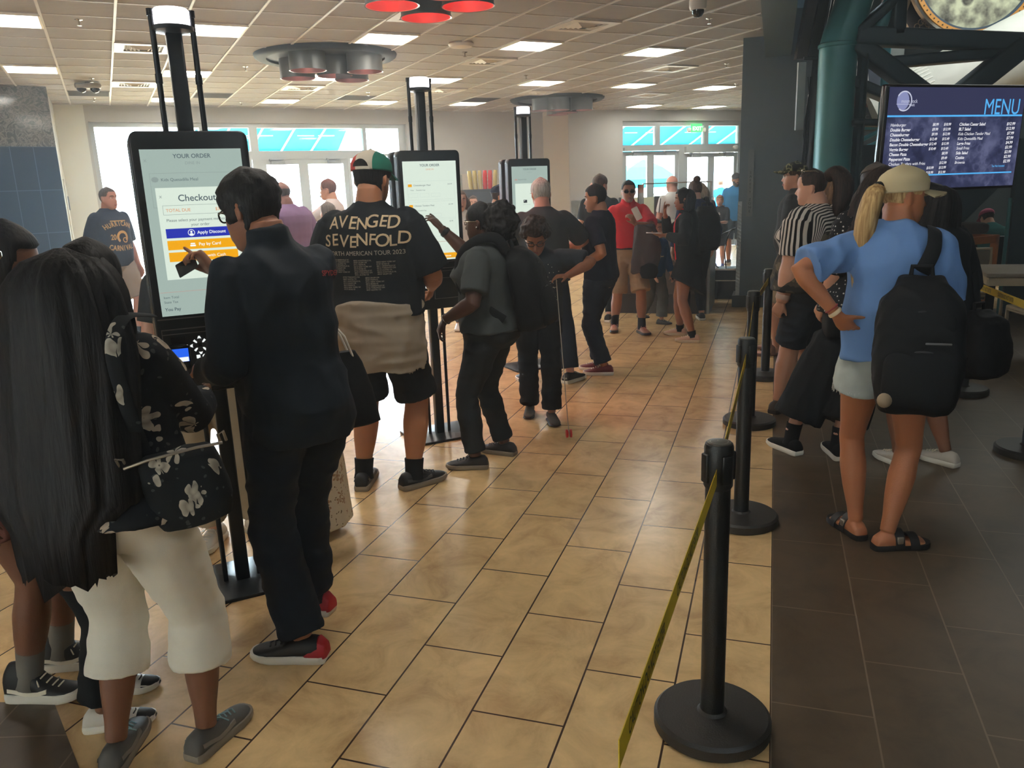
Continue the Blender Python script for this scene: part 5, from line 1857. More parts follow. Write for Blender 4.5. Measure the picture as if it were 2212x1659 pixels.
def hand(mb, p, s, d, n_, curl=25, spread=4, point=False, thumb=35, k=1.0):
    """d: direction of fingers, n_: palm normal (palm faces n_)"""
    H = p.H
    w = p.arm[s][2]
    hl = .105 * H * k
    d = Vector(d).normalized()
    nn = Vector(n_)
    nn = (nn - d * nn.dot(d)).normalized()
    sd = d.cross(nn) * (-s)            # towards the thumb
    if not hasattr(curl, '__len__'):
        curl = [curl] * 4
    pw = .043 * H * k / 1.72 * 1.72
    pw = .24 * hl * 1.0
    # palm
    rings = []
    for t, hw, th in ((-.05, .13, .085), (.08, .17, .09), (.28, .215, .085), (.46, .225, .07), (.52, .20, .055)):
        c = w + d * (hl * t)
        rings.append(super_ring(c, sd, nn, hw * hl, th * hl, 16, 2.6))
    mb.loft(rings)
    fl = [.43, .48, .445, .35]
    fr = .046 * hl if hl > .15 else .05 * hl
    for i in range(4):
        x = (.165 - .11 * i) * hl
        b0 = w + d * (hl * (.47 - .012 * (i - 1) ** 2)) + sd * x
        ang = R(spread * (1.5 - i))
        dd = (d * math.cos(ang) + sd * math.sin(ang)).normalized()
        pts = [b0 - dd * (.06 * hl), b0]
        cur = 0
        cu = curl[i]
        for ph, fr_ in ((0, .46), (1, .31), (2, .25)):
            cur += R(cu if ph else cu * 0.8)
            dv = dd * math.cos(cur) + nn * math.sin(cur)
            pts.append(pts[-1] + dv * (fl[i] * hl * fr_))
        sm = [pts[0], pts[1], pts[1].lerp(pts[2], .5), pts[2], pts[2].lerp(pts[3], .5), pts[3], pts[3].lerp(pts[4], .6), pts[4]]
        r0 = fr * (1.0, 1.05, 1.0, .88)[i] * 1.9
        r0 = hl * (.047, .049, .047, .041)[i]
        mb.tube(sm, [r0, r0 * 1.03, r0 * .95, r0, r0 * .9, r0 * .92, r0 * .85, r0 * .6], 10)
    # thumb leaves the side of the palm near its base
    ta = R(thumb)
    b0 = w + d * (hl * .12) + sd * (.13 * hl)
    t1 = (d * math.cos(ta) + sd * math.sin(ta) + nn * .35).normalized()
    p1 = b0 + t1 * (.22 * hl)
    t2 = (d * math.cos(ta * .6) + sd * math.sin(ta * .6) + nn * .45).normalized()
    p2 = p1 + t2 * (.17 * hl)
    p3 = p2 + (t2 + nn * .2).normalized() * (.13 * hl)
    mb.tube([b0 - t1 * (.05 * hl), b0, p1, p2, p3], [.07 * hl, .072 * hl, .055 * hl, .05 * hl, .032 * hl], 10)
def foot(mb, p, s, k=1.0):
    h, kn, an, td, lift = p.leg[s]
    H = p.H
    L = .15 * H
    up = Vector((0, 0, 1))
    sd = Vector((td.y, -td.x, 0))
    g = Vector((an.x, an.y, lift))
    tip = Vector(td)
    rings = []
    for t, hw, ht in ((-.24, .10, .12), (-.2, .13, .22), (-.08, .145, .30), (.06, .15, .30), (.22, .165, .22), (.42, .185, .15), (.58, .185, .11), (.68, .15, .085), (.735, .08, .06)):
        hw, ht = hw * L * k, ht * L * k
        rings.append(super_ring(g + tip * (t * L) + up * (ht / 2 + .004), sd, up, hw, ht / 2, 16, 2.5))
    mb.loft(rings)
def displace(me, amp, fx, fy, fz, seed=0.0, ridged=True, zrange=None):
    if amp <= 0:
        return
    co = [v.co.copy() for v in me.vertices]
    no = [v.normal.copy() for v in me.vertices]
    out = []
    sd = Vector((seed, seed * 1.7, seed * 0.3))
    for c, n_ in zip(co, no):
        q = Vector((c.x * fx, c.y * fy, c.z * fz)) + sd
        a = noise.noise(q)
        if ridged:
            a = (1 - abs(a) * 2.2) * 0.7 + 0.3 * noise.noise(q * 2.3)
        out.extend(c + n_ * (amp * (a - (0.35 if ridged else 0))))
    me.vertices.foreach_set('co', out)
    me.update()
def bvh_of(me):
    return BVHTree.FromPolygons([v.co.copy() for v in me.vertices], [tuple(q.vertices) for q in me.polygons])
def decal(me_target, origin, right, up, direction, items, m, parent, name, off=0.0025, cut=0.012):
    """project flat letters/shapes onto a garment; items: (fn(mb, plane_fn))"""
    right, up, direction = Vector(right).normalized(), Vector(up).normalized(), Vector(direction).normalized()
    o = Vector(origin)
    mb = MB()
    for it in items:
        it(mb, lambda u, v: o + right * u + up * v)
    me = mb.mesh('d')
    bm = bmesh.new()
    bm.from_mesh(me)
    for _ in range(4):
        es = [e for e in bm.edges if e.calc_length() > cut]
        if not es:
            break
        bmesh.ops.subdivide_edges(bm, edges=es, cuts=1, use_grid_fill=False)
    bmesh.ops.triangulate(bm, faces=bm.faces)
    t = bvh_of(me_target)
    dead = []
    for v in bm.verts:
        h, n_, i, d = t.ray_cast(v.co - direction * 0.6, direction, 1.5)
        if h is None:
            dead.append(v)
        else:
            v.co = h - direction * off
    bmesh.ops.delete(bm, geom=dead, context='VERTS')
    bm.to_mesh(me)
    bm.free()
    return place(name, me, m, parent, smooth=True, angle=None)
# ---------------------------------------------------------------- shoes
def shoe(p, s, m, msole, parent, kind='sneaker', laces=None, accent=None, accent_kind='heel', sock=None, toe=None):
    h, kn, an, td, lift = p.leg[s]
    H = p.H
    L = .158 * H if kind != 'boot' else .156 * H
    k = L / .27
    sd = Vector((td.y, -td.x, 0))
    M = frame((an.x, an.y, lift), sd, td)
    hi = kind == 'hightop'
    prof = [(-.082, .026, .040), (-.076, .033, .068 if not hi else .12), (-.06, .0375, .088 if not hi else .145), (-.035, .0385, .092 if not hi else .15), (-.005, .0385, .09 if not hi else .148), (.03, .0395, .086 if not hi else .125), (.055, .041, .075 if not hi else .09), (.085, .043, .066), (.12, .0455, .056), (.15, .0445, .05), (.172, .038, .044), (.188, .024, .036), (.194, .01, .028)]
    th = .028 if kind not in ('hightop', 'boot') else .033
    mb = MB()
    rings = []
    for y, hw, zt in prof:
        z0 = th * .55
        rings.append([M @ Vector((q.x, y * k, q.y)) for q in [Vector((hw * k * math.copysign(abs(math.cos(a)) ** .75, math.cos(a)) * (1 - .25 * max(0, math.sin(a)) ** 2), (z0 + (zt - z0) * .42) * k + (zt - z0) * k * .58 * math.copysign(abs(math.sin(a)) ** .8, math.sin(a)) * (1 if math.sin(a) > 0 else .72), 0)) for a in [2 * PI * i / 20 for i in range(20)]]])
    mb.loft(rings)
    up = mb.build('shoe', m, parent, angle=None)
    # sole
    out = [(y, hw + .0035) for y, hw, zt in prof]
    poly = [(hw * k, y * k) for y, hw in out] + [(-hw * k, y * k) for y, hw in reversed(out)]
    poly = poly
    mb = MB()
    hs = 0.012 if kind == 'boot' else th
    lay = [(0.94, 0.0), (1.0, .004), (1.03, hs * .5), (1.0, hs), (.93, hs + .003)]
    mb.loft([[M @ Vector((x * f, y * (1 + (f - 1) * .4), z * k + (0.012 * k * sst(.11, .2, y / k) if z < .01 else 0.006 * k * sst(.11, .2, y / k)))) for x, y in poly] for f, z in lay])
    mb.build('sole', msole, up)
    if laces:
        mb = MB()
        for i in range(5):
            y = .035 + .02 * i
            zt = lerp_tab([(a, c) for a, b, c in prof], y)
            hw = .018
            mb.tube([M @ Vector((-hw * k, y * k, (zt - .001) * k)), M @ Vector((0, (y + .006) * k, (zt + .005) * k)), M @ Vector((hw * k, y * k, (zt - .001) * k))], .0028 * k, 6)
        for q in (-1, 1):
            mb.tube([M @ Vector((0, .03 * k, .09 * k if not hi else .13 * k)), M @ Vector((q * .025 * k, .045 * k, .088 * k)), M @ Vector((q * .04 * k, .06 * k, .07 * k))], .0025 * k, 6)
        mb.build('laces', laces, up)
    if accent:
        mb = MB()
        if accent_kind == 'heel':
            rings = []
            for y, hw, zt in [(-.088, .024, .035), (-.083, .035, .07), (-.062, .0405, .092), (-.03, .0415, .075), (-.012, .0415, .045), (-.005, .040, .034)]:
                z0 = .022
                rings.append([M @ Vector((hw * k * math.cos(a), y * k, (z0 + (zt - z0) * max(0, math.sin(a)) ** .8) * k)) for a in [PI * i / 14 for i in range(15)]] + [M @ Vector((0, y * k, z0 * k))])
            mb.loft(rings)
        elif accent_kind == 'stripe':
            for q in (-1, 1):
                pts = [(-.06, .055), (-.03, .05), (.01, .038), (.05, .042), (.085, .052)]
                rr = []
                for (y, z) in pts:
                    hw = lerp_tab([(a, b) for a, b, c in prof], y) * .985
                    rr.append([M @ Vector((q * (hw + .0005) * k, y * k, (z - .007) * k)), M @ Vector((q * (hw + .004) * k, y * k, (z - .007) * k)), M @ Vector((q * (hw + .001) * k, y * k, (z + .007) * k)), M @ Vector((q * (hw - .004) * k, y * k, (z + .007) * k))])
                mb.loft(rr)
        elif accent_kind == 'toe':
            rings = []
            for y, hw, zt in [(.128, .0465, .0575), (.15, .0455, .0525), (.172, .0395, .047), (.19, .025, .039), (.196, .012, .03)]:
                z0 = .02
                rings.append([M @ Vector((hw * k * math.cos(a), y * k, (z0 + (zt - z0) * max(0, math.sin(a)) ** .7) * k)) for a in [PI * i / 14 for i in range(15)]] + [M @ Vector((0, y * k, z0 * k))])
            mb.loft(rings)
        mb.build('shoe_panel', accent, up)
    if sock:
        mb = MB()
        t0 = sock[1]
        a = kn.lerp(an, t0)
        e = Vector((an.x, an.y, lift + .05))
        r = .0225 * H * p.b['leg']
        mb.tube([a, a.lerp(e, .3), a.lerp(e, .7), e], [r * 1.22, r * 1.16, r * 1.12, r * 1.25], 16)
        mb.build('sock', sock[0], parent)
    return up
def sandal(p, s, m, parent, buckle=None):
    h, kn, an, td, lift = p.leg[s]
    H = p.H
    L = .15 * H
    sd = Vector((td.y, -td.x, 0))
    M = frame((an.x, an.y, lift), sd, td)
    mb = MB()
    pr = [(-.27, .05), (-.24, .115), (-.12, .15), (.1, .15), (.3, .17), (.5, .20), (.65, .185), (.74, .12), (.78, .04)]
    poly = [(w * L, y * L) for y, w in pr] + [(-w * L, y * L) for y, w in reversed(pr)]
    mb.loft([[M @ Vector((x * f, y, z)) for x, y in poly] for f, z in ((.95, .0), (1.02, .006), (1.03, .02), (.97, .026))])
    so = mb.build('sandal', m, parent)
    mb = MB()
    for y, w, ht in ((.16, .175, .30), (.42, .205, .21)):
        rr = []
        for dy in (-.085, .085):
            for rad, in ((1.0,), (1.06,)):
                pass
        a0 = [PI * i / 12 for i in range(13)]
        def arc(f, dy):
            return [M @ Vector((w * L * f * math.cos(a), (y + dy) * L, .012 + ht * L * f * math.sin(a))) for a in a0]
        mb.loft([arc(1.0, -.08) + list(reversed(arc(1.07, -.08))), arc(1.0, .08) + list(reversed(arc(1.07, .08)))])
    mb.build('strap', m, so)
    if buckle:
        mb = MB()
        for q in (-1, 1):
            mb.rbox((q * .155 * L, .16 * L, .20 * L), (.012, .03, .035), .005, M=M)
        mb.build('buckle', buckle, so)
    return so
# ---------------------------------------------------------------- hair and headwear
def fuzz(mb, vox=.007, amp=.007, f=55):
    me = remesh(mb, vox, 2, .5)
    displace(me, amp * 2, f * .5, f * .5, f * .5, 2, ridged=False)
    displace(me, amp, f, f, f, 5, ridged=False)
    return me
def smooth_pts(q, k=8):
    q = [Vector(v) for v in q]
    n = len(q) - 1
    out = []
    for i in range(n * k + 1):
        t = i / k
        j = min(n - 1, int(t)); f = t - j
        p0, p1, p2, p3 = q[max(0, j - 1)], q[j], q[j + 1], q[min(n, j + 2)]
        out.append(0.5 * ((2 * p1) + (p2 - p0) * f + (2 * p0 - 5 * p1 + 4 * p2 - p3) * f ** 2 + (3 * p1 - p0 - 3 * p2 + p3) * f ** 3))
    return out
def hair_cap(p, m, parent, zl_front=.27, zl_side=-.02, zl_back=-.30, th=.05, bald=False, lumps=0.0, name='hair', top=0.0, seed=1.0, freq=9.0):
    def fn(a, x, y, z, ym):
        aa = abs(a)
        zl = zl_front + (zl_side - zl_front) * sst(.75, 1.15, aa)
        zl = zl + (zl_back - zl) * sst(1.75, 2.1, aa)
        t = sst(zl - .02, zl + .05, z)
        if bald:
            t *= 1 - sst(.20, .27, z)
        f = .90 + (.10 + th) * t + top * t * sst(.2, .45, z)
        if lumps and t > 0:
            f += t * lumps * noise.noise(Vector((x * freq, y * freq, z * freq)) + Vector((seed, 0, 0)))
        return x * f, ym + (y - ym) * f, z * (1 + (th * .7 + top) * t) if z > 0 else z
    zs = [-.42, -.38, -.34, -.3, -.26, -.22, -.18, -.14, -.1, -.06, -.02, .02, .06, .1, .14, .18, .22, .26, .3, .34, .37, .4, .425, .45, .47, .485, .495, .5]
    mb = MB()
    mb.loft([xf(p.Mh, r) for r in head_rings(56, zs, fn)])
    return mb.build(name, m, parent, angle=None)
def hair_fall(p, m, parent, zend, width, depth, ydrop=-.18, flare=1.0, x0=0.0, wave=0.0, start=.44, name='hair', seed=0.0, n=64, back=True, ztip=0.06, mid=None):
    """long hair hanging from the head down to world-local height zend (metres), one closed shell"""
    hh = p.hh
    c = p.hc
    zt = c.z + start * hh
    rings = []
    K = 26
    for i in range(K + 1):
        t = i / K
        z = zt + (zend - zt) * t
        bell = math.sqrt(max(0.0, 1 - (1 - min(1, t * (zt - zend) / (.6 * hh))) ** 2))
        w = width * (0.72 + 0.28 * sst(0, .4, t)) * (0.12 + 0.88 * bell) * (1 + (flare - 1) * t)
        if t > .85:
            w *= 1 - .42 * sst(.80, 1, t)
        dp = depth * (0.15 + .85 * bell) * (1 - .45 * t)
        yb = ydrop * hh + (mid[1] if mid else 0) * t
        xc = x0 + (mid[0] if mid else 0) * t
        ring = []
        base = Vector((c.x + xc, c.y + yb, z))
        for k in range(n):
            a = 2 * PI * k / n
            j = .06 * math.sin(k * 2.4 + seed) + .05 * math.sin(k * 5.3 + i * .15) + wave * math.sin(t * 16 + k * .7 + seed)
            zz = 0.0
            if i == K:
                zz = -ztip * (.5 + .5 * noise.noise(Vector((k * .9, seed, 1))))
            ring.append(base + Vector((w * math.cos(a) * (1 + j), dp * math.sin(a) * (1 + j), zz)))
        rings.append(ring)
    mb = MB()
    mb.loft(rings)
    return mb.build(name, m, parent, angle=None)
def ponytail(p, m, parent, root, pts, rad, name='ponytail', ribs=True, tie=None):
    """root in head units, pts offsets in metres from root (person axes)"""
    r0 = p.Mh @ Vector(root)
    q = [r0] + [r0 + Vector(t) for t in pts]
    sm, rr = [], []
    n = len(q) - 1
    for i in range(n * 6 + 1):
        t = i / 6
        j = min(n - 1, int(t))
        f = t - j
        p0, p1, p2, p3 = q[max(0, j - 1)], q[j], q[j + 1], q[min(n, j + 2)]
        sm.append(0.5 * ((2 * p1) + (p2 - p0) * f + (2 * p0 - 5 * p1 + 4 * p2 - p3) * f ** 2 + (3 * p1 - p0 - 3 * p2 + p3) * f ** 3))
        rr.append(lerp_tab([(k, v) for k, v in enumerate(rad)], t))
    mb = MB()
    mb.tube(sm, rr, 26, flat=.75)
    if ribs:
        for i, v in enumerate(mb.v):
            k = i % 26
            c = sm[i // 26] if i // 26 < len(sm) else sm[-1]
            f = 1 + .10 * math.sin(k * 3.1) + .06 * math.sin(k * 5.7 + (i // 26) * .4)
            d = Vector(v) - c
            mb.v[i] = tuple(c + d * f)
    o = mb.build(name, m, parent, angle=None)
    if tie:
        MB().ball(tuple(r0 + Vector(pts[0]) * .15), (rad[0] * 1.25,) * 3, 14).build('hair_tie', tie, parent)
    return o
def cap(p, m, parent, rot=0.0, brim=True, mbrim=None, opening=False, logo=None, dome=.1, strap=None, zlow=.10, tilt=0.0):
    Mc = p.Mh @ Matrix.Rotation(R(rot), 4, 'Z') @ Matrix.Rotation(R(tilt), 4, 'X')
    def fn(a, x, y, z, ym):
        f = 1.13
        return x * f * 1.03, ym + (y - ym) * f, (z if z < .3 else .3 + (z - .3) * .86) + .055
    zs = [zlow, zlow + .03] + [q for q in (.14, .17, .2) if q > zlow + .04] + [.24, .28, .32, .36, .4, .43, .455, .475, .49, .5]
    mb = MB()
    R_ = head_rings(48, zs, fn)
    mb.loft([xf(Mc, r) for r in R_])
    cr = mb.build('cap', m, parent, angle=None)
    if opening:
        # arch at the back with hair showing: a thin dark arch insert plus strap
        mb = MB()
        def dome_y(x, Z):
            z = Z - .055
            w, bk, f = lerp_tab(HW, z), lerp_tab(HB, z), lerp_tab(HF, z)
            ym = (f + bk) * .3
            q = min(.98, (abs(x) / (w * 1.164)) ** (1 / .92))
            return ym - (ym - bk) * 1.13 * math.sqrt(1 - q * q) ** .95
        front, back = [], []
        for i in range(9):
            t = i / 8
            front.append([])
            for k in range(13):
                u = -1 + k / 6
                x = u * .17
                z = zlow + .058 + t * .19 * math.sqrt(max(0, 1 - u * u * .98))
                front[-1].append(Mc @ Vector((x, dome_y(x, z) - .010, z)))
        ids = [mb.ring(r) for r in front]
        for a, b_ in zip(ids, ids[1:]):
            for k in range(12):
                mb.f.append((a[k], a[k + 1], b_[k + 1], b_[k]))
        mb.build('cap_opening', opening, parent, smooth=False)
        mb = MB()
        rr = []
        for z in (zlow + .055, zlow + .105):
            rr.append([Mc @ Vector((x, -.405 * 1.135 * math.sqrt(1 - (x / .40) ** 2) - .016, z)) for x in [-.19 + .038 * i for i in range(11)]] + [Mc @ Vector((x, -.405 * 1.135 * math.sqrt(1 - (x / .40) ** 2) - .002, z)) for x in [.19 - .038 * i for i in range(11)]])
        mb.loft(rr)
        mb.build('cap_strap', strap or m, cr)
    if brim:
        mb = MB()
        rows = []
        for i in range(7):
            t = i / 6
            row_t, row_b = [], []
            for k in range(15):
                a = R(-68 + 136 * k / 14)
                r_in = (.345 * math.sin(a), .06 + .345 * math.cos(a))
                ex = .36 * (math.cos(a) ** .6)
                x = r_in[0] * (1 + .02 * t)
                y = r_in[1] + ex * t
                z = zlow + .06 - .07 * t - .28 * (x * x) * (1 + t)
                row_t.append(Mc @ Vector((x, y, z + .012)))
                row_b.append(Mc @ Vector((x, y, z - .012)))
            rows.append(row_t + list(reversed(row_b)))
        mb.loft(rows)
        mb.build('brim', mbrim or m, cr)
    mb = MB()
    mb.ball((0, -.03, .528), (.03, .03, .016), 10, M=Mc)
    mb.build('button', mbrim or m, cr)
    return cr
M_eye = mat('eye_white', (225, 220, 212), 0.25, var=0)
M_iris = mat('iris_dark', (36, 24, 18), 0.2, var=0)
M_lip = mat('lips', (150, 84, 76), 0.45, var=0.05)
M_brow = mat('brow_dark', (38, 28, 24), 0.7, var=0)
def face(p, parent, brow=None, lips=None):
    for s in (-1, 1):
        e = MB().ball((s * .13, .272, .0), (.05, .05, .036), 14, M=p.Mh).build('eye', M_eye, parent)
        MB().ball((s * .13, .302, .0), (.024, .022, .026), 12, M=p.Mh).build('iris', M_iris, e)
        mb = MB()
        mb.tube([p.Mh @ Vector((s * x, y, z)) for x, y, z in ((.055, .365, .075), (.12, .362, .095), (.19, .31, .085), (.22, .27, .065))], [.014 * p.hh, .017 * p.hh, .013 * p.hh, .006 * p.hh], 8)
        mb.build('eyebrow', brow or M_brow, parent)
    mb = MB()
    for z, r in ((-.285, .022), (-.325, .026)):
        mb.tube([p.Mh @ Vector((x, y, z + dz)) for x, y, dz in ((-.10, .325, 0), (-.05, .37, .006), (0, .383, 0), (.05, .37, .006), (.10, .325, 0))], [.004 * p.hh, r * p.hh * .8, r * p.hh, r * p.hh * .8, .004 * p.hh], 8)
    mb.build('mouth', lips or M_lip, parent)
def glasses(p, parent, m, on='eyes', lens=None):
    dz, dy = (0, .0) if on == 'eyes' else (.42, -.12)
    fr = MB()
    for s in (-1, 1):
        c = Vector((s * .135, .375 + dy, -.005 + dz))
        ring = []
        for k in range(21):
            a = 2 * PI * k / 20
            ring.append(p.Mh @ (c + Vector((.095 * math.copysign(abs(math.cos(a)) ** .8, math.cos(a)), -.03 * abs(math.cos(a)) * (1 if s * math.cos(a) > 0 else 0), .065 * math.copysign(abs(math.sin(a)) ** .8, math.sin(a))))))
        fr.tube(ring, .012 * p.hh, 6)
        fr.tube([p.Mh @ Vector((s * .23, .345 + dy, .02 + dz)), p.Mh @ Vector((s * .325, .2 + dy, .02 + dz)), p.Mh @ Vector((s * .33, -.02 + dy, .01 + dz)), p.Mh @ Vector((s * .32, -.1 + dy, -.04 + dz))], .010 * p.hh, 6)
    fr.tube([p.Mh @ Vector((-.045, .39 + dy, .01 + dz)), p.Mh @ Vector((0, .40 + dy, .02 + dz)), p.Mh @ Vector((.045, .39 + dy, .01 + dz))], .010 * p.hh, 6)
    o = fr.build('glasses' if on == 'eyes' else 'sunglasses', m, parent)
    if lens:
        mb = MB()
        for s in (-1, 1):
            c = Vector((s * .135, .372 + dy, -.005 + dz))
            mb.loft([[p.Mh @ (c + Vector((.09 * math.cos(2 * PI * k / 16), q, .06 * math.sin(2 * PI * k / 16)))) for k in range(16)] for q in (0, .008)])
        mb.build('lens', lens, o)
    return o
def beard(p, m, parent, ln=.06, moustache=True):
    def fn(a, x, y, z, ym):
        aa = abs(a)
        top = -.36 + (.22) * sst(.35, .8, aa)
        t = (1 - sst(top - .03, top + .05, z)) * (1 - sst(1.55, 1.8, aa))
        f = .93 + (.07 + ln) * t
        return x * f, ym + (y - ym) * f, z - ln * 1.4 * t * (1 - sst(-.5, -.38, z))
    mb = MB()
    mb.loft([xf(p.Mh, r) for r in head_rings(48, [-.5, -.485, -.46, -.43, -.4, -.37, -.34, -.31, -.28, -.25, -.22, -.19, -.16, -.13, -.1, -.07], fn)])
    if moustache:
        mb.tube([p.Mh @ Vector((x, y, z)) for x, y, z in ((-.12, .33, -.31), (-.05, .385, -.25), (0, .395, -.245), (.05, .385, -.25), (.12, .33, -.31))], [.02 * p.hh, .035 * p.hh, .03 * p.hh, .035 * p.hh, .02 * p.hh], 10)
    return mb.build('beard', m, parent, angle=None)
# ---------------------------------------------------------------- the person
def person(sp):
    sp = dict(sp)
    sp['rz'] = -R(sp['face_deg'])
    p = make_pose(sp)
    H, b = p.H, p.b
    vox = sp.get('vox', .008)
    mb = MB()
    cov = sp.get('cover', .93)
    mb.loft(torso_rings(p, .455, .89, cover=cov))
    # neck
    hb = p.Mh @ Vector((0, -.08, -.22))
    mb.tube([p.up((0, -.006 * H, .825 * H)), p.neck, p.neck.lerp(hb, .6), hb], [.043 * H, .0355 * H * (0.5 + .5 * b['w']), .034 * H * (0.5 + .5 * b['w']), .036 * H], 18)
    for s in (-1, 1):
        mb.ball(tuple(p.sh[s]), .030 * H * (0.4 + .6 * b['arm']), 14)
        arm_tube(mb, p, s, 0, 2.0)
        lk = sp.get('legcover', 1.0)
        mb.ball(tuple(p.hipj[s]), .056 * H * lk, 14)
        leg_tube(mb, p, s, 0, 2.0, k=lk)
        foot(mb, p, s, .86 if not sp.get('barefoot') else 1.0)
        if sp.get('barefoot'):
            h, kn, an, td, lift = p.leg[s]
            L = .15 * H
            sdv = Vector((td.y, -td.x, 0))
            for i in range(5):
                c = Vector((an.x, an.y, lift + .03)) + td * (L * (.60 - .025 * abs(i - 1))) + sdv * ((-s) * (.12 - .062 * i) * L)
                mb.tube([c - td * .02, c, c + td * (L * (.13 if i == 0 else .10)) - Vector((0, 0, .006))], [.010, .0115 if i == 0 else .0085, .007], 8)
        hs = sp.get('hand_l' if s < 0 else 'hand_r')
        a, e, w = p.arm[s]
        if hs is None:
            fd = (w - e).normalized()
            fd = (fd + Vector((0, .15, -.25))).normalized()
            hand(mb, p, s, fd, Vector((-s, .25, 0)), 22)
        else:
            d, nn = [(Matrix.Rotation(-sp['rz'], 3, 'Z') @ Vector(q[1:4]) if q[0] == 'W' else Vector(q)) for q in (hs['d'], hs['n'])]
            hand(mb, p, s, d, nn, hs.get('curl', 22), hs.get('spread', 4), thumb=hs.get('thumb', 35))
    mb.loft([xf(p.Mh, r) for r in head_rings(44, None, face_fn)])
    # nose
    nz = []
    for z, y, w_ in ((.05, .355, .028), (-.02, .375, .03), (-.09, .42, .038), (-.15, .455, .05), (-.185, .45, .058), (-.205, .40, .05)):
        nz.append([p.Mh @ Vector(q) for q in ((-w_ - .03, .30, z), (-w_, y - .05, z), (-w_ * .5, y - .006, z), (0, y, z), (w_ * .5, y - .006, z), (w_, y - .05, z), (w_ + .03, .30, z))])
    mb.loft(nz)
    for s in (-1, 1):
        Me = p.Mh @ Matrix.Translation((s * .315, -.04, -.06)) @ Matrix.Rotation(R(s * 22), 4, 'Z')
        mb.ball((0, 0, 0), (.03, .075, .125), 12, M=Me)
    me = remesh(mb, vox, 3, .5)
    root = place('person', me, skin(*sp['skin']), None, angle=None)
    root.location = (sp['pos'][0], sp['pos'][1], 0)
    root.rotation_euler = (0, 0, sp['rz'])
    tag(root, sp['label'], 'person', sp.get('group'))
    out = {'p': p, 'root': root}
    # bottoms
    bt = sp.get('bottom')
    cv = sp.get('cvox', max(.008, vox))
    if bt:
        mb = MB()
        o = bt.get('o', .012)
        kind = bt['kind']
        top = bt.get('top', .585)
        if kind == 'skirt':
            zb = bt['zend']
            rings = torso_rings(p, .50, top, o=o)
            w0, d0 = .103 * H * b['w'] * b['hip'] + o, .078 * H * b['d'] * b['hip'] + o
            K = 14
            ctr = p.up((0, -.008 * H, .49 * H), 0)
            fx = (p.leg[-1][2] + p.leg[1][2]) / 2
            rr = []
            for i in range(K + 1):
                t = i / K
                z = .49 * H + (zb - .49 * H) * t
                c = Vector((ctr.x + (fx.x - ctr.x) * t, ctr.y + (fx.y - ctr.y) * t, z))
                n = 40
                ring = []
                for k in range(n):
                    a = 2 * PI * k / n
                    f = 1 + bt.get('flare', .3) * t + bt.get('fold', .05) * t * math.sin(a * 9 + t * 2)
                    ring.append(c + Vector((w0 * f * math.cos(a), d0 * f * math.sin(a), 0)))
                rr.append(ring)
            mb.loft(list(reversed(rr)))
            mb.loft(rings)
        else:
            mb.loft(torso_rings(p, .458, top, o=o * .5))
            end = bt.get('end', 1.93)
            for s in (-1, 1):
                mb.ball(tuple(p.hipj[s]), .057 * H * b['leg'] + o, 14)
                leg_tube(mb, p, s, 0, end, o=o, grow=bt.get('grow', 0.0), straight=bt.get('straight', 0.0))
        me = remesh(mb, cv, 4, .5)
        fo = bt.get('fold_amp', .008 if vox < .009 else .004)
        fr = bt.get('freq', (7, 7, 16))
        displace(me, fo, *fr, seed=sp['pos'][0] * 7)
        out['bottom'] = place(bt.get('name', {'pants': 'trousers', 'shorts': 'shorts', 'capri': 'capri_trousers', 'skirt': 'skirt'}[kind]), me, bt['m'], root, angle=None)
    tp = sp.get('top')
    if tp:
        mb = MB()
        o = tp.get('o', .014)
        mb.loft(torso_rings(p, tp.get('hem', .50), tp.get('neck', .853), o=o, drape=tp.get('drape', .96), flare=tp.get('flare', 0.0)))
        for s in (-1, 1):
            mb.ball(tuple(p.sh[s]), .033 * H * (0.4 + .6 * b['arm']) + o * .7, 14)
            sl = tp.get('sleeve', .62)
            sl = sl if not hasattr(sl, '__len__') else sl[0 if s < 0 else 1]
            arm_tube(mb, p, s, 0, sl, o=o * .6 + tp.get('so', .004) * .5, grow=tp.get('sgrow', .014 if sl < 1 else .0))
            if sl < 1:
                # underarm web of a loose tee
                a, e, w = p.arm[s]
        if tp.get('collar'):
            cz = .848
            rings = []
            for dz, rr_ in ((-.012, .050), (.012, .046), (.028, .043), (.03, .040)):
                c = p.up((0, -.006 * H, (cz + dz) * H))
                rings.append(super_ring(c, p.Rm @ Vector((1, 0, 0)), p.Rm @ Vector((0, 1, 0)), rr_ * H, rr_ * H, 24, 2))
            mb.loft(rings)
        if tp.get('long'):
            zb, fl = tp['long']
            w0, d0 = .104 * H * b['w'] * b['hip'] + o + .01, .076 * H * b['d'] * b['hip'] + o + .01
            c0 = p.up((0, -.008 * H, .5 * H), 0)
            mb.loft([[Vector((c0.x + w0 * (1 + fl * t) * math.cos(a), c0.y + d0 * (1 + fl * t) * math.sin(a) - .02 * t, .56 * H + (zb - .56 * H) * t + tp.get('slant', 0) * t * math.sin(a))) for a in [2 * PI * k / 36 for k in range(36)]] for t in [i / 10 for i in range(10, -1, -1)]])
        me = remesh(mb, cv, 4, .5)
        if tp.get('open_front'):
            bm = bmesh.new()
            bm.from_mesh(me)
            wd = tp['open_front']
            inv = p.Rm.inverted()
            piv = Vector((0, 0, .5 * H))
            dl = []
            for v in bm.verts:
                q = inv @ (v.co - piv)
                if q.y > .02 * H and abs(q.x) < wd + .05 * max(0, .1 - q.z):
                    dl.append(v)
            bmesh.ops.delete(bm, geom=dl, context='VERTS')
            bm.to_mesh(me)
            bm.free()
        displace(me, tp.get('fold_amp', .011 if vox < .009 else .004), *tp.get('freq', (8, 8, 5)), seed=sp['pos'][1] * 5)
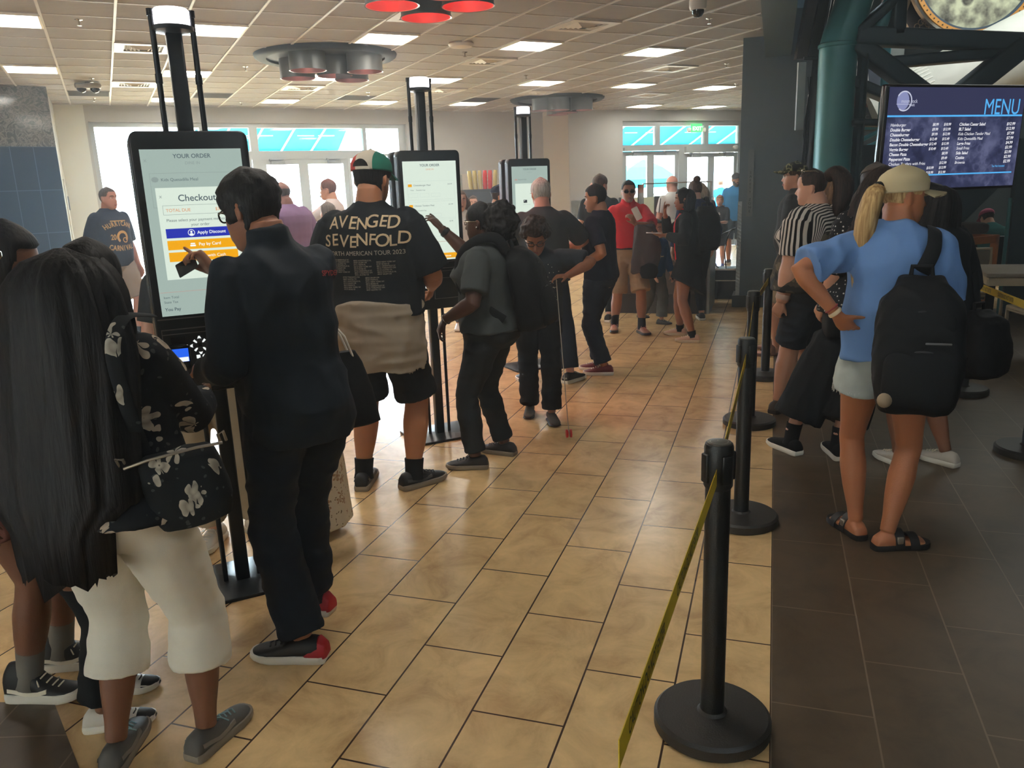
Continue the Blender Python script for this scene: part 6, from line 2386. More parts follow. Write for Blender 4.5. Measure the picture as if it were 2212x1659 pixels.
        out['top'] = place(tp.get('name', 'shirt'), me, tp['m'], root, angle=None)
        out['top_me'] = me
    sh = sp.get('shoes')
    if sh:
        for s in (-1, 1):
            if sh.get('kind') == 'sandal':
                sandal(p, s, sh['m'], root, sh.get('buckle'))
            else:
                shoe(p, s, sh['m'], sh['sole'], root, sh.get('kind', 'sneaker'), sh.get('laces'), sh.get('accent'), sh.get('accent_kind', 'heel'), sh.get('sock'))
    if sp.get('face'):
        face(p, root, sp.get('brow'), sp.get('lips'))
    return out
# ---------------------------------------------------------------- garments
BLACKJ = cloth('navy_black_jacket', (31, 38, 46), .7)  # base lifted towards bluish charcoal, some lens glare put into the colour
DENIM_DK = cloth('dark_denim', (34, 38, 46), .85, var=.2, scale=30)
BLACK_C = cloth('black_cotton', (30, 33, 37))
BLACK_P = cloth('black_trouser', (27, 28, 30))
NAVY = cloth('navy_cotton', (28, 34, 50))
CHAR = cloth('charcoal_cotton', (58, 60, 62))
GREYT = cloth('dark_grey_cotton', (72, 76, 76))
WHITEC = cloth('white_twill', (226, 218, 200), .8, var=.05)
KHAKI = cloth('khaki_twill', (170, 152, 124))
PURPLE = cloth('purple_cotton', (142, 112, 150))
REDP = cloth('red_pique', (214, 44, 52))
BLUET = cloth('sky_blue_cotton', (106, 140, 190), .85, var=.07)
BLUE2 = cloth('bright_blue_cotton', (50, 124, 176))
GREYP = cloth('grey_sweatpants', (96, 98, 98))
OATM = cloth('oatmeal_fleece', (164, 150, 132), .95, var=.08)
HOOD = cloth('royal_blue_fleece', (30, 76, 122))
TEALS = cloth('teal_sweater', (24, 92, 90))
LDENIM = cloth('light_denim', (176, 184, 180), .85, var=.14, scale=18)
WHITE_SH = mat('shoe_white', (220, 214, 202), 0.5)
BLK_SH = mat('shoe_black', (30, 28, 28), 0.55)
GRY_SH = mat('shoe_grey', (88, 84, 78), 0.6)
SOLE_G = mat('sole_grey', (136, 124, 108), 0.6)
SOLE_W = mat('sole_white', (226, 220, 206), 0.55)
SOLE_K = mat('sole_dark', (40, 36, 34), 0.6)
RED_SH = mat('shoe_red', (176, 28, 38), 0.5)
LACE_W = mat('lace_white', (232, 222, 200), 0.7)
LACE_K = mat('lace_black', (40, 38, 38), 0.7)
SOCK_G = cloth('sock_grey', (124, 118, 108))
SOCK_K = cloth('sock_black', (24, 24, 26))
H_BLK = hair_mat('hair_black', (18, 16, 17), (34, 29, 28))
H_DBR = hair_mat('hair_dark_brown', (34, 25, 21), (66, 48, 40))
H_BRN = hair_mat('hair_brown', (58, 40, 28), (104, 74, 50))
H_BLD = hair_mat('hair_blond', (150, 112, 66), (212, 178, 122))
H_WHT = hair_mat('hair_white', (150, 146, 140), (206, 202, 196))
H_GRY = hair_mat('hair_grey', (96, 90, 86), (140, 132, 126))
SKB = ('brown', (128, 84, 60))
SKD = ('deep', (92, 60, 46))
SKL = ('light', (204, 150, 122))
SKT = ('tan', (182, 122, 86))
SKM = ('medium', (160, 106, 78))
M_gl_k = mat('glasses_black', (20, 20, 22), 0.3)
M_gl_m = mat('glasses_metal', (190, 184, 170), 0.25, metal=0.8)
M_lensk = mat('lens_dark', (16, 16, 18), 0.08)

def floral(name, base, petal, leafc, scale=7.0, thr=.27):
    m, nt, b, tc, N = nodes(name, rough=.8, spec=.25)
    L = nt.links
    n = N('TexNoise'); n.inputs['Scale'].default_value = 14
    L.new(tc.outputs['Object'], n.inputs['Vector'])
    mv = N('Vec' 'torMath', operation='MULTIPLY_ADD')
    L.new(n.outputs['Color'], mv.inputs[0]); mv.inputs[1].default_value = (.05, .05, .05); L.new(tc.outputs['Object'], mv.inputs[2])
    v = N('TexVoronoi'); v.inputs['Scale'].default_value = scale
    L.new(mv.outputs[0], v.inputs['Vector'])
    v2 = N('TexVoronoi'); v2.inputs['Scale'].default_value = scale * 2.7
    L.new(mv.outputs[0], v2.inputs['Vector'])
    w = N('TexVoronoi', feature='DISTANCE_TO_EDGE'); w.inputs['Scale'].default_value = scale * 3.2
    L.new(mv.outputs[0], w.inputs['Vector'])
    dv = N('Vec' 'torMath', operation='SUBTRACT'); L.new(mv.outputs[0], dv.inputs[0]); L.new(v.outputs['Position'], dv.inputs[1])
    sx_ = N('SeparateXYZ'); L.new(dv.outputs[0], sx_.inputs[0])
    at_ = N('Math', operation='ARCTAN2'); L.new(sx_.outputs['Z'], at_.inputs[0]); L.new(sx_.outputs['X'], at_.inputs[1])
    m5 = N('Math', operation='MULTIPLY'); L.new(at_.outputs[0], m5.inputs[0]); m5.inputs[1].default_value = 2.5
    co = N('Math', operation='COSINE'); L.new(m5.outputs[0], co.inputs[0])
    ab = N('Math', operation='ABSOLUTE'); L.new(co.outputs[0], ab.inputs[0])
    pr = N('Math', operation='MULTIPLY_ADD'); L.new(ab.outputs[0], pr.inputs[0]); pr.inputs[1].default_value = thr * .75; pr.inputs[2].default_value = thr * .5
    r1 = N('Math', operation='LESS_THAN'); L.new(v.outputs['Distance'], r1.inputs[0]); L.new(pr.outputs[0], r1.inputs[1])
    sel = N('SeparateColor'); L.new(v.outputs['Color'], sel.inputs[0])
    g = N('Math', operation='GREATER_THAN'); L.new(sel.outputs[0], g.inputs[0]); g.inputs[1].default_value = .22
    mu = N('Math', operation='MULTIPLY'); L.new(r1.outputs[0], mu.inputs[0]); L.new(g.outputs[0], mu.inputs[1])
    ed = ramp(nt, v.outputs['Distance'], [(0, (.1, .1, .1, 1)), (.05, (.1, .1, .1, 1)), (.08, (1, 1, 1, 1)), (.22, (.55, .55, .55, 1)), (.36, (.95, .95, .95, 1))])
    mu2 = N('Math', operation='MULTIPLY'); L.new(mu.outputs[0], mu2.inputs[0]); L.new(ed.outputs['Color'], mu2.inputs[1])
    r2 = ramp(nt, v2.outputs['Distance'], [(0, (1, 1, 1, 1)), (.17, (1, 1, 1, 1)), (.2, (0, 0, 0, 1))])
    a = N('Mix', data_type='RGBA'); a.inputs['A'].default_value = base; a.inputs['B'].default_value = leafc; L.new(r2.outputs['Color'], a.inputs['Factor'])
    c = N('Mix', data_type='RGBA'); L.new(mu2.outputs[0], c.inputs['Factor']); L.new(a.outputs['Result'], c.inputs['A']); c.inputs['B'].default_value = petal
    L.new(c.outputs['Result'], b.inputs['Base Color'])
    return m
FLORAL = floral('black_floral', rgb(24, 26, 30), rgb(190, 172, 150), rgb(70, 68, 66), 12.0, .36)
FLORALB = floral('black_floral_bag', rgb(26, 28, 30), rgb(186, 176, 158), rgb(70, 72, 70), 13.0, .33)
SKIRTF = floral('cream_floral', rgb(206, 190, 164), rgb(150, 104, 66), rgb(110, 88, 56), 17.0, .34)
def stripes_mat(name, c1, c2, z0, z1, freq, lowc):
    m, nt, b, tc, N = nodes(name, rough=.85, spec=.25)
    L = nt.links
    sp = N('SeparateXYZ'); L.new(tc.outputs['Object'], sp.inputs[0])
    ax = N('Math', operation='ABSOLUTE'); L.new(sp.outputs['X'], ax.inputs[0])
    mr = N('MapRange'); L.new(ax.outputs[0], mr.inputs['Value'])
    mr.interpolation_type = 'SMOOTHSTEP'
    mr.inputs['From Min'].default_value = .13; mr.inputs['From Max'].default_value = .21
    zl = N('Mix', data_type='FLOAT'); L.new(mr.outputs[0], zl.inputs['Factor']); L.new(sp.outputs['Z'], zl.inputs['A']); zl.inputs['B'].default_value = 1.42
    ml = N('Math', operation='ADD'); L.new(zl.outputs['Result'], ml.inputs[0]); L.new(sp.outputs['Y'], ml.inputs[1])
    f = N('Math', operation='MULTIPLY'); L.new(ml.outputs[0], f.inputs[0]); f.inputs[1].default_value = freq
    fr = N('Math', operation='FRACT'); L.new(f.outputs[0], fr.inputs[0])
    g = N('Math', operation='GREATER_THAN'); L.new(fr.outputs[0], g.inputs[0]); g.inputs[1].default_value = .5
    mx = N('Mix', data_type='RGBA'); L.new(g.outputs[0], mx.inputs['Factor']); mx.inputs['A'].default_value = c1; mx.inputs['B'].default_value = c2
    n = N('TexNoise'); n.inputs['Scale'].default_value = 11; L.new(tc.outputs['Object'], n.inputs['Vector'])
    r = ramp(nt, n.outputs['Fac'], [(.42, rgb(34, 32, 30)), (.46, rgb(74, 66, 54)), (.54, rgb(74, 66, 54)), (.57, rgb(112, 100, 82))], 'CONSTANT')
    gz = N('Math', operation='GREATER_THAN'); L.new(zl.outputs['Result'], gz.inputs[0]); gz.inputs[1].default_value = z0
    m2 = N('Mix', data_type='RGBA'); g3 = N('Math', operation='GREATER_THAN'); L.new(sp.outputs['Z'], g3.inputs[0]); g3.inputs[1].default_value = 1.13; g4 = N('Math', operation='MULTIPLY'); L.new(gz.outputs[0], g4.inputs[0]); L.new(g3.outputs[0], g4.inputs[1]); L.new(g4.outputs[0], m2.inputs['Factor']); L.new(r.outputs['Color'], m2.inputs['A']); L.new(mx.outputs['Result'], m2.inputs['B'])
    L.new(m2.outputs['Result'], b.inputs['Base Color'])
    return m
STRIPE = stripes_mat('striped_camo_top', rgb(30, 26, 26), rgb(214, 204, 192), 1.28, 2, 32, None)
def camo_mat(name, cols, scale=16):
    m, nt, b, tc, N = nodes(name, rough=.85, spec=.25)
    n = N('TexNoise'); n.inputs['Scale'].default_value = scale; n.inputs['Detail'].default_value = 1
    nt.links.new(tc.outputs['Object'], n.inputs['Vector'])
    r = ramp(nt, n.outputs['Fac'], [(p_, rgb(*c)) for p_, c in cols], 'CONSTANT')
    nt.links.new(r.outputs['Color'], b.inputs['Base Color'])
    return m
CAMO = camo_mat('camo_cap', [(0, (36, 38, 32)), (.42, (70, 70, 50)), (.5, (150, 142, 104)), (.57, (52, 58, 44))])
def dots_mat(name, base, dot, scale):
    m, nt, b, tc, N = nodes(name, rough=.85, spec=.25)
    v = N('TexVoronoi'); v.inputs['Scale'].default_value = scale; v.inputs['Randomness'].default_value = .25
    nt.links.new(tc.outputs['Object'], v.inputs['Vector'])
    r = ramp(nt, v.outputs['Distance'], [(0, dot), (.2, dot), (.24, base)])
    nt.links.new(r.outputs['Color'], b.inputs['Base Color'])
    return m
POLKA = dots_mat('polka_dot', rgb(26, 24, 26), rgb(206, 200, 188), 46)
def tri_cap():
    m, nt, b, tc, N = nodes('tricolour_cap', rough=.8, spec=.25)
    L = nt.links
    sp = N('SeparateXYZ'); L.new(tc.outputs['Object'], sp.inputs[0])
    r = ramp(nt, sp.outputs['X'], [(0, rgb(196, 70, 66)), (.455, rgb(196, 70, 66)), (.456, rgb(206, 196, 178))], 'CONSTANT')
    ad = N('Math', operation='ADD'); L.new(sp.outputs['X'], ad.inputs[0]); ad.inputs[1].default_value = .5
    L.new(ad.outputs[0], r.inputs['Fac'])
    e = r.color_ramp.elements.new(.545); e.color = rgb(40, 120, 100)
    L.new(r.outputs['Color'], b.inputs['Base Color'])
    return m

# ---------------------------------------------------------------- backpack builder
M_bpk = cloth('backpack_black', (21, 21, 23), .7, var=.15)
M_zip = mat('zip_metal', (150, 140, 126), .35, metal=.7)
def backpack(M, label, w=.30, h=.45, d=.17, m=None, name='backpack', straps=None, mstrap=None, pocket=True, tags=()):
    """M: frame with x right, y up, z outwards from the wearer's back; straps: world polylines"""
    m = m or M_bpk
    r = empty(name, M=M, label=label, cat='backpack')
    mb = MB()
    rings = []
    for i in range(13):
        t = i / 12
        y = -h / 2 + h * t
        ww = w / 2 * (.86 + .14 * math.sin(PI * min(1, t * 1.1))) * (1 - .45 * sst(.8, 1.0, t)) * (1 - .12 * (1 - sst(0, .12, t)))
        dd = d / 2 * (1 - .35 * t * t) * (1 - .5 * sst(.88, 1, t)) * (1 - .25 * (1 - sst(0, .1, t)))
        rings.append(super_ring((0, y, dd), Vector((1, 0, 0)), Vector((0, 0, 1)), ww, dd, 32, 3.2))
    mb.loft(rings)
    me = remesh(mb, .008, 4, .5)
    displace(me, .008, 9, 9, 14, seed=w * 31)
    place('main_compartment', me, m, r, angle=None)
    if pocket:
        for (y0, y1, wf, df) in ((-.46, .02, .82, .34), (.05, .30, .70, .20)):
            mb = MB()
            rings = []
            for i in range(9):
                t = i / 8
                y = h * (y0 + (y1 - y0) * t)
                ww = w / 2 * wf * (1 - .18 * (abs(t - .5) * 2) ** 3)
                zb = d * (1 - .30 * max(0, (y / h + .5)) ** 2) * .86
                dd = d * df * .5 * math.sin(PI * (.12 + .76 * t)) ** .6
                rings.append(super_ring((0, y, zb), Vector((1, 0, 0)), Vector((0, 0, 1)), ww, dd, 26, 3))
            mb.loft(rings)
            pk = mb.build('pocket', m, r, angle=None)
            mb = MB()
            yz = h * (y1 - .03)
            zz = d * .86 * (1 - .30 * (yz / h + .5) ** 2) + d * df * .32
            mb.tube([(-w * wf * .36, yz - .012, zz - .012), (0, yz, zz + .004), (w * wf * .36, yz - .012, zz - .012)], .004, 8)
            mb.rbox((-w * wf * .3, yz - .03, zz), (.008, .035, .004), .002)
            mb.build('zip', M_zip if False else mat('zip_dark', (52, 50, 50), .5), pk)
    mb = MB()
    mb.tube([(-.04, h / 2 - .02, .04), (-.035, h / 2 + .035, .035), (.035, h / 2 + .035, .035), (.04, h / 2 - .02, .04)], .010, 10)
    mb.build('grab_handle', m, r)
    if straps:
        inv = M.inverted()
        for pts, wd in straps:
            pts = [inv @ Vector(q) for q in pts]
            mb = MB()
            sm = []
            n = len(pts) - 1
            for i in range(n * 5 + 1):
                t = i / 5
                j = min(n - 1, int(t)); f = t - j
                p0, p1, p2, p3 = pts[max(0, j - 1)], pts[j], pts[j + 1], pts[min(n, j + 2)]
                sm.append(0.5 * ((2 * p1) + (p2 - p0) * f + (2 * p0 - 5 * p1 + 4 * p2 - p3) * f ** 2 + (3 * p1 - p0 - 3 * p2 + p3) * f ** 3))
            mb.tube(sm, wd, 12, flat=.25, up=(inv.to_3x3() @ Vector((1, 0, 0))))
            mb.build('strap', mstrap or m, r)
    return r
def wristband(out, s, m, t=1.88, name='watch', wide=.014, dial=None):
    p = out['p']
    a, e, w = p.arm[s]
    c = e.lerp(w, t - 1)
    d = (w - e).normalized()
    r = lerp_tab(ARM_R, t) * p.H * p.b['arm'] + .0025
    mb = MB()
    mb.tube([c - d * wide, c - d * wide * .4, c + d * wide * .4, c + d * wide], [r, r + .002, r + .002, r], 20)
    o = mb.build(name, m, out['root'])
    if dial:
        u = Vector((-s, -.4, .3))
        u = (u - d * u.dot(d)).normalized()
        M = frame(c - u * r * -1, d, d.cross(u))
        MB().rbox((0, 0, 0), (.03, .034, .012), .006, M=M).build('dial', dial, o)
    return o

# ================================================================= THE CAST
# ---- woman in floral jacket, nearest
o = person(dict(label='nearest woman in black floral jacket, white capri trousers and very long dark hair', pos=(-1.10, 2.06), H=1.56, face_deg=8, skin=SKB, vox=.0065,
    build=dict(w=1.04, hip=1.08, d=1.05, leg=1.02), legcover=.95,
    fl=('W', -1.215, 2.05, 0, -4), fr=('W', -.965, 2.10, 0, 22), hr=('W', -.97, 2.42, 1.03), er=(.5, -.8, -.6), hl=('W', -1.50, 2.12, .80), el=(-1, -.3, 0),
    head=(-8, 8, 0),
    bottom=dict(kind='capri', m=WHITEC, end=1.44, o=.016, grow=.012, top=.60, freq=(5, 5, 15), fold_amp=.007, straight=.044),
    top=dict(m=FLORAL, name='floral_jacket', hem=.522, o=.02, sleeve=1.75, so=.012, flare=.2, drape=1.0, fold_amp=.012),
    shoes=dict(m=GRY_SH, sole=SOLE_G, laces=mat('lace_teal', (130, 160, 160), .6), accent=mat('shoe_panel_grey', (130, 122, 110), .5), accent_kind='stripe')))
p, rt = o['p'], o['root']
hair_cap(p, H_BLK, rt, zl_front=.22, zl_side=-.25, zl_back=-.4, th=.09, top=.04)
_hf = hair_fall(p, H_BLK, rt, .77, .185, .115, ydrop=-.28, flare=1.15, x0=-.02, name='long_hair', seed=2, ztip=.17, mid=(-.035, -.135))
_hb = bvh_of(_hf.data)
mb = MB()
for k in range(11):
    a = k * .62
    q = p.Mh @ Vector((-.22 + .04 * k, -2.0, .22 + .02 * math.sin(k)))
    h_ = _hb.ray_cast(q, Vector((0, 1, 0)), 2)[0]
    c = (h_ or q) + Vector((0, -.003, 0))
    mb.ball(tuple(c), (.012, .008, .012), 8)
    mb.tube([c, c + Vector((.014 * math.cos(a), -.006, .016 * math.sin(a)))], [.005, .002], 6)
mb.build('hair_clip', M_gl_m, rt)
# floral shoulder bag
r = empty('shoulder_bag', M=frame((-.865, 1.97, .90), (.92, .30, .15), (.1, -.1, 1)), label='black floral shoulder bag hanging at the right hip of the long-haired woman', cat='bag')
mb = MB()
mb.loft([super_ring((0, y, 0), Vector((1, 0, 0)), Vector((0, 0, 1)), w_, d_, 28, 3.5) for y, w_, d_ in ((-.115, .06, .03), (-.105, .09, .042), (-.05, .105, .05), (.05, .10, .046), (.085, .095, .036), (.10, .08, .02))])
me = remesh(mb, .007, 3, .5)
displace(me, .006, 10, 10, 10, 3)
place('bag_body', me, FLORALB, r, angle=None)
MB().tube([(-.12, .10, .03), (-.06, .112, .045), (.06, .112, .045), (.12, .10, .03)], .004, 8).build('zip', M_zip, r)
_in = r.matrix_world.inverted()
def strap_pts(pts, rad, name, m, par, flat=.22):
    MB().tube([_in @ q for q in smooth_pts(pts)], rad, 10, flat=flat, up=_in.to_3x3() @ Vector((1, .3, 0))).build(name, m, par)
strap_pts([(-.955, 1.955, 1.00), (-.955, 1.90, 1.15), (-.965, 1.90, 1.28), (-.96, 1.97, 1.345), (-.95, 2.10, 1.33)], .018, 'strap', FLORALB, r)
for q in (-1, 1):
    MB().tube([(q * .115, .10, .02), (q * .115, .125, .03), (q * .13, .13, .03), (q * .13, .10, .02)], .004, 8).build('buckle', M_zip, r)

# ---- girl at left edge
o = person(dict(label='long-haired person at the left edge in grey socks and white-striped high-top sneakers', pos=(-1.70, 2.47), H=1.60, face_deg=85, skin=SKB, vox=.008, lean=(10, 0, 0), build=dict(w=.98, head=1.1),
    fl=('W', -1.66, 2.565, 0, 82), fr=('W', -1.67, 2.385, 0, 92), head=(0, 12, 0), hl=(-.15, .25, .95), hr=(.2, .25, .95),
    bottom=dict(kind='shorts', m=cloth('dusty_pink_shorts', (120, 76, 66)), end=.55, o=.014, grow=.02),
    top=dict(m=cloth('dark_plum_top', (48, 36, 40)), name='top', hem=.54),
    shoes=dict(m=BLK_SH, sole=SOLE_W, kind='hightop', laces=LACE_W, accent=LACE_W, accent_kind='stripe', sock=(SOCK_G, .70))))
hair_cap(o['p'], H_BLK, o['root'], zl_front=.22, zl_side=-.3, zl_back=-.4, th=.10, top=.05)
hair_fall(o['p'], H_BLK, o['root'], .92, .16, .10, ydrop=-.30, name='long_hair', seed=5, mid=(0, .02))
# ---- child hidden behind her
o = person(dict(label='person mostly hidden behind the floral-jacket woman, black trousers and black-and-white sneakers showing', pos=(-1.39, 2.31), H=1.33, face_deg=85, skin=SKB, vox=.009,
    fl=('W', -1.40, 2.405, 0, 84), fr=('W', -1.335, 2.215, 0, 80), bottom=dict(kind='pants', m=BLACK_P, end=1.85, o=.014, straight=.05, grow=.006), top=dict(m=BLACK_C, name='shirt', sleeve=1.8),
    shoes=dict(m=WHITE_SH, sole=SOLE_W, laces=LACE_K, accent=BLK_SH, accent_kind='toe')))
hair_cap(o['p'], H_BLK, o['root'])

# ---- man in dark jacket using the nearest kiosk
o = person(dict(label='man in dark zip jacket and jeans pointing a bank card at the nearest kiosk', pos=(-.765, 2.74), H=1.74, face_deg=-40, skin=SKM, vox=.006, lean=(5, -2, 0),
    build=dict(w=.96, d=1.08, belly=.03, arm=1.0, head=1.1),
    fl=('W', -.785, 2.56, 0, -84), fr=('W', -.83, 2.90, 0, -72), head=(-28, 16, 4), headfwd=.02,
    hr=('W', -1.07, 2.93, 1.36), er=(.25, -.4, -1), hand_r=dict(d=('W', -.62, .18, .75), n=('W', -.5, -.5, -.3), curl=[6, 62, 66, 68], thumb=30),
    hl=('W', -1.10, 2.76, 1.02), el=(-.15, -1, -.5), hand_l=dict(d=('W', -.25, .85, .25), n=('W', .2, .3, -.8), curl=20),
    bottom=dict(kind='pants', m=DENIM_DK, end=1.95, o=.014, straight=.048, freq=(6, 6, 15), fold_amp=.010),
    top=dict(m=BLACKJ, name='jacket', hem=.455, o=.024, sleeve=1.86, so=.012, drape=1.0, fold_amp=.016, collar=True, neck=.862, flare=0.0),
    shoes=dict(m=BLK_SH, sole=SOLE_W, laces=LACE_K, accent=RED_SH)))
p, rt = o['p'], o['root']
hair_cap(p, H_BLK, rt, zl_front=.26, zl_side=-.18, zl_back=-.46, th=.12, lumps=.12, top=.03, freq=13)
glasses(p, rt, M_gl_k)
decal(o['top_me'], (.10, -.3, 1.355), (1, 0, -.10), (.05, 0, 1), (0, 1, 0), [lambda mb, f: put_text(mb, f, 'SPYDER', 0, 0, .026, bold=.02, sx=1.15)], mat('print_red', (170, 50, 44), .6), rt, 'shoulder_print')
r = MB().rbox((0, 0, 0), (.086, .054, .0014), .004, ch=.0004).build('bank_card', mat('card_dark', (34, 30, 30), .3))
r.matrix_world = frame((-1.165, 2.915, 1.392), (-.83, .1, -.42), (.3, -.35, -.75))
tag(r, 'dark bank card held between the pointing fingers at the nearest kiosk', 'card')

# ---- girl in cream floral skirt
o = person(dict(label='person in a long cream floral skirt, mostly hidden behind the man in the dark jacket', pos=(-.99, 3.66), H=1.33, face_deg=-60, skin=SKL, vox=.009,
    bottom=dict(kind='skirt', m=SKIRTF, zend=.05, flare=.32, fold=.05, o=.012, freq=(10, 10, 2)), top=dict(m=BLACK_C, name='top', hem=.55), shoes=dict(m=BLK_SH, sole=SOLE_K)))
hair_cap(o['p'], H_BRN, o['root'], zl_back=-.4)
r = empty('tote_bag', M=frame((-.735, 3.34, .80), (.85, .5, 0), (0, 0, 1)), label='black tote bag with thin white straps behind the dark-jacket man', cat='bag')
mb = MB()
mb.loft([super_ring((0, y, 0), Vector((1, 0, 0)), Vector((0, 0, 1)), w_, d_, 28, 4) for y, w_, d_ in ((-.16, .12, .05), (-.15, .155, .06), (.0, .13, .05), (.12, .095, .035), (.17, .07, .02))])
mb.build('bag_body', M_bpk, r)
for q in (-1, 1):
    MB().tube([(.055, .14, q * .02), (.02, .24, q * .03), (-.04, .32, q * .02), (-.09, .34, 0)], .005, 8).build('strap', WHITE_SH, r)
# ---- far side of the nearest kiosk
o = person(dict(label='person in khaki trousers and white sneakers on the far side of the nearest kiosk', pos=(-1.42, 3.58), H=1.60, face_deg=165, skin=SKL, vox=.009,
    fl=('W', -1.30, 3.68, 0, 140), fr=('W', -1.475, 3.60, 0, 185), bottom=dict(kind='pants', m=KHAKI, end=1.85, o=.016, straight=.05), top=dict(m=CHAR, name='shirt'), shoes=dict(m=WHITE_SH, sole=SOLE_W, laces=LACE_W)))
hair_cap(o['p'], H_BRN, o['root'])

# ---- man in black tour shirt
o = person(dict(label='man in black concert tour T-shirt with a grey sweater tied round his waist', pos=(-.715, 4.30), H=1.86, face_deg=8, skin=SKT, vox=.007,
    build=dict(w=1.14, d=1.22, belly=.035, arm=1.15, leg=1.08, hip=.98, sh=1.04, head=1.08),
    fl=('W', -.865, 4.285, 0, 2), fr=('W', -.575, 4.25, 0, 52), hl=(-.24, .26, 1.10), el=(-.55, -.7, -.6), hr=(.24, .28, 1.10), er=(.6, -.7, -.6), head=(12, 10, 0),
    bottom=dict(kind='shorts', m=cloth('black_shorts', (26, 27, 30)), end=.98, o=.02, grow=.02, straight=.056),
    top=dict(m=BLACK_C, name='tour_shirt', hem=.53, o=.026, sleeve=.92, so=.02, sgrow=.03, drape=1.03, fold_amp=.010),
    shoes=dict(m=BLK_SH, sole=SOLE_G, laces=LACE_K, accent=mat('shoe_panel_dark', (70, 68, 66), .5), accent_kind='stripe', sock=(SOCK_K, .82))))
p, rt = o['p'], o['root']
hair_cap(p, H_BLK, rt, zl_back=-.36, th=.07, lumps=.05)
cap(p, tri_cap(), rt, opening=H_BLK, mbrim=cloth('cap_green', (34, 96, 84)), tilt=4, zlow=.06)
M_print = mat('print_cream', (216, 190, 150), .7)
D = (0, 1, 0)
def hand_txt(body, z, size, w_, sag=0):
    def f(mb, fn):
        n = len(body)
        for i, ch in enumerate(body):
            u = -w_ / 2 + w_ * (i + .5) / n
            rot = .06 * math.sin(i * 2.1 + z * 9)
            dv = .006 * math.sin(i * 1.7)
            g = lambda a, b_: fn(u + a * math.cos(rot) - b_ * math.sin(rot), z + dv + a * math.sin(rot) + b_ * math.cos(rot))
            vs, fs = text2d(ch, size * (1 + .08 * math.sin(i * 3.3)), align='CENTER', bold=.010, shear=.08)
            k = len(mb.v)
            mb.v += [tuple(g(*q)) for q in vs]
            mb.f += [tuple(k + q for q in f_) for f_ in fs]
    return f
ox = (0, -.5, 0)
decal(o['top_me'], ox, (1, 0, 0), (0, 0, 1), D, [hand_txt('AVENGED', 1.455, .086, .37), hand_txt('SEVENFOLD', 1.365, .086, .46)], M_print, rt, 'back_print_title', cut=.02)
decal(o['top_me'], ox, (1, 0, 0), (0, 0, 1), D, [lambda mb, f: put_text(mb, f, 'NORTH AMERICAN TOUR 2023', 0, 1.318, .032, align='CENTER', bold=.008, sx=.92)], mat('print_grey', (186, 176, 156), .7), rt, 'back_print_tour', cut=.02)
_dates = []
for c_, (u0, z0, n_) in enumerate([(-.175, 1.293, 7), (-.055, 1.288, 8), (.065, 1.278, 7), (-.125, 1.203, 7), (.0, 1.198, 7)]):
    for q in range(n_):
        _dates.append((('%02d/%02d ' % (7 + (q + c_) % 3, 3 + 4 * q)) + ['GREENVILLE SC', 'HUNTSVILLE AL', 'NEW YORK NY', 'TORONTO ON', 'SALEM OR', 'BOISE ID', 'AUSTIN TX', 'MIAMI FL'][(q * 3 + c_) % 8], u0, z0 - q * .0105))
decal(o['top_me'], ox, (1, 0, 0), (0, 0, 1), D, [(lambda s_, u_, z_: (lambda mb, f: put_text(mb, f, s_, u_, z_, .0105, sx=.95)))(*q) for q in _dates], mat('print_grey', (186, 176, 156), .7), rt, 'back_print_dates', cut=.05)
# sweater tied round the waist
mb = MB()
H_ = p.H
rr = []
for i in range(15):
    t = i / 14
    z = .575 * H_ - (.575 - .385) * H_ * t
    f = 1 + .10 * math.sin(t * 2.2)
    ring = []
    for k in range(60):
        a = 2 * PI * k / 60
        fo = 1 + (.012 + .03 * t) * math.sin(a * 7 + 1.5 * t) + .015 * math.sin(a * 13 + t * 9)
        ring.append(Vector((.232 * f * fo * math.cos(a), -.02 + (.205 * f * fo) * math.sin(a), z + .014 * math.sin(a * 3) - .02 * t * (1 if math.sin(a) < 0 else -2))))
    rr.append(ring)
mb.loft(rr)
me = remesh(mb, .009, 2, .5)
displace(me, .012, 3, 3, 13, 2.0)
sw = place('tied_sweater', me, OATM, rt, angle=None)
mb = MB()
mb.tube([(-.24, -.03, .56 * H_), (-.15, .17, .555 * H_), (0, .235, .55 * H_), (.15, .17, .555 * H_), (.24, -.03, .56 * H_)], .03, 12)
mb.tube([(-.02, .24, .55 * H_), (-.05, .27, .45 * H_), (-.07, .26, .36 * H_)], [.03, .035, .03], 12)
mb.tube([(.02, .24, .55 * H_), (.06, .27, .46 * H_), (.07, .26, .38 * H_)], [.03, .035, .03], 12)
mb.build('sleeves', OATM, sw)

# ---- woman in grey T-shirt with backpack
o = person(dict(label='woman in dark grey T-shirt and glasses pointing at the second kiosk screen', pos=(-.12, 4.64), H=1.585, face_deg=-72, skin=SKD, vox=.0065, build=dict(w=1.12, d=1.25, hip=1.16, bust=.035, belly=.02, arm=1.15, leg=1.08),
    fl=('W', -.235, 4.52, 0, -86), fr=('W', -.06, 4.76, 0, -62), head=(4, 2, 0),
    hl=('W', -.37, 4.49, .91), el=(-.6, -1, 0), hand_l=dict(d=('W', -.45, .1, -.8), n=('W', .8, .3, -.4), curl=38),
    hr=('W', -.40, 5.0, 1.40), er=(.6, -.2, -.9), hand_r=dict(d=('W', -.55, .35, .62), n=('W', -.5, .4, -.6), curl=[8, 18, 26, 34]),
    bottom=dict(kind='pants', m=cloth('charcoal_jeans', (42, 44, 46)), end=1.92, o=.012, straight=.042, freq=(6, 6, 14), fold_amp=.009),
    top=dict(m=GREYT, name='t_shirt', hem=.52, o=.018, sleeve=.80, so=.01, sgrow=.02),
    shoes=dict(m=mat('shoe_mauve_black', (46, 42, 42), .6), sole=SOLE_G, laces=LACE_K)))
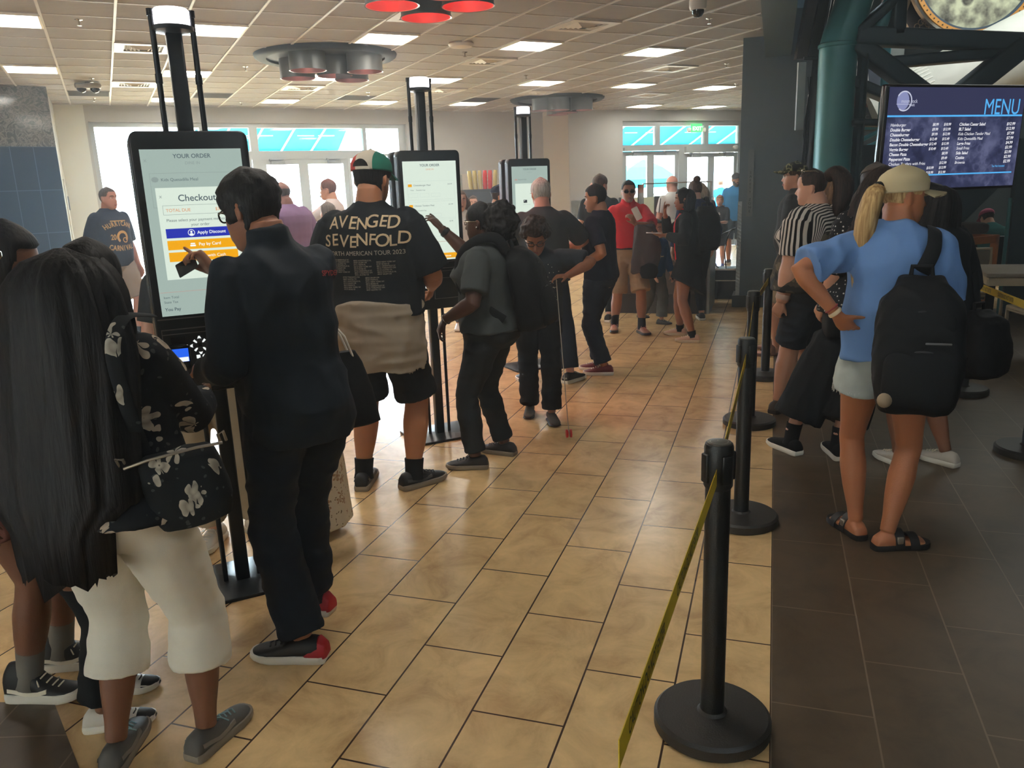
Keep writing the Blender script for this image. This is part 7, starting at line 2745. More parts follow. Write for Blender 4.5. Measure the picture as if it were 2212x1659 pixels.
p, rt = o['p'], o['root']
hair_cap(p, H_BLK, rt, zl_back=-.30, th=.06)
mb = MB()
random.seed(8)
c0 = p.Mh @ Vector((0, -.56, .02))
mb.ball(tuple(c0), (.085, .085, .10), 24)
for k in range(150):
    v = Vector((random.gauss(0, 1), random.gauss(0, 1), random.gauss(0, 1))).normalized()
    mb.ball(tuple(c0 + Vector((v.x * .085, v.y * .085, v.z * .10 - .01))), .018 + .010 * random.random(), 8)
place('curly_ponytail', fuzz(mb), H_BLK, rt, angle=None)
MB().lathe([(.045, -.01), (.052, 0), (.045, .01)], 20, M=Matrix.Translation(p.Mh @ Vector((0, -.43, .06))) @ Matrix.Rotation(PI / 2, 4, 'X')).build('hair_tie', mat('tie_green', (120, 170, 80), .6), rt)
glasses(p, rt, M_gl_m)
MB().ball(tuple(p.Mh @ Vector((-.335, -.03, -.14))), .006, 10).build('earring', M_chrome, rt)
wristband(o, 1, BLK_SH, 1.86, 'watch', .012, BLK_SH)
wristband(o, -1, M_gl_m, 1.93, 'bracelet', .003)
rz_ = o['root'].matrix_basis if False else Matrix.Rotation(R(72), 4, 'Z')
def wl(o_, pos, q):
    return Vector((pos[0], pos[1], 0)) + (Matrix.Rotation(o_['root'].rotation_euler.z, 3, 'Z') @ Vector(q))
W_ = lambda q: wl(o, (-.12, 4.64), q)
fw = (W_((0, 1, 0)) - W_((0, 0, 0)))
rg = (W_((1, 0, 0)) - W_((0, 0, 0)))
Mb = frame(W_((0.0, -.165, 1.06)), rg, Vector((0, 0, 1)) + fw * .14)
backpack(Mb, 'black backpack worn by the woman in the grey T-shirt', .32, .48, .21, straps=[([W_((s * .09, -.15, 1.28)), W_((s * .11, -.10, 1.36)), W_((s * .115, .02, 1.345)), W_((s * .125, .115, 1.25)), W_((s * .155, .10, 1.08)), W_((s * .17, -.03, .98)), W_((s * .14, -.14, .90))], .028) for s in (-1, 1)])

# ---- boy with yo-yo
o = person(dict(label='curly-haired boy in dark printed T-shirt looking down, playing with a yo-yo', pos=(.20, 5.56), H=1.45, face_deg=180, skin=SKM, vox=.006, lean=(6, 0, 0), build=dict(w=1.12, d=1.12, arm=1.1, head=1.04),
    fr=('W', .125, 5.66, 0, 186), fl=('W', .275, 5.44, 0, 172), head=(4, 34, 0), headfwd=.03,
    hl=('W', .40, 5.33, 1.045), el=(-1, -.1, .15), hand_l=dict(d=('W', -.75, -.35, .02), n=('W', -.1, .05, -1), curl=[10, 24, 30, 34], spread=8, thumb=40),
    hr=(.17, .12, .80), bottom=dict(kind='pants', m=BLACK_P, end=1.92, o=.014, straight=.05, freq=(6, 6, 15), fold_amp=.010),
    top=dict(m=cloth('slate_cotton', (56, 60, 66)), name='t_shirt', hem=.49, o=.018, sleeve=.85, so=.012, sgrow=.02),
    shoes=dict(m=mat('suede_taupe', (84, 74, 64), .8), sole=SOLE_K, kind='boot'), face=True))
p, rt = o['p'], o['root']
hair_cap(p, H_DBR, rt, zl_front=.22, zl_side=.0, zl_back=-.3, th=.14, lumps=.20, top=.10, freq=8)
mb = MB()
random.seed(3)
for k in range(170):
    v = Vector((random.gauss(0, 1), random.gauss(0, 1), abs(random.gauss(0, 1)) * .9 + .12)).normalized()
    if v.y > .55 and v.z < .6:
        continue
    c = p.Mh @ Vector((v.x * .37, v.y * .42 - .03, v.z * .44 + .12))
    mb.ball(tuple(c), .017 + .012 * random.random(), 8)
place('curls', fuzz(mb, .006, .006), H_DBR, rt, angle=None)
glasses(p, rt, M_gl_k)
def blob(pts):
    def f(mb, fn):
        mb.f.append(tuple(mb.ring([fn(u, v) for u, v in pts])))
    return f
_pm = mat('print_white', (210, 202, 190), .7)
random.seed(12)
decal(o['top_me'], (0, .6, 0), (-1, 0, 0), (0, 0, 1), (0, -1, 0), [(lambda u, v, r_: (lambda mb, f: disc(mb, f, u, v, r_, 10)))(.06 + random.gauss(0, .035), .93 + random.gauss(0, .085), .002 + .002 * random.random()) for _ in range(70)] + [lambda mb, f: disc(mb, f, .055, 1.03, .017, 20), blob([(-.015, .94), (-.005, 1.0), (.005, 1.03), (.018, 1.02), (.02, .94), (.012, .94), (.01, .99), (.002, .99), (.0, .94)]), blob([(.022, .93), (.024, 1.0), (.034, 1.03), (.042, 1.0), (.04, .93)])], _pm, rt, 'shirt_print', cut=.02)
# yo-yo with its string
_top = p.arm[-1][2] + (Matrix.Rotation(-rt.rotation_euler.z, 3, 'Z') @ Vector((-.08, -.04, -.015)))
tw = Vector((.20, 5.56, 0)) + (Matrix.Rotation(rt.rotation_euler.z, 3, 'Z') @ _top)
r = empty('toy_yoyo', (.362, 5.0, .045), R(5), label='red yo-yo hanging just above the floor on its string', cat='yo-yo')
My = Matrix.Rotation(PI / 2, 4, 'Y')
MB().lathe([(.006, -.004), (.024, -.005), (.0285, -.012), (.028, -.019), (.012, -.0215)], 28, M=My).build('half', mat('yoyo_red', (206, 36, 24), .3), r)
MB().lathe([(.012, .0215), (.028, .019), (.0285, .012), (.024, .005), (.006, .004)], 28, M=My).build('half', mat('yoyo_red', (206, 36, 24), .3), r)
q = Matrix.Rotation(-R(5), 3, 'Z') @ (tw - Vector((.362, 5.0, .045)))
MB().tube([(0, 0, 0), q * .5 + Vector((0, 0, -.01)), q], .0028, 6).build('string', mat('string_pale', (176, 166, 150), .7), r)

# ---- white-haired man at third kiosk
o = person(dict(label='white-haired man in black long shirt facing the third kiosk', pos=(.30, 6.64), H=1.73, face_deg=-8, skin=('rosy', (206, 140, 118)), vox=.009, build=dict(w=1.14, d=1.15, belly=.02, arm=1.1),
    fl=('W', .13, 6.62, 0, -20), fr=('W', .50, 6.60, 0, 42), hl=(-.26, .24, 1.08), el=(-1, -.8, 0), hr=(.24, .3, 1.10), er=(1, -.8, 0), head=(-4, 4, 0),
    bottom=dict(kind='pants', m=cloth('blue_jeans_dark', (40, 48, 60)), end=1.9, o=.013, straight=.046), top=dict(m=CHAR, name='t_shirt', hem=.50, o=.02, sleeve=.9, so=.014, sgrow=.02, drape=1.0),
    shoes=dict(m=BLK_SH, sole=SOLE_W, laces=LACE_W)))
hair_cap(o['p'], H_WHT, o['root'], zl_back=-.34, th=.07, lumps=.05, top=.03)
h, kn, an, td, lift = o['p'].leg[1]
k = .158 * o['p'].H / .27
Ms = frame((an.x, an.y, lift), Vector((td.y, -td.x, 0)), td)
mb = MB()
put_text(mb, lambda u, v: Ms @ Vector((u, (-.0835 - .004 + .35 * abs(u)) * k, (.050 + v) * k)), 'HOKA', 0, -.006, .018, align='CENTER', bold=.02)
mb.build('heel_lettering', WHITE_SH, o['root'], smooth=False)
glasses(o['p'], o['root'], M_gl_m)
# ---- young man, navy T-shirt
o = person(dict(label='young man in navy T-shirt and jeans in profile, right of the white-haired man', pos=(.80, 6.92), H=1.665, face_deg=-58, skin=SKT, vox=.008, build=dict(w=1.05),
    fl=('W', .82, 6.83, 0, -82), fr=('W', .80, 7.02, 0, -76), hl=('W', .63, 6.82, .98), el=(-.3, -1, 0), hr=('W', .60, 7.02, .98), head=(-18, 4, 0), face=True,
    bottom=dict(kind='pants', m=cloth('indigo_jeans', (36, 44, 58)), end=1.92, o=.013, straight=.046), top=dict(m=NAVY, name='t_shirt', hem=.50, o=.016, sleeve=.75),
    shoes=dict(m=mat('shoe_maroon', (110, 34, 40), .6), sole=SOLE_W, laces=LACE_W)))
hair_cap(o['p'], H_BLK, o['root'], zl_front=.24, zl_side=.06, zl_back=-.3, th=.08, top=.03)
# ---- capped man behind third kiosk
o = person(dict(label='man in navy cap with sunglasses on top, partly behind the third kiosk', pos=(-.08, 8.6), H=1.70, face_deg=75, skin=SKT, vox=.010, build=dict(w=1.1), head=(10, 2, 0), face=True,
    bottom=dict(kind='pants', m=BLACK_P), top=dict(m=NAVY, name='t_shirt'), shoes=dict(m=RED_SH, sole=SOLE_W)))
hair_cap(o['p'], H_DBR, o['root'])
cap(o['p'], cloth('cap_navy', (40, 50, 70)), o['root'])
glasses(o['p'], o['root'], M_gl_k, on='cap', lens=M_lensk)
o = person(dict(label='person with long brown hair half hidden by the right edge of the second kiosk', pos=(-.52, 9.5), H=1.66, face_deg=170, skin=SKL, vox=.011, bottom=dict(kind='pants', m=DENIM_DK), top=dict(m=cloth('white_top', (210, 204, 196)), name='top'), shoes=dict(m=WHITE_SH, sole=SOLE_W), face=True))
hair_cap(o['p'], H_BRN, o['root'], zl_side=-.3, zl_back=-.4)
hair_fall(o['p'], H_BRN, o['root'], 1.25, .11, .07, name='long_hair')
o = person(dict(label='short-haired youngster far back by the drink counter', pos=(-.47, 12.0), H=1.58, face_deg=175, skin=SKL, vox=.012, bottom=dict(kind='pants', m=DENIM_DK), top=dict(m=CHAR, name='t_shirt'), shoes=dict(m=WHITE_SH, sole=SOLE_W), face=True))
hair_cap(o['p'], H_BRN, o['root'])
# ---- left background
o = person(dict(label='man walking right by the left window in navy T-shirt with gold print and khaki shorts', pos=(-4.63, 9.52), H=1.85, face_deg=118, skin=('pinkish', (176, 122, 104)), vox=.009, build=dict(w=1.06, belly=.015),
    fl=('W', -4.52, 9.62, 0, 100), fr=('W', -4.93, 9.78, .07, 105), kneepole=dict(), head=(-10, 0, 0), hl=(-.26, .05, .9), hr=(.28, -.05, .9), face=True,
    bottom=dict(kind='shorts', m=cloth('khaki_shorts', (138, 124, 112)), end=.95, o=.024, grow=.02, straight=.055), top=dict(m=cloth('navy_faded', (36, 46, 64)), name='printed_shirt', hem=.49, o=.022, sleeve=.9, so=.014, sgrow=.02),
    shoes=dict(m=GRY_SH, sole=SOLE_W, sock=(SOCK_K, .8))))
p, rt = o['p'], o['root']
hair_cap(p, hair_mat('hair_ash', (60, 52, 50), (96, 84, 80)), rt, zl_front=.25, zl_side=.04, th=.03, zl_back=-.2)
_gp = mat('print_gold', (196, 150, 90), .7)
def arc_txt(body, size, rad, zc, up_=1, sx=1.0):
    def f(mb, fn):
        n = len(body)
        for i, ch in enumerate(body):
            an = (i - (n - 1) / 2) * size * .72 * sx / rad
            g = lambda a, b_: fn(math.sin(an) * rad + a * math.cos(an) + up_ * b_ * math.sin(an) * 1, zc + up_ * (math.cos(an) - 1) * rad + b_ * math.cos(an) - up_ * a * math.sin(an))
            vs, fs = text2d(ch, size, align='CENTER', bold=.03, sx=sx)
            k = len(mb.v); mb.v += [tuple(g(*q)) for q in vs]; mb.f += [tuple(k + q for q in f_) for f_ in fs]
    return f
decal(o['top_me'], (0, .6, 0), (-1, 0, 0), (0, 0, 1), (0, -1, 0), [arc_txt('HURRICANE', .075, .35, 1.375, 1, .7), arc_txt('CARNIVAL', .085, .6, 1.09, -1, .66), lambda mb, f: put_text(mb, f, '20', -.12, 1.22, .085, bold=.03, sx=.7), lambda mb, f: annulus(mb, f, .02, 1.245, .045, .075, 24, R(-40), R(230)), lambda mb, f: annulus(mb, f, .05, 1.21, .02, .032, 16), lambda mb, f: rect(mb, f, -.10, 1.425, .10, 1.437)], _gp, rt, 'shirt_print', cut=.03)
o = person(dict(label='bald bearded man in purple T-shirt facing left', pos=(-2.36, 8.80), H=1.82, face_deg=-55, skin=('ruddy', (150, 104, 92)), vox=.009, build=dict(w=1.28, d=1.4, belly=.05, arm=1.3, sh=1.05), head=(-26, 0, 0), headfwd=.03, hl=(-.30, .22, 1.0), hr=(.3, .25, 1.05), face=True,
    bottom=dict(kind='shorts', m=DENIM_DK, end=.95, o=.02), top=dict(m=PURPLE, name='t_shirt', hem=.47, o=.026, sleeve=.85, so=.02, sgrow=.03, drape=1.02), shoes=dict(m=BLK_SH, sole=SOLE_W)))
hair_cap(o['p'], hair_mat('hair_shaved', (70, 62, 62), (92, 82, 80)), o['root'], zl_front=.5, zl_side=.0, th=.008, zl_back=-.2, bald=True)
beard(o['p'], H_DBR, o['root'], .13)
o = person(dict(label='man in glasses and white shirt with khaki trousers, in profile before the left doors', pos=(-2.18, 10.25), H=1.86, face_deg=-75, skin=SKL, vox=.010, head=(-8, 0, 0), hl=(-.1, .32, 1.38), el=(-1, 0, -.6), face=True,
    bottom=dict(kind='pants', m=KHAKI, end=1.85, straight=.05, o=.016), top=dict(m=cloth('pale_shirt', (206, 200, 196)), name='shirt'), shoes=dict(m=cloth('sandal_tan', (180, 140, 100)), sole=SOLE_G)))
hair_cap(o['p'], hair_mat('hair_auburn', (88, 58, 48), (120, 84, 70)), o['root'], zl_front=.25, zl_side=.02, top=.04)
glasses(o['p'], o['root'], M_gl_k)
o = person(dict(label='shorter person with grey hair in front of the man in glasses', pos=(-2.04, 9.45), H=1.58, face_deg=-80, skin=SKL, vox=.011, hr=(.12, .34, 1.28), hl=(-.14, .3, 1.2), bottom=dict(kind='pants', m=KHAKI), top=dict(m=cloth('olive_top', (120, 112, 100)), name='top'), shoes=dict(m=RED_SH, sole=SOLE_W)))
hair_cap(o['p'], H_GRY, o['root'], zl_side=-.25, zl_back=-.4, th=.10)
o = person(dict(label='dark-haired person in black with back turned, left of the purple shirt', pos=(-2.50, 7.9), H=1.55, face_deg=10, skin=SKL, vox=.011, bottom=dict(kind='pants', m=BLACK_P), top=dict(m=BLACK_C, name='hoodie', sleeve=1.8), shoes=dict(m=BLK_SH, sole=SOLE_W)))
hair_cap(o['p'], H_BLK, o['root'], zl_back=-.4, th=.09)
def segd(q, a, b):
    d = b - a
    t = max(0, min(1, (q - a).dot(d) / d.length_squared))
    return (q - a - d * t).length
# ---- man in red polo
o = person(dict(label='man in bright red polo shirt and dark glasses holding a grey jacket', pos=(1.34, 8.88), H=1.70, face_deg=176, skin=SKM, vox=.008, build=dict(w=1.06, belly=.02, d=1.05),
    fl=('W', 1.475, 8.76, 0, 168), fr=('W', 1.20, 9.0, 0, 190), head=(6, 2, 0), hl=('W', 1.36, 8.55, 1.22), el=(-1, -.4, -.3), hand_l=dict(d=('W', -.3, -.3, .6), n=('W', -.6, .5, 0), curl=45), face=True,
    bottom=dict(kind='shorts', m=cloth('tan_shorts', (166, 138, 110)), top=.575, end=1.0, o=.014, straight=.058, grow=.012), top=dict(m=REDP, name='polo_shirt', hem=.56, o=.022, sleeve=.85, so=.012, sgrow=.02, neck=.846),
    shoes=dict(m=mat('shoe_rust', (168, 116, 90), .6), sole=SOLE_K, laces=mat('lace_coral', (220, 140, 120), .6), sock=(SOCK_K, .03))))
p, rt = o['p'], o['root']
hair_cap(p, H_BLK, rt, zl_front=.27, zl_side=.06, th=.05, top=.02)
glasses(p, rt, M_gl_k, lens=M_lensk)
mb = MB()
for s in (-1, 1):
    rr = []
    for i in range(9):
        a = R(-75 + 160 * i / 8)
        r0, r1 = .066, .084 + .02 * sst(5, 8, i)
        c = p.up((0, -.004, .853 * p.H))
        d = Vector((s * math.cos(a), -math.sin(a) * -1, 0))
        q0 = c + Vector((d.x * r0, d.y * r0, .018 - .02 * sst(4, 8, i)))
        q1 = c + Vector((d.x * r1, d.y * (r1 + .006), -.022 - .05 * sst(5, 8, i)))
        rr.append([q0, q1, q1 + Vector((0, 0, .006)), q0 + Vector((0, 0, .006))])
    mb.loft(rr)
mb.build('collar', REDP, rt)
mb = MB(); mb.loft([super_ring((0, .002, z), Vector((1, 0, 0)), Vector((0, 1, 0)), .185, .142, 30) for z in (.935, .965)]); mb.build('belt', BLK_SH, rt)
o2 = MB().rbox((0, 0, 0), (.07, .003, .14), .01, axis='y').build('folded_receipt', WHITE_SH); o2.matrix_world = frame((1.375, 8.50, 1.325), (.85, 0, .4), (0, -1, .2)); tag(o2, 'white slip in the raised hand of the man in red polo', 'paper')
r = empty('carried_jacket', (1.46, 8.53, 0), label='grey jacket draped over the forearm of the man in red polo', cat='jacket')
mb = MB()
rr = []
for i in range(12):
    t = i / 11
    z = 1.20 - .50 * t
    rr.append([Vector((.02 * math.sin(t * 4) + (.10 + .05 * math.sin(t * 2.6)) * math.cos(a) * (1 + .10 * math.sin(a * 5 + t * 3)), (.05 + .03 * t) * math.sin(a) * (1 + .15 * math.sin(a * 4)), z + .02 * math.sin(a * 2))) for a in [2 * PI * k / 40 for k in range(40)]])
mb.loft(rr)
me = remesh(mb, .008, 3, .5); displace(me, .012, 8, 8, 6, 4)
place('cloth', me, cloth('warm_grey_cloth', (84, 74, 74)), r, angle=None)
mb = MB(); mb.lathe([(.02, -.10), (.075, -.09), (.10, -.03), (.09, .03), (.03, .07)], 24, c=(.04, -.05, .74)); mb.build('hood_lining', BLACK_C, r)

# ---- woman in black cardigan
o = person(dict(label='dark-haired woman in long black cardigan over red top, hand at her chin', pos=(1.86, 8.33), H=1.60, face_deg=-72, skin=SKM, vox=.007, head=(-6, 4, 0),
    fl=('W', 1.90, 8.14, 0, -72), fr=('W', 1.86, 8.56, 0, -62), hr=('W', 1.655, 8.40, 1.30), er=(.5, .1, -1), hand_r=dict(d=('W', -.12, -.05, .9), n=('W', .8, -.3, 0), curl=[12, 50, 55, 60]),
    hl=('W', 1.62, 8.19, 1.11), el=(-.6, -.4, -.6), hand_l=dict(d=('W', -.9, .05, .05), n=('W', 0, .25, 1), curl=18), face=True, lips=mat('lips_rose', (150, 60, 60), .4),
    bottom=dict(kind='shorts', m=cloth('taupe_shorts', (110, 84, 76)), end=.45, o=.014, grow=.03), top=dict(m=REDP, name='red_top', hem=.53, o=.012, sleeve=.06, fold_amp=.003),
    shoes=dict(m=mat('shoe_peach', (206, 164, 138), .6), sole=mat('sole_cream', (206, 184, 150), .6), laces=LACE_W, sock=(SOCK_K, .88))))
p, rt = o['p'], o['root']
hair_cap(p, H_BLK, rt, zl_front=.24, zl_side=-.22, zl_back=-.42, th=.07)
hair_fall(p, H_BLK, rt, 1.13, .10, .075, ydrop=-.24, name='long_hair', wave=.05, seed=1)
sp2 = dict(m=BLACK_C)
mb = MB()
mb.loft(torso_rings(p, .48, .848, o=.024, drape=1.0))
for s in (-1, 1):
    mb.ball(tuple(p.sh[s]), .068, 14)
    arm_tube(mb, p, s, 0, 1.88, o=.018)
H_ = p.H
mb.loft([[Vector((.185 * (1 + .30 * t) * math.cos(a), -.02 + .145 * (1 + .35 * t) * math.sin(a), .56 * H_ + (.56 - .56 * H_) * t + .10 * t * math.sin(a) - .06 * t * math.cos(a))) for a in [2 * PI * k / 40 for k in range(40)]] for t in [i / 10 for i in range(10, -1, -1)]])
me = remesh(mb, .009, 3, .5)
bm = bmesh.new(); bm.from_mesh(me)
bmesh.ops.delete(bm, geom=[v for v in bm.verts if v.co.y > .03 and -.135 < v.co.x < .10 and v.co.z < 1.32 and v.co.y < .28 and min(segd(v.co, *p.arm[s_][i_:i_ + 2]) for s_ in (-1, 1) for i_ in (0, 1)) > .068], context='VERTS')
bm.to_mesh(me); bm.free()
displace(me, .008, 8, 8, 3, 4)
cg = place('cardigan', me, BLACK_C, rt, angle=None)
md = cg.modifiers.new('thick', 'SOLIDIFY'); md.thickness = .004
o2 = MB().rbox((0, 0, 0), (.075, .15, .009), .012, ch=.003).build('phone', mat('phone_pale', (206, 190, 184), .3)); o2.matrix_world = frame((1.50, 8.20, 1.135), (0, 1, 0), (-1, 0, .06)); tag(o2, 'pale phone held flat by the woman in the black cardigan', 'phone')
o2 = MB().rbox((0, 0, 0), (.075, .15, .009), .012, ch=.003).build('phone', mat('phone_dark', (40, 28, 30), .3)); o2.matrix_world = frame((1.60, 8.42, 1.40), (.2, 1, 0), (.1, 0, 1)); tag(o2, 'dark phone held up to the face of the woman in the black cardigan', 'phone')
glasses(p, rt, M_gl_k, on='cap', lens=M_lensk)

# ---- child in blue hoodie
o = person(dict(label='child in royal blue hooded sweatshirt and grey trousers walking before the counter', pos=(1.72, 9.38), H=1.20, face_deg=150, skin=SKL, vox=.008, build=dict(head=1.0, w=1.1), lean=(4, 0, 0),
    fl=('W', 1.80, 9.32, 0, 128), fr=('W', 1.60, 9.55, .05, 150), hl=(-.14, .16, .56), hr=(.16, .2, .6), face=True,
    bottom=dict(kind='pants', m=GREYP, end=1.88, o=.014, straight=.055), top=dict(m=HOOD, name='hooded_sweatshirt', hem=.47, o=.022, sleeve=1.85, so=.012), shoes=dict(m=mat('shoe_slate', (70, 72, 74), .6), sole=SOLE_K, laces=LACE_W)))
p, rt = o['p'], o['root']
hair_cap(p, H_DBR, rt, th=.08)
mb = MB(); mb.tube([p.Mh @ Vector((-.26, -.12, -.42)), p.Mh @ Vector((-.3, -.38, -.36)), p.Mh @ Vector((0, -.52, -.36)), p.Mh @ Vector((.3, -.38, -.36)), p.Mh @ Vector((.26, -.12, -.42))], [.03, .05, .06, .05, .03], 14); mb.build('hood', HOOD, rt)
decal(o['top_me'], (0, .5, 0), (-1, 0, 0), (0, 0, 1), (0, -1, 0), [lambda mb, f: annulus(mb, f, -.02, .80, .013, .021, 24, R(40), R(320)), lambda mb, f: rect(mb, f, -.02, .794, .04, .806)], _pm, rt, 'chest_logo', cut=.02)
# ---- people by the counter
o = person(dict(label='tall short-haired man seen from behind, left of the man in red polo', pos=(1.12, 9.68), H=1.79, face_deg=15, skin=SKL, vox=.011, head=(30, 0, 0), bottom=dict(kind='pants', m=DENIM_DK), top=dict(m=BLACK_C, name='t_shirt'), shoes=dict(m=BLK_SH, sole=SOLE_W)))
hair_cap(o['p'], H_BRN, o['root'], th=.06)
o = person(dict(label='bald man in pale shirt just behind the head of the man in red polo', pos=(1.30, 11.9), H=1.72, face_deg=30, skin=('rosy', (206, 140, 118)), vox=.011, bottom=dict(kind='pants', m=KHAKI), top=dict(m=cloth('pale_shirt', (206, 200, 196)), name='shirt'), shoes=dict(m=BLK_SH, sole=SOLE_W)))
hair_cap(o['p'], H_GRY, o['root'], bald=True, th=.02, zl_front=.5)
glasses(o['p'], o['root'], M_gl_m)
o = person(dict(label='person with hair in a bun and navy shirt, back turned at the service counter', pos=(2.23, 9.52), H=1.68, face_deg=-5, skin=SKL, vox=.010, hr=(.22, -.02, .86), bottom=dict(kind='pants', m=BLACK_P), top=dict(m=cloth('navy_shirt', (36, 44, 76)), name='shirt', sleeve=1.7), shoes=dict(m=BLK_SH, sole=SOLE_W)))
p, rt = o['p'], o['root']
hair_cap(p, H_BRN, rt, th=.06, zl_back=-.25)
MB().ball(tuple(p.Mh @ Vector((0, -.25, .52))), (.045, .045, .04), 14).build('hair_bun', H_BRN, rt)
W_ = lambda q: wl(o, (2.23, 9.52), q)
backpack(frame(W_((.05, -.14, 1.10)), (1, .1, 0), (0, 0, 1)), 'black backpack on the navy-shirted person at the service counter', .34, .50, .2, straps=[([W_((s * .09 + .03, -.14, 1.30)), W_((s * .12, -.02, 1.45)), W_((s * .13, .12, 1.30)), W_((s * .16, .02, 1.05))], .022) for s in (-1, 1)], pocket=False)
o = person(dict(label='bald man in light shirt behind the service counter', pos=(2.42, 11.75), H=1.76, face_deg=-20, skin=('rosy', (206, 140, 118)), vox=.012, bottom=dict(kind='pants', m=KHAKI), top=dict(m=cloth('pale_shirt', (206, 200, 196)), name='shirt'), shoes=dict(m=BLK_SH, sole=SOLE_W)))
o = person(dict(label='person with long light brown hair right of the bun-haired person at the counter', pos=(2.95, 12.25), H=1.64, face_deg=10, skin=SKL, vox=.012, bottom=dict(kind='pants', m=DENIM_DK), top=dict(m=cloth('brown_top', (70, 60, 56)), name='top', sleeve=1.7), shoes=dict(m=BLK_SH, sole=SOLE_W)))
hair_cap(o['p'], hair_mat('hair_light_brown', (104, 84, 66), (150, 126, 100)), o['root'], zl_side=-.3, zl_back=-.4, th=.08)
hair_fall(o['p'], hair_mat('hair_light_brown', (104, 84, 66), (150, 126, 100)), o['root'], 1.2, .12, .08, name='long_hair')
o = person(dict(label='boy in dark T-shirt with small white chest logo by the right doors', pos=(4.12, 15.6), H=1.37, face_deg=205, skin=SKL, vox=.010, hl=(-.06, .22, .86), hr=(.08, .22, .88), head=(-4, 0, 0), face=True, build=dict(head=1.0),
    bottom=dict(kind='shorts', m=BLACK_P, end=.9, o=.02, straight=.06), top=dict(m=cloth('graphite_cotton', (50, 50, 52)), name='t_shirt', hem=.42 if False else .47, o=.02, sleeve=.9, so=.014), shoes=dict(m=mat('shoe_blue', (40, 56, 120), .6), sole=SOLE_K)))
hair_cap(o['p'], hair_mat('hair_sandy', (110, 76, 50), (160, 116, 76)), o['root'], zl_front=.2, zl_side=-.05, th=.09)
decal(o['top_me'], (0, .5, 0), (-1, 0, 0), (0, 0, 1), (0, -1, 0), [blob([(-.03, 1.0), (-.018, 1.0), (-.004, 1.03), (-.014, 1.035)]), blob([(-.01, 1.0), (.004, 1.0), (.02, 1.045), (.006, 1.05)]), blob([(.012, 1.0), (.035, 1.0), (.026, 1.035), (.016, 1.02)])], _pm, o['root'], 'chest_logo', cut=.03)
o = person(dict(label='bearded man in bright blue T-shirt and dark cap beside the dark pillar', pos=(4.56, 16.1), H=1.80, face_deg=200, skin=SKT, vox=.010, build=dict(w=1.08), face=True, head=(-20, 0, 0),
    bottom=dict(kind='shorts', m=cloth('slate_shorts', (60, 68, 74)), end=.98, o=.02, straight=.055), top=dict(m=BLUE2, name='t_shirt', hem=.47, o=.02, sleeve=.9, so=.014), shoes=dict(m=BLK_SH, sole=SOLE_W)))
hair_cap(o['p'], H_BRN, o['root']); beard(o['p'], H_DBR, o['root'], .05)
cap(o['p'], cloth('cap_grey', (54, 50, 50)), o['root'], mbrim=cloth('cap_black', (30, 28, 30)))
o = person(dict(label='child in blue outside seen through the far right door', pos=(6.35, 24.0), H=1.70, face_deg=0, skin=SKL, vox=.014, bottom=dict(kind='pants', m=DENIM_DK), top=dict(m=cloth('vivid_blue', (20, 110, 220)), name='t_shirt'), shoes=dict(m=WHITE_SH, sole=SOLE_W)))
hair_cap(o['p'], H_BRN, o['root'])

# ---- right queue
o = person(dict(label='man in camouflage cap and dark grey T-shirt, farthest in the right-hand queue', pos=(2.66, 7.42), H=1.80, face_deg=-62, skin=SKL, vox=.009, build=dict(w=1.15, belly=.03, arm=1.1), head=(-14, 0, 0), face=True,
    fl=('W', 2.52, 7.38, 0, -90), fr=('W', 2.62, 7.65, 0, -70), barefoot=True, bottom=dict(kind='shorts', m=KHAKI, end=1.0, o=.02), top=dict(m=CHAR, name='t_shirt', hem=.46, o=.024, sleeve=.95, so=.02, sgrow=.02),
    shoes=dict(kind='sandal', m=mat('sandal_brown', (120, 84, 66), .6))))
p, rt = o['p'], o['root']
hair_cap(p, H_BRN, rt)
cap(p, CAMO, rt, tilt=6)
glasses(p, rt, M_gl_m)
# striped-shirt woman
o = person(dict(label='woman in black-and-white striped top and dark shorts with hair in a puffy ponytail', pos=(2.07, 5.42), H=1.71, face_deg=-40, skin=SKL, vox=.007, build=dict(w=1.32, d=1.36, arm=1.6, hip=1.1, leg=1.18, belly=.03, bust=.03), head=(-22, 2, 0),
    fl=('W', 1.90, 5.47, 0, 50), fr=('W', 2.16, 5.48, 0, -10), hl=('W', 1.83, 5.30, .80), el=(-.5, -1, 0), hand_l=dict(d=(.1, .45, -.85), n=(1, .2, .1), curl=34), hr=(.25, .2, .95),
    bottom=dict(kind='shorts', m=cloth('slate_denim', (46, 50, 58), .85, var=.15, scale=20), end=.93, o=.016, top=.58, straight=.064), top=dict(m=STRIPE, name='striped_top', hem=.52, o=.020, sleeve=.82, so=.006, sgrow=.01, flare=.2),
    shoes=dict(m=mat('shoe_bronze', (72, 64, 58), .5), sole=SOLE_K, accent=mat('shoe_strap_pale', (150, 136, 124), .5), accent_kind='stripe')))
p, rt = o['p'], o['root']
hair_cap(p, H_DBR, rt, zl_back=-.28, zl_side=.02, th=.05)
ponytail(p, H_DBR, rt, (0, -.40, .22), [(0, -.07, .03), (.005, -.12, -.05), (.0, -.11, -.16), (0, -.085, -.25)], [.04, .066, .075, .07, .03])
glasses(p, rt, M_gl_m, on='cap', lens=M_lensk)
wristband(o, -1, mat('watch_band_pink', (200, 168, 150), .5), 1.86, 'watch', .016, M_gl_m)
mb = MB()
t_ = bvh_of(o['top_me'])
pts = []
for k in range(13):
    f = k / 12
    q = Vector((.11 - .30 * f, -.6, 1.345 - .42 * f))
    h, n_, i, d = t_.ray_cast(q, Vector((0, 1, 0)), 2)
    if h is not None:
        pts.append(h + n_ * .004)
mb.tube(pts, .022, 10, flat=.16, up=(.6, 0, .8)); mb.build('bag_strap', BLACK_C, rt)
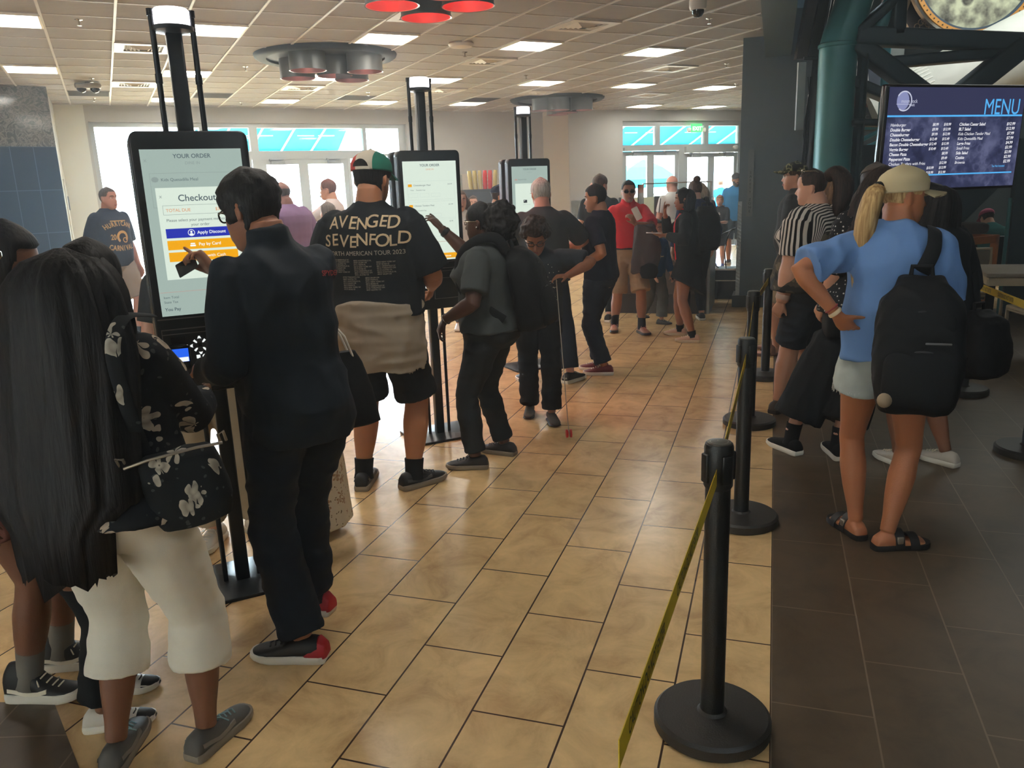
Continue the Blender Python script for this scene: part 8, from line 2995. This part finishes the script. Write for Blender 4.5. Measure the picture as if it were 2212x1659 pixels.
mb = MB(); mb.rbox((-.02, -.30, .90), (.22, .09, .16), .04); 
# polka-dot woman
o = person(dict(label='woman in polka-dot top and wide black trousers behind the woman in the cream cap', pos=(2.11, 4.62), H=1.72, face_deg=-10, skin=SKL, vox=.008, build=dict(w=1.12, hip=1.1, arm=1.1), head=(25, 2, 0),
    fl=('W', 1.66, 4.60, 0, -20), fr=('W', 1.90, 4.47, 0, 5), hl=(-.20, .16, .88), hr=(.25, .1, .85),
    bottom=dict(kind='pants', m=BLACK_P, end=1.78, o=.018, straight=.072, grow=.012, fold_amp=.012, freq=(14, 14, 2)), top=dict(m=POLKA, name='polka_top', hem=.50, o=.022, sleeve=1.0, so=.02, flare=.3),
    shoes=dict(m=cloth('knit_black', (24, 24, 25)), sole=SOLE_W, sock=(SOCK_K, .86))))
p, rt = o['p'], o['root']
hair_cap(p, H_DBR, rt, zl_front=.24, zl_side=-.2, zl_back=-.4, th=.07)
hair_fall(p, H_DBR, rt, 1.12, .115, .08, ydrop=-.30, name='long_hair', wave=.09, seed=4, mid=(-.16, -.03), flare=1.2)
mb = MB()
def _bf(a, x, y, z, ym):
    return x * 1.13, ym + (y - ym) * 1.12, z + .02
mb.loft([xf(p.Mh @ Matrix.Rotation(R(-14), 4, 'X'), r_) for r_ in head_rings(40, [.22, .26, .3, .35, .4, .44, .47, .49, .5], _bf)])
mb.build('beanie', cloth('beanie_taupe', (96, 84, 76)), rt)
mb = MB()
t_ = bvh_of(o['top_me'])
pts = []
for k in range(13):
    f = k / 12
    h, n_, i, d = t_.ray_cast(Vector((.14 - .30 * f, -.6, 1.40 - .50 * f)), Vector((0, 1, 0)), 2)
    if h is not None:
        pts.append(h + n_ * .006)
mb.tube(pts, .026, 10, flat=.16, up=(.6, 0, .8)); mb.build('woven_strap', dots_mat('woven_strap', rgb(44, 40, 36), rgb(120, 112, 98), 90), rt)
W_ = lambda q: wl(o, (2.11, 4.62), q)
r = empty('black_handbag', M=frame(W_((-.24, -.02, .80)), (.2, 1, 0), (0, 0, 1)), label='small black handbag at the left hip of the polka-dot woman', cat='bag')
mb = MB(); mb.rbox((0, 0, 0), (.20, .18, .09), .05, axis='z'); mb.build('bag_body', M_bpk, r)
MB().tube([(-.05, .085, 0), (-.03, .15, .01), (.02, .17, .02)], .006, 8).build('handle', M_bpk, r)
MB().ball((-.05, .09, .05), .012, 10).build('clasp', M_zip, r)
# woman with sunglasses on brown hair farther back
o = person(dict(label='brown-haired person with sunglasses on head, between the striped and blue shirts', pos=(2.52, 6.2), H=1.69, face_deg=-45, skin=SKL, vox=.010, head=(-15, 0, 0), bottom=dict(kind='pants', m=BLACK_P), top=dict(m=BLACK_C, name='top'), shoes=dict(m=BLK_SH, sole=SOLE_W)))
p, rt = o['p'], o['root']
hb_ = hair_mat('hair_balayage', (84, 58, 38), (150, 112, 76))
hair_cap(p, hb_, rt, zl_front=.22, zl_side=-.25, zl_back=-.4, th=.09)
hair_fall(p, hb_, rt, 1.30, .11, .08, name='long_hair', wave=.06, seed=9)
glasses(p, rt, M_gl_m, on='cap', lens=M_lensk)

# ---- woman in cream cap and blue T-shirt
o = person(dict(label='woman in cream cap, sky blue T-shirt and cut-off denim shorts, hand on hip', pos=(1.62, 3.34), H=1.685, face_deg=14, skin=('sunkissed', (178, 112, 74)), vox=.006, lean=(1, 0, 4), build=dict(w=.99, hip=.98, leg=.95, arm=.92), barefoot=True,
    fl=('W', 1.565, 3.405, 0, -8), fr=('W', 1.645, 3.262, 0, 86), head=(72, 4, 0),
    hl=('W', 1.365, 3.265, 1.06), el=(-1, -.35, .25), hand_l=dict(d=('W', .62, .28, -.62), n=('W', .5, .55, .2), curl=[14, 22, 28, 32], thumb=45), hr=(.27, .02, .80),
    bottom=dict(kind='shorts', m=LDENIM, end=.32, o=.020, top=.60, grow=.05, fold_amp=.006), top=dict(m=BLUET, name='t_shirt', hem=.512, o=.022, sleeve=.85, so=.012, sgrow=.03, drape=.98, fold_amp=.022, flare=.05),
    shoes=dict(kind='sandal', m=mat('sandal_black', (28, 24, 23), .6), buckle=M_zip)))
p, rt = o['p'], o['root']
hair_cap(p, H_BLD, rt, zl_back=-.2, th=.035)
CREAM = cloth('cream_canvas', (196, 178, 140), .85, var=.06)
cap(p, CREAM, rt, opening=H_BLD, tilt=6, strap=CREAM, zlow=.0)
ponytail(p, H_BLD, rt, (0, -.46, .12), [(-.03, -.055, -.03), (-.055, -.055, -.14), (-.065, -.045, -.30), (-.055, -.03, -.46), (-.05, -.02, -.58)], [.022, .036, .042, .036, .022, .006], tie=BLACK_C)
wristband(o, -1, mat('bracelet_cream', (214, 190, 150), .6), 1.93, 'bracelet', .008)
wristband(o, -1, mat('bracelet_red', (150, 50, 44), .6), 1.84, 'bracelet', .003)
# frayed hem
mb = MB()
random.seed(5)
for s in (-1, 1):
    h, kn, an, td, lift = p.leg[s]
    c = h.lerp(kn, .32)
    rad = lerp_tab(LEG_R, .32) * p.H * p.b['leg'] + .020 + .05 * .32
    for k in range(70):
        a = 2 * PI * k / 70 + random.random() * .05
        q = c + Vector((rad * .97 * math.cos(a), rad * .97 * math.sin(a), .006))
        mb.tube([q, q + Vector((random.gauss(0, .004), random.gauss(0, .004), -.012 - .02 * random.random()))], [.0016, .0008], 5)
mb.build('frayed_hem', cloth('fray_white', (206, 206, 196)), o['bottom'])
t_ = bvh_of(o['bottom'].data)
for sx in (-1, 1):
    mb = MB()
    g = 6
    P_ = [[None] * (g + 1) for _ in range(g + 1)]
    for i in range(g + 1):
        for j in range(g + 1):
            u, v = (i / g - .5) * .105, (j / g - .5) * .115
            if j == 0:
                v += -.018 * (1 - abs(i / g - .5) * 2)
            h, n_, ii, d = t_.ray_cast(Vector((sx * .085 + u, -.6, .845 + v)), Vector((0, 1, 0)), 2)
            P_[i][j] = (h + n_ * .0035) if h else Vector((sx * .085 + u, -.12, .845 + v))
    ids = [[mb.ring([P_[i][j]])[0] for j in range(g + 1)] for i in range(g + 1)]
    for i in range(g):
        for j in range(g):
            mb.f.append((ids[i][j], ids[i + 1][j], ids[i + 1][j + 1], ids[i][j + 1]))
    mb.build('back_pocket', LDENIM, o['bottom'], angle=None)
W_ = lambda q: wl(o, (1.62, 3.34), q)
Mb = frame(W_((.065, -.17, .96)), W_((1, -.1, .0)) - W_((0, 0, 0)), W_((-.28, .05, 1)) - W_((0, 0, 0)))
bp_ = backpack(Mb, 'large black backpack slung on the right shoulder of the woman in the cream cap', .33, .54, .23, straps=[([W_((.07, -.17, 1.24)), W_((.115, -.13, 1.33)), W_((.135, -.03, 1.40)), W_((.155, .08, 1.30)), W_((.20, .08, 1.10)), W_((.26, -.10, .86))], .032), ([W_((.04, -.16, 1.22)), W_((-.02, -.19, 1.10)), W_((-.03, -.17, .92)), W_((-.055, -.15, .78))], .022)])
MB().ball((-.12, -.20, .22), (.028, .03, .02), 16).build('charm', mat('charm_beige', (150, 130, 104), .7), bp_)
MB().rbox((.05, .03, .235), (.09, .008, .004), .003).build('logo_patch', mat('patch_greyish', (92, 90, 90), .5), bp_)
# sweater stuffed at the bag
# ---- dark-haired person behind her
o = person(dict(label='person in oversized black clothes with long black hair and pale sneakers, behind the backpack', pos=(2.32, 4.34), H=1.60, face_deg=-25, skin=('tan2', (140, 92, 66)), vox=.009, build=dict(w=1.1), head=(-10, 10, 0),
    fl=('W', 2.20, 4.31, 0, -15), fr=('W', 2.46, 4.29, 0, -28), hl=(-.2, .2, .9), hr=(.24, .12, .85), bottom=dict(kind='shorts', m=BLACK_P, end=.95, o=.03, straight=.075), top=dict(m=BLACK_C, name='t_shirt', hem=.44 if False else .458, o=.035, sleeve=1.1, so=.02, drape=1.1, flare=.2),
    shoes=dict(m=mat('shoe_offwhite', (190, 180, 166), .6), sole=SOLE_W, laces=LACE_W)))
hair_cap(o['p'], H_BLK, o['root'], zl_side=-.3, zl_back=-.4, th=.09)
hair_fall(o['p'], H_BLK, o['root'], .86, .13, .09, ydrop=-.28, name='long_hair', seed=6)
W_ = lambda q: wl(o, (2.32, 4.34), q)
backpack(frame(W_((.13, -.16, .72)), W_((1, 0, 0)) - W_((0, 0, 0)), (0, 0, 1)), 'round black bag low on the person in oversized black clothes', .30, .36, .20, pocket=False, name='black_bag', straps=[([W_((.18, -.16, .90)), W_((.2, -.10, 1.10)), W_((.17, -.02, 1.33)), W_((.19, .10, 1.2))], .018)])
# ---- seated diner
o = person(dict(label='seated person in teal sweater and pink cap, back turned, at the cafe table', pos=(5.95, 9.66), H=1.62, face_deg=2, skin=SKL, vox=.010, lean=(28, 0, 0), hip=(0, 0, -.33), head=(0, 25, 0),
    fl=(-.12, .42, -5), fr=(.12, .42, 5), hl=(-.2, .5, .78), hr=(.2, .5, .78), bottom=dict(kind='pants', m=DENIM_DK), top=dict(m=TEALS, name='sweater', sleeve=1.85, hem=.52), shoes=dict(m=BLK_SH, sole=SOLE_W)))
hair_cap(o['p'], H_DBR, o['root'])
cap(o['p'], cloth('cap_pink', (176, 84, 110)), o['root'])
# ---- thin haze volume added in place of veiling light from the lens
mb = MB()
mb.box((-0.5, 7.5, 1.6), (18.0, 24.0, 3.3))
o = mb.build('glare', bpy.data.materials.new('glare_air'), smooth=False)
_hm = o.data.materials[0]
_hm.use_nodes = True
_nt = _hm.node_tree
_nt.nodes.clear()
_ho = _nt.nodes.new('ShaderNodeOutputMaterial')
_hv = _nt.nodes.new('ShaderNodeVolumeScatter')
_hv.inputs['Density'].default_value = 0.011
_hv.inputs['Anisotropy'].default_value = 0.55
_hv.inputs['Color'].default_value = (0.9, 0.96, 1.0, 1)
_nt.links.new(_hv.outputs[0], _ho.inputs['Volume'])
tag(o, 'thin pale haze added as scattering air in the bright room', 'glare', kind='stuff')
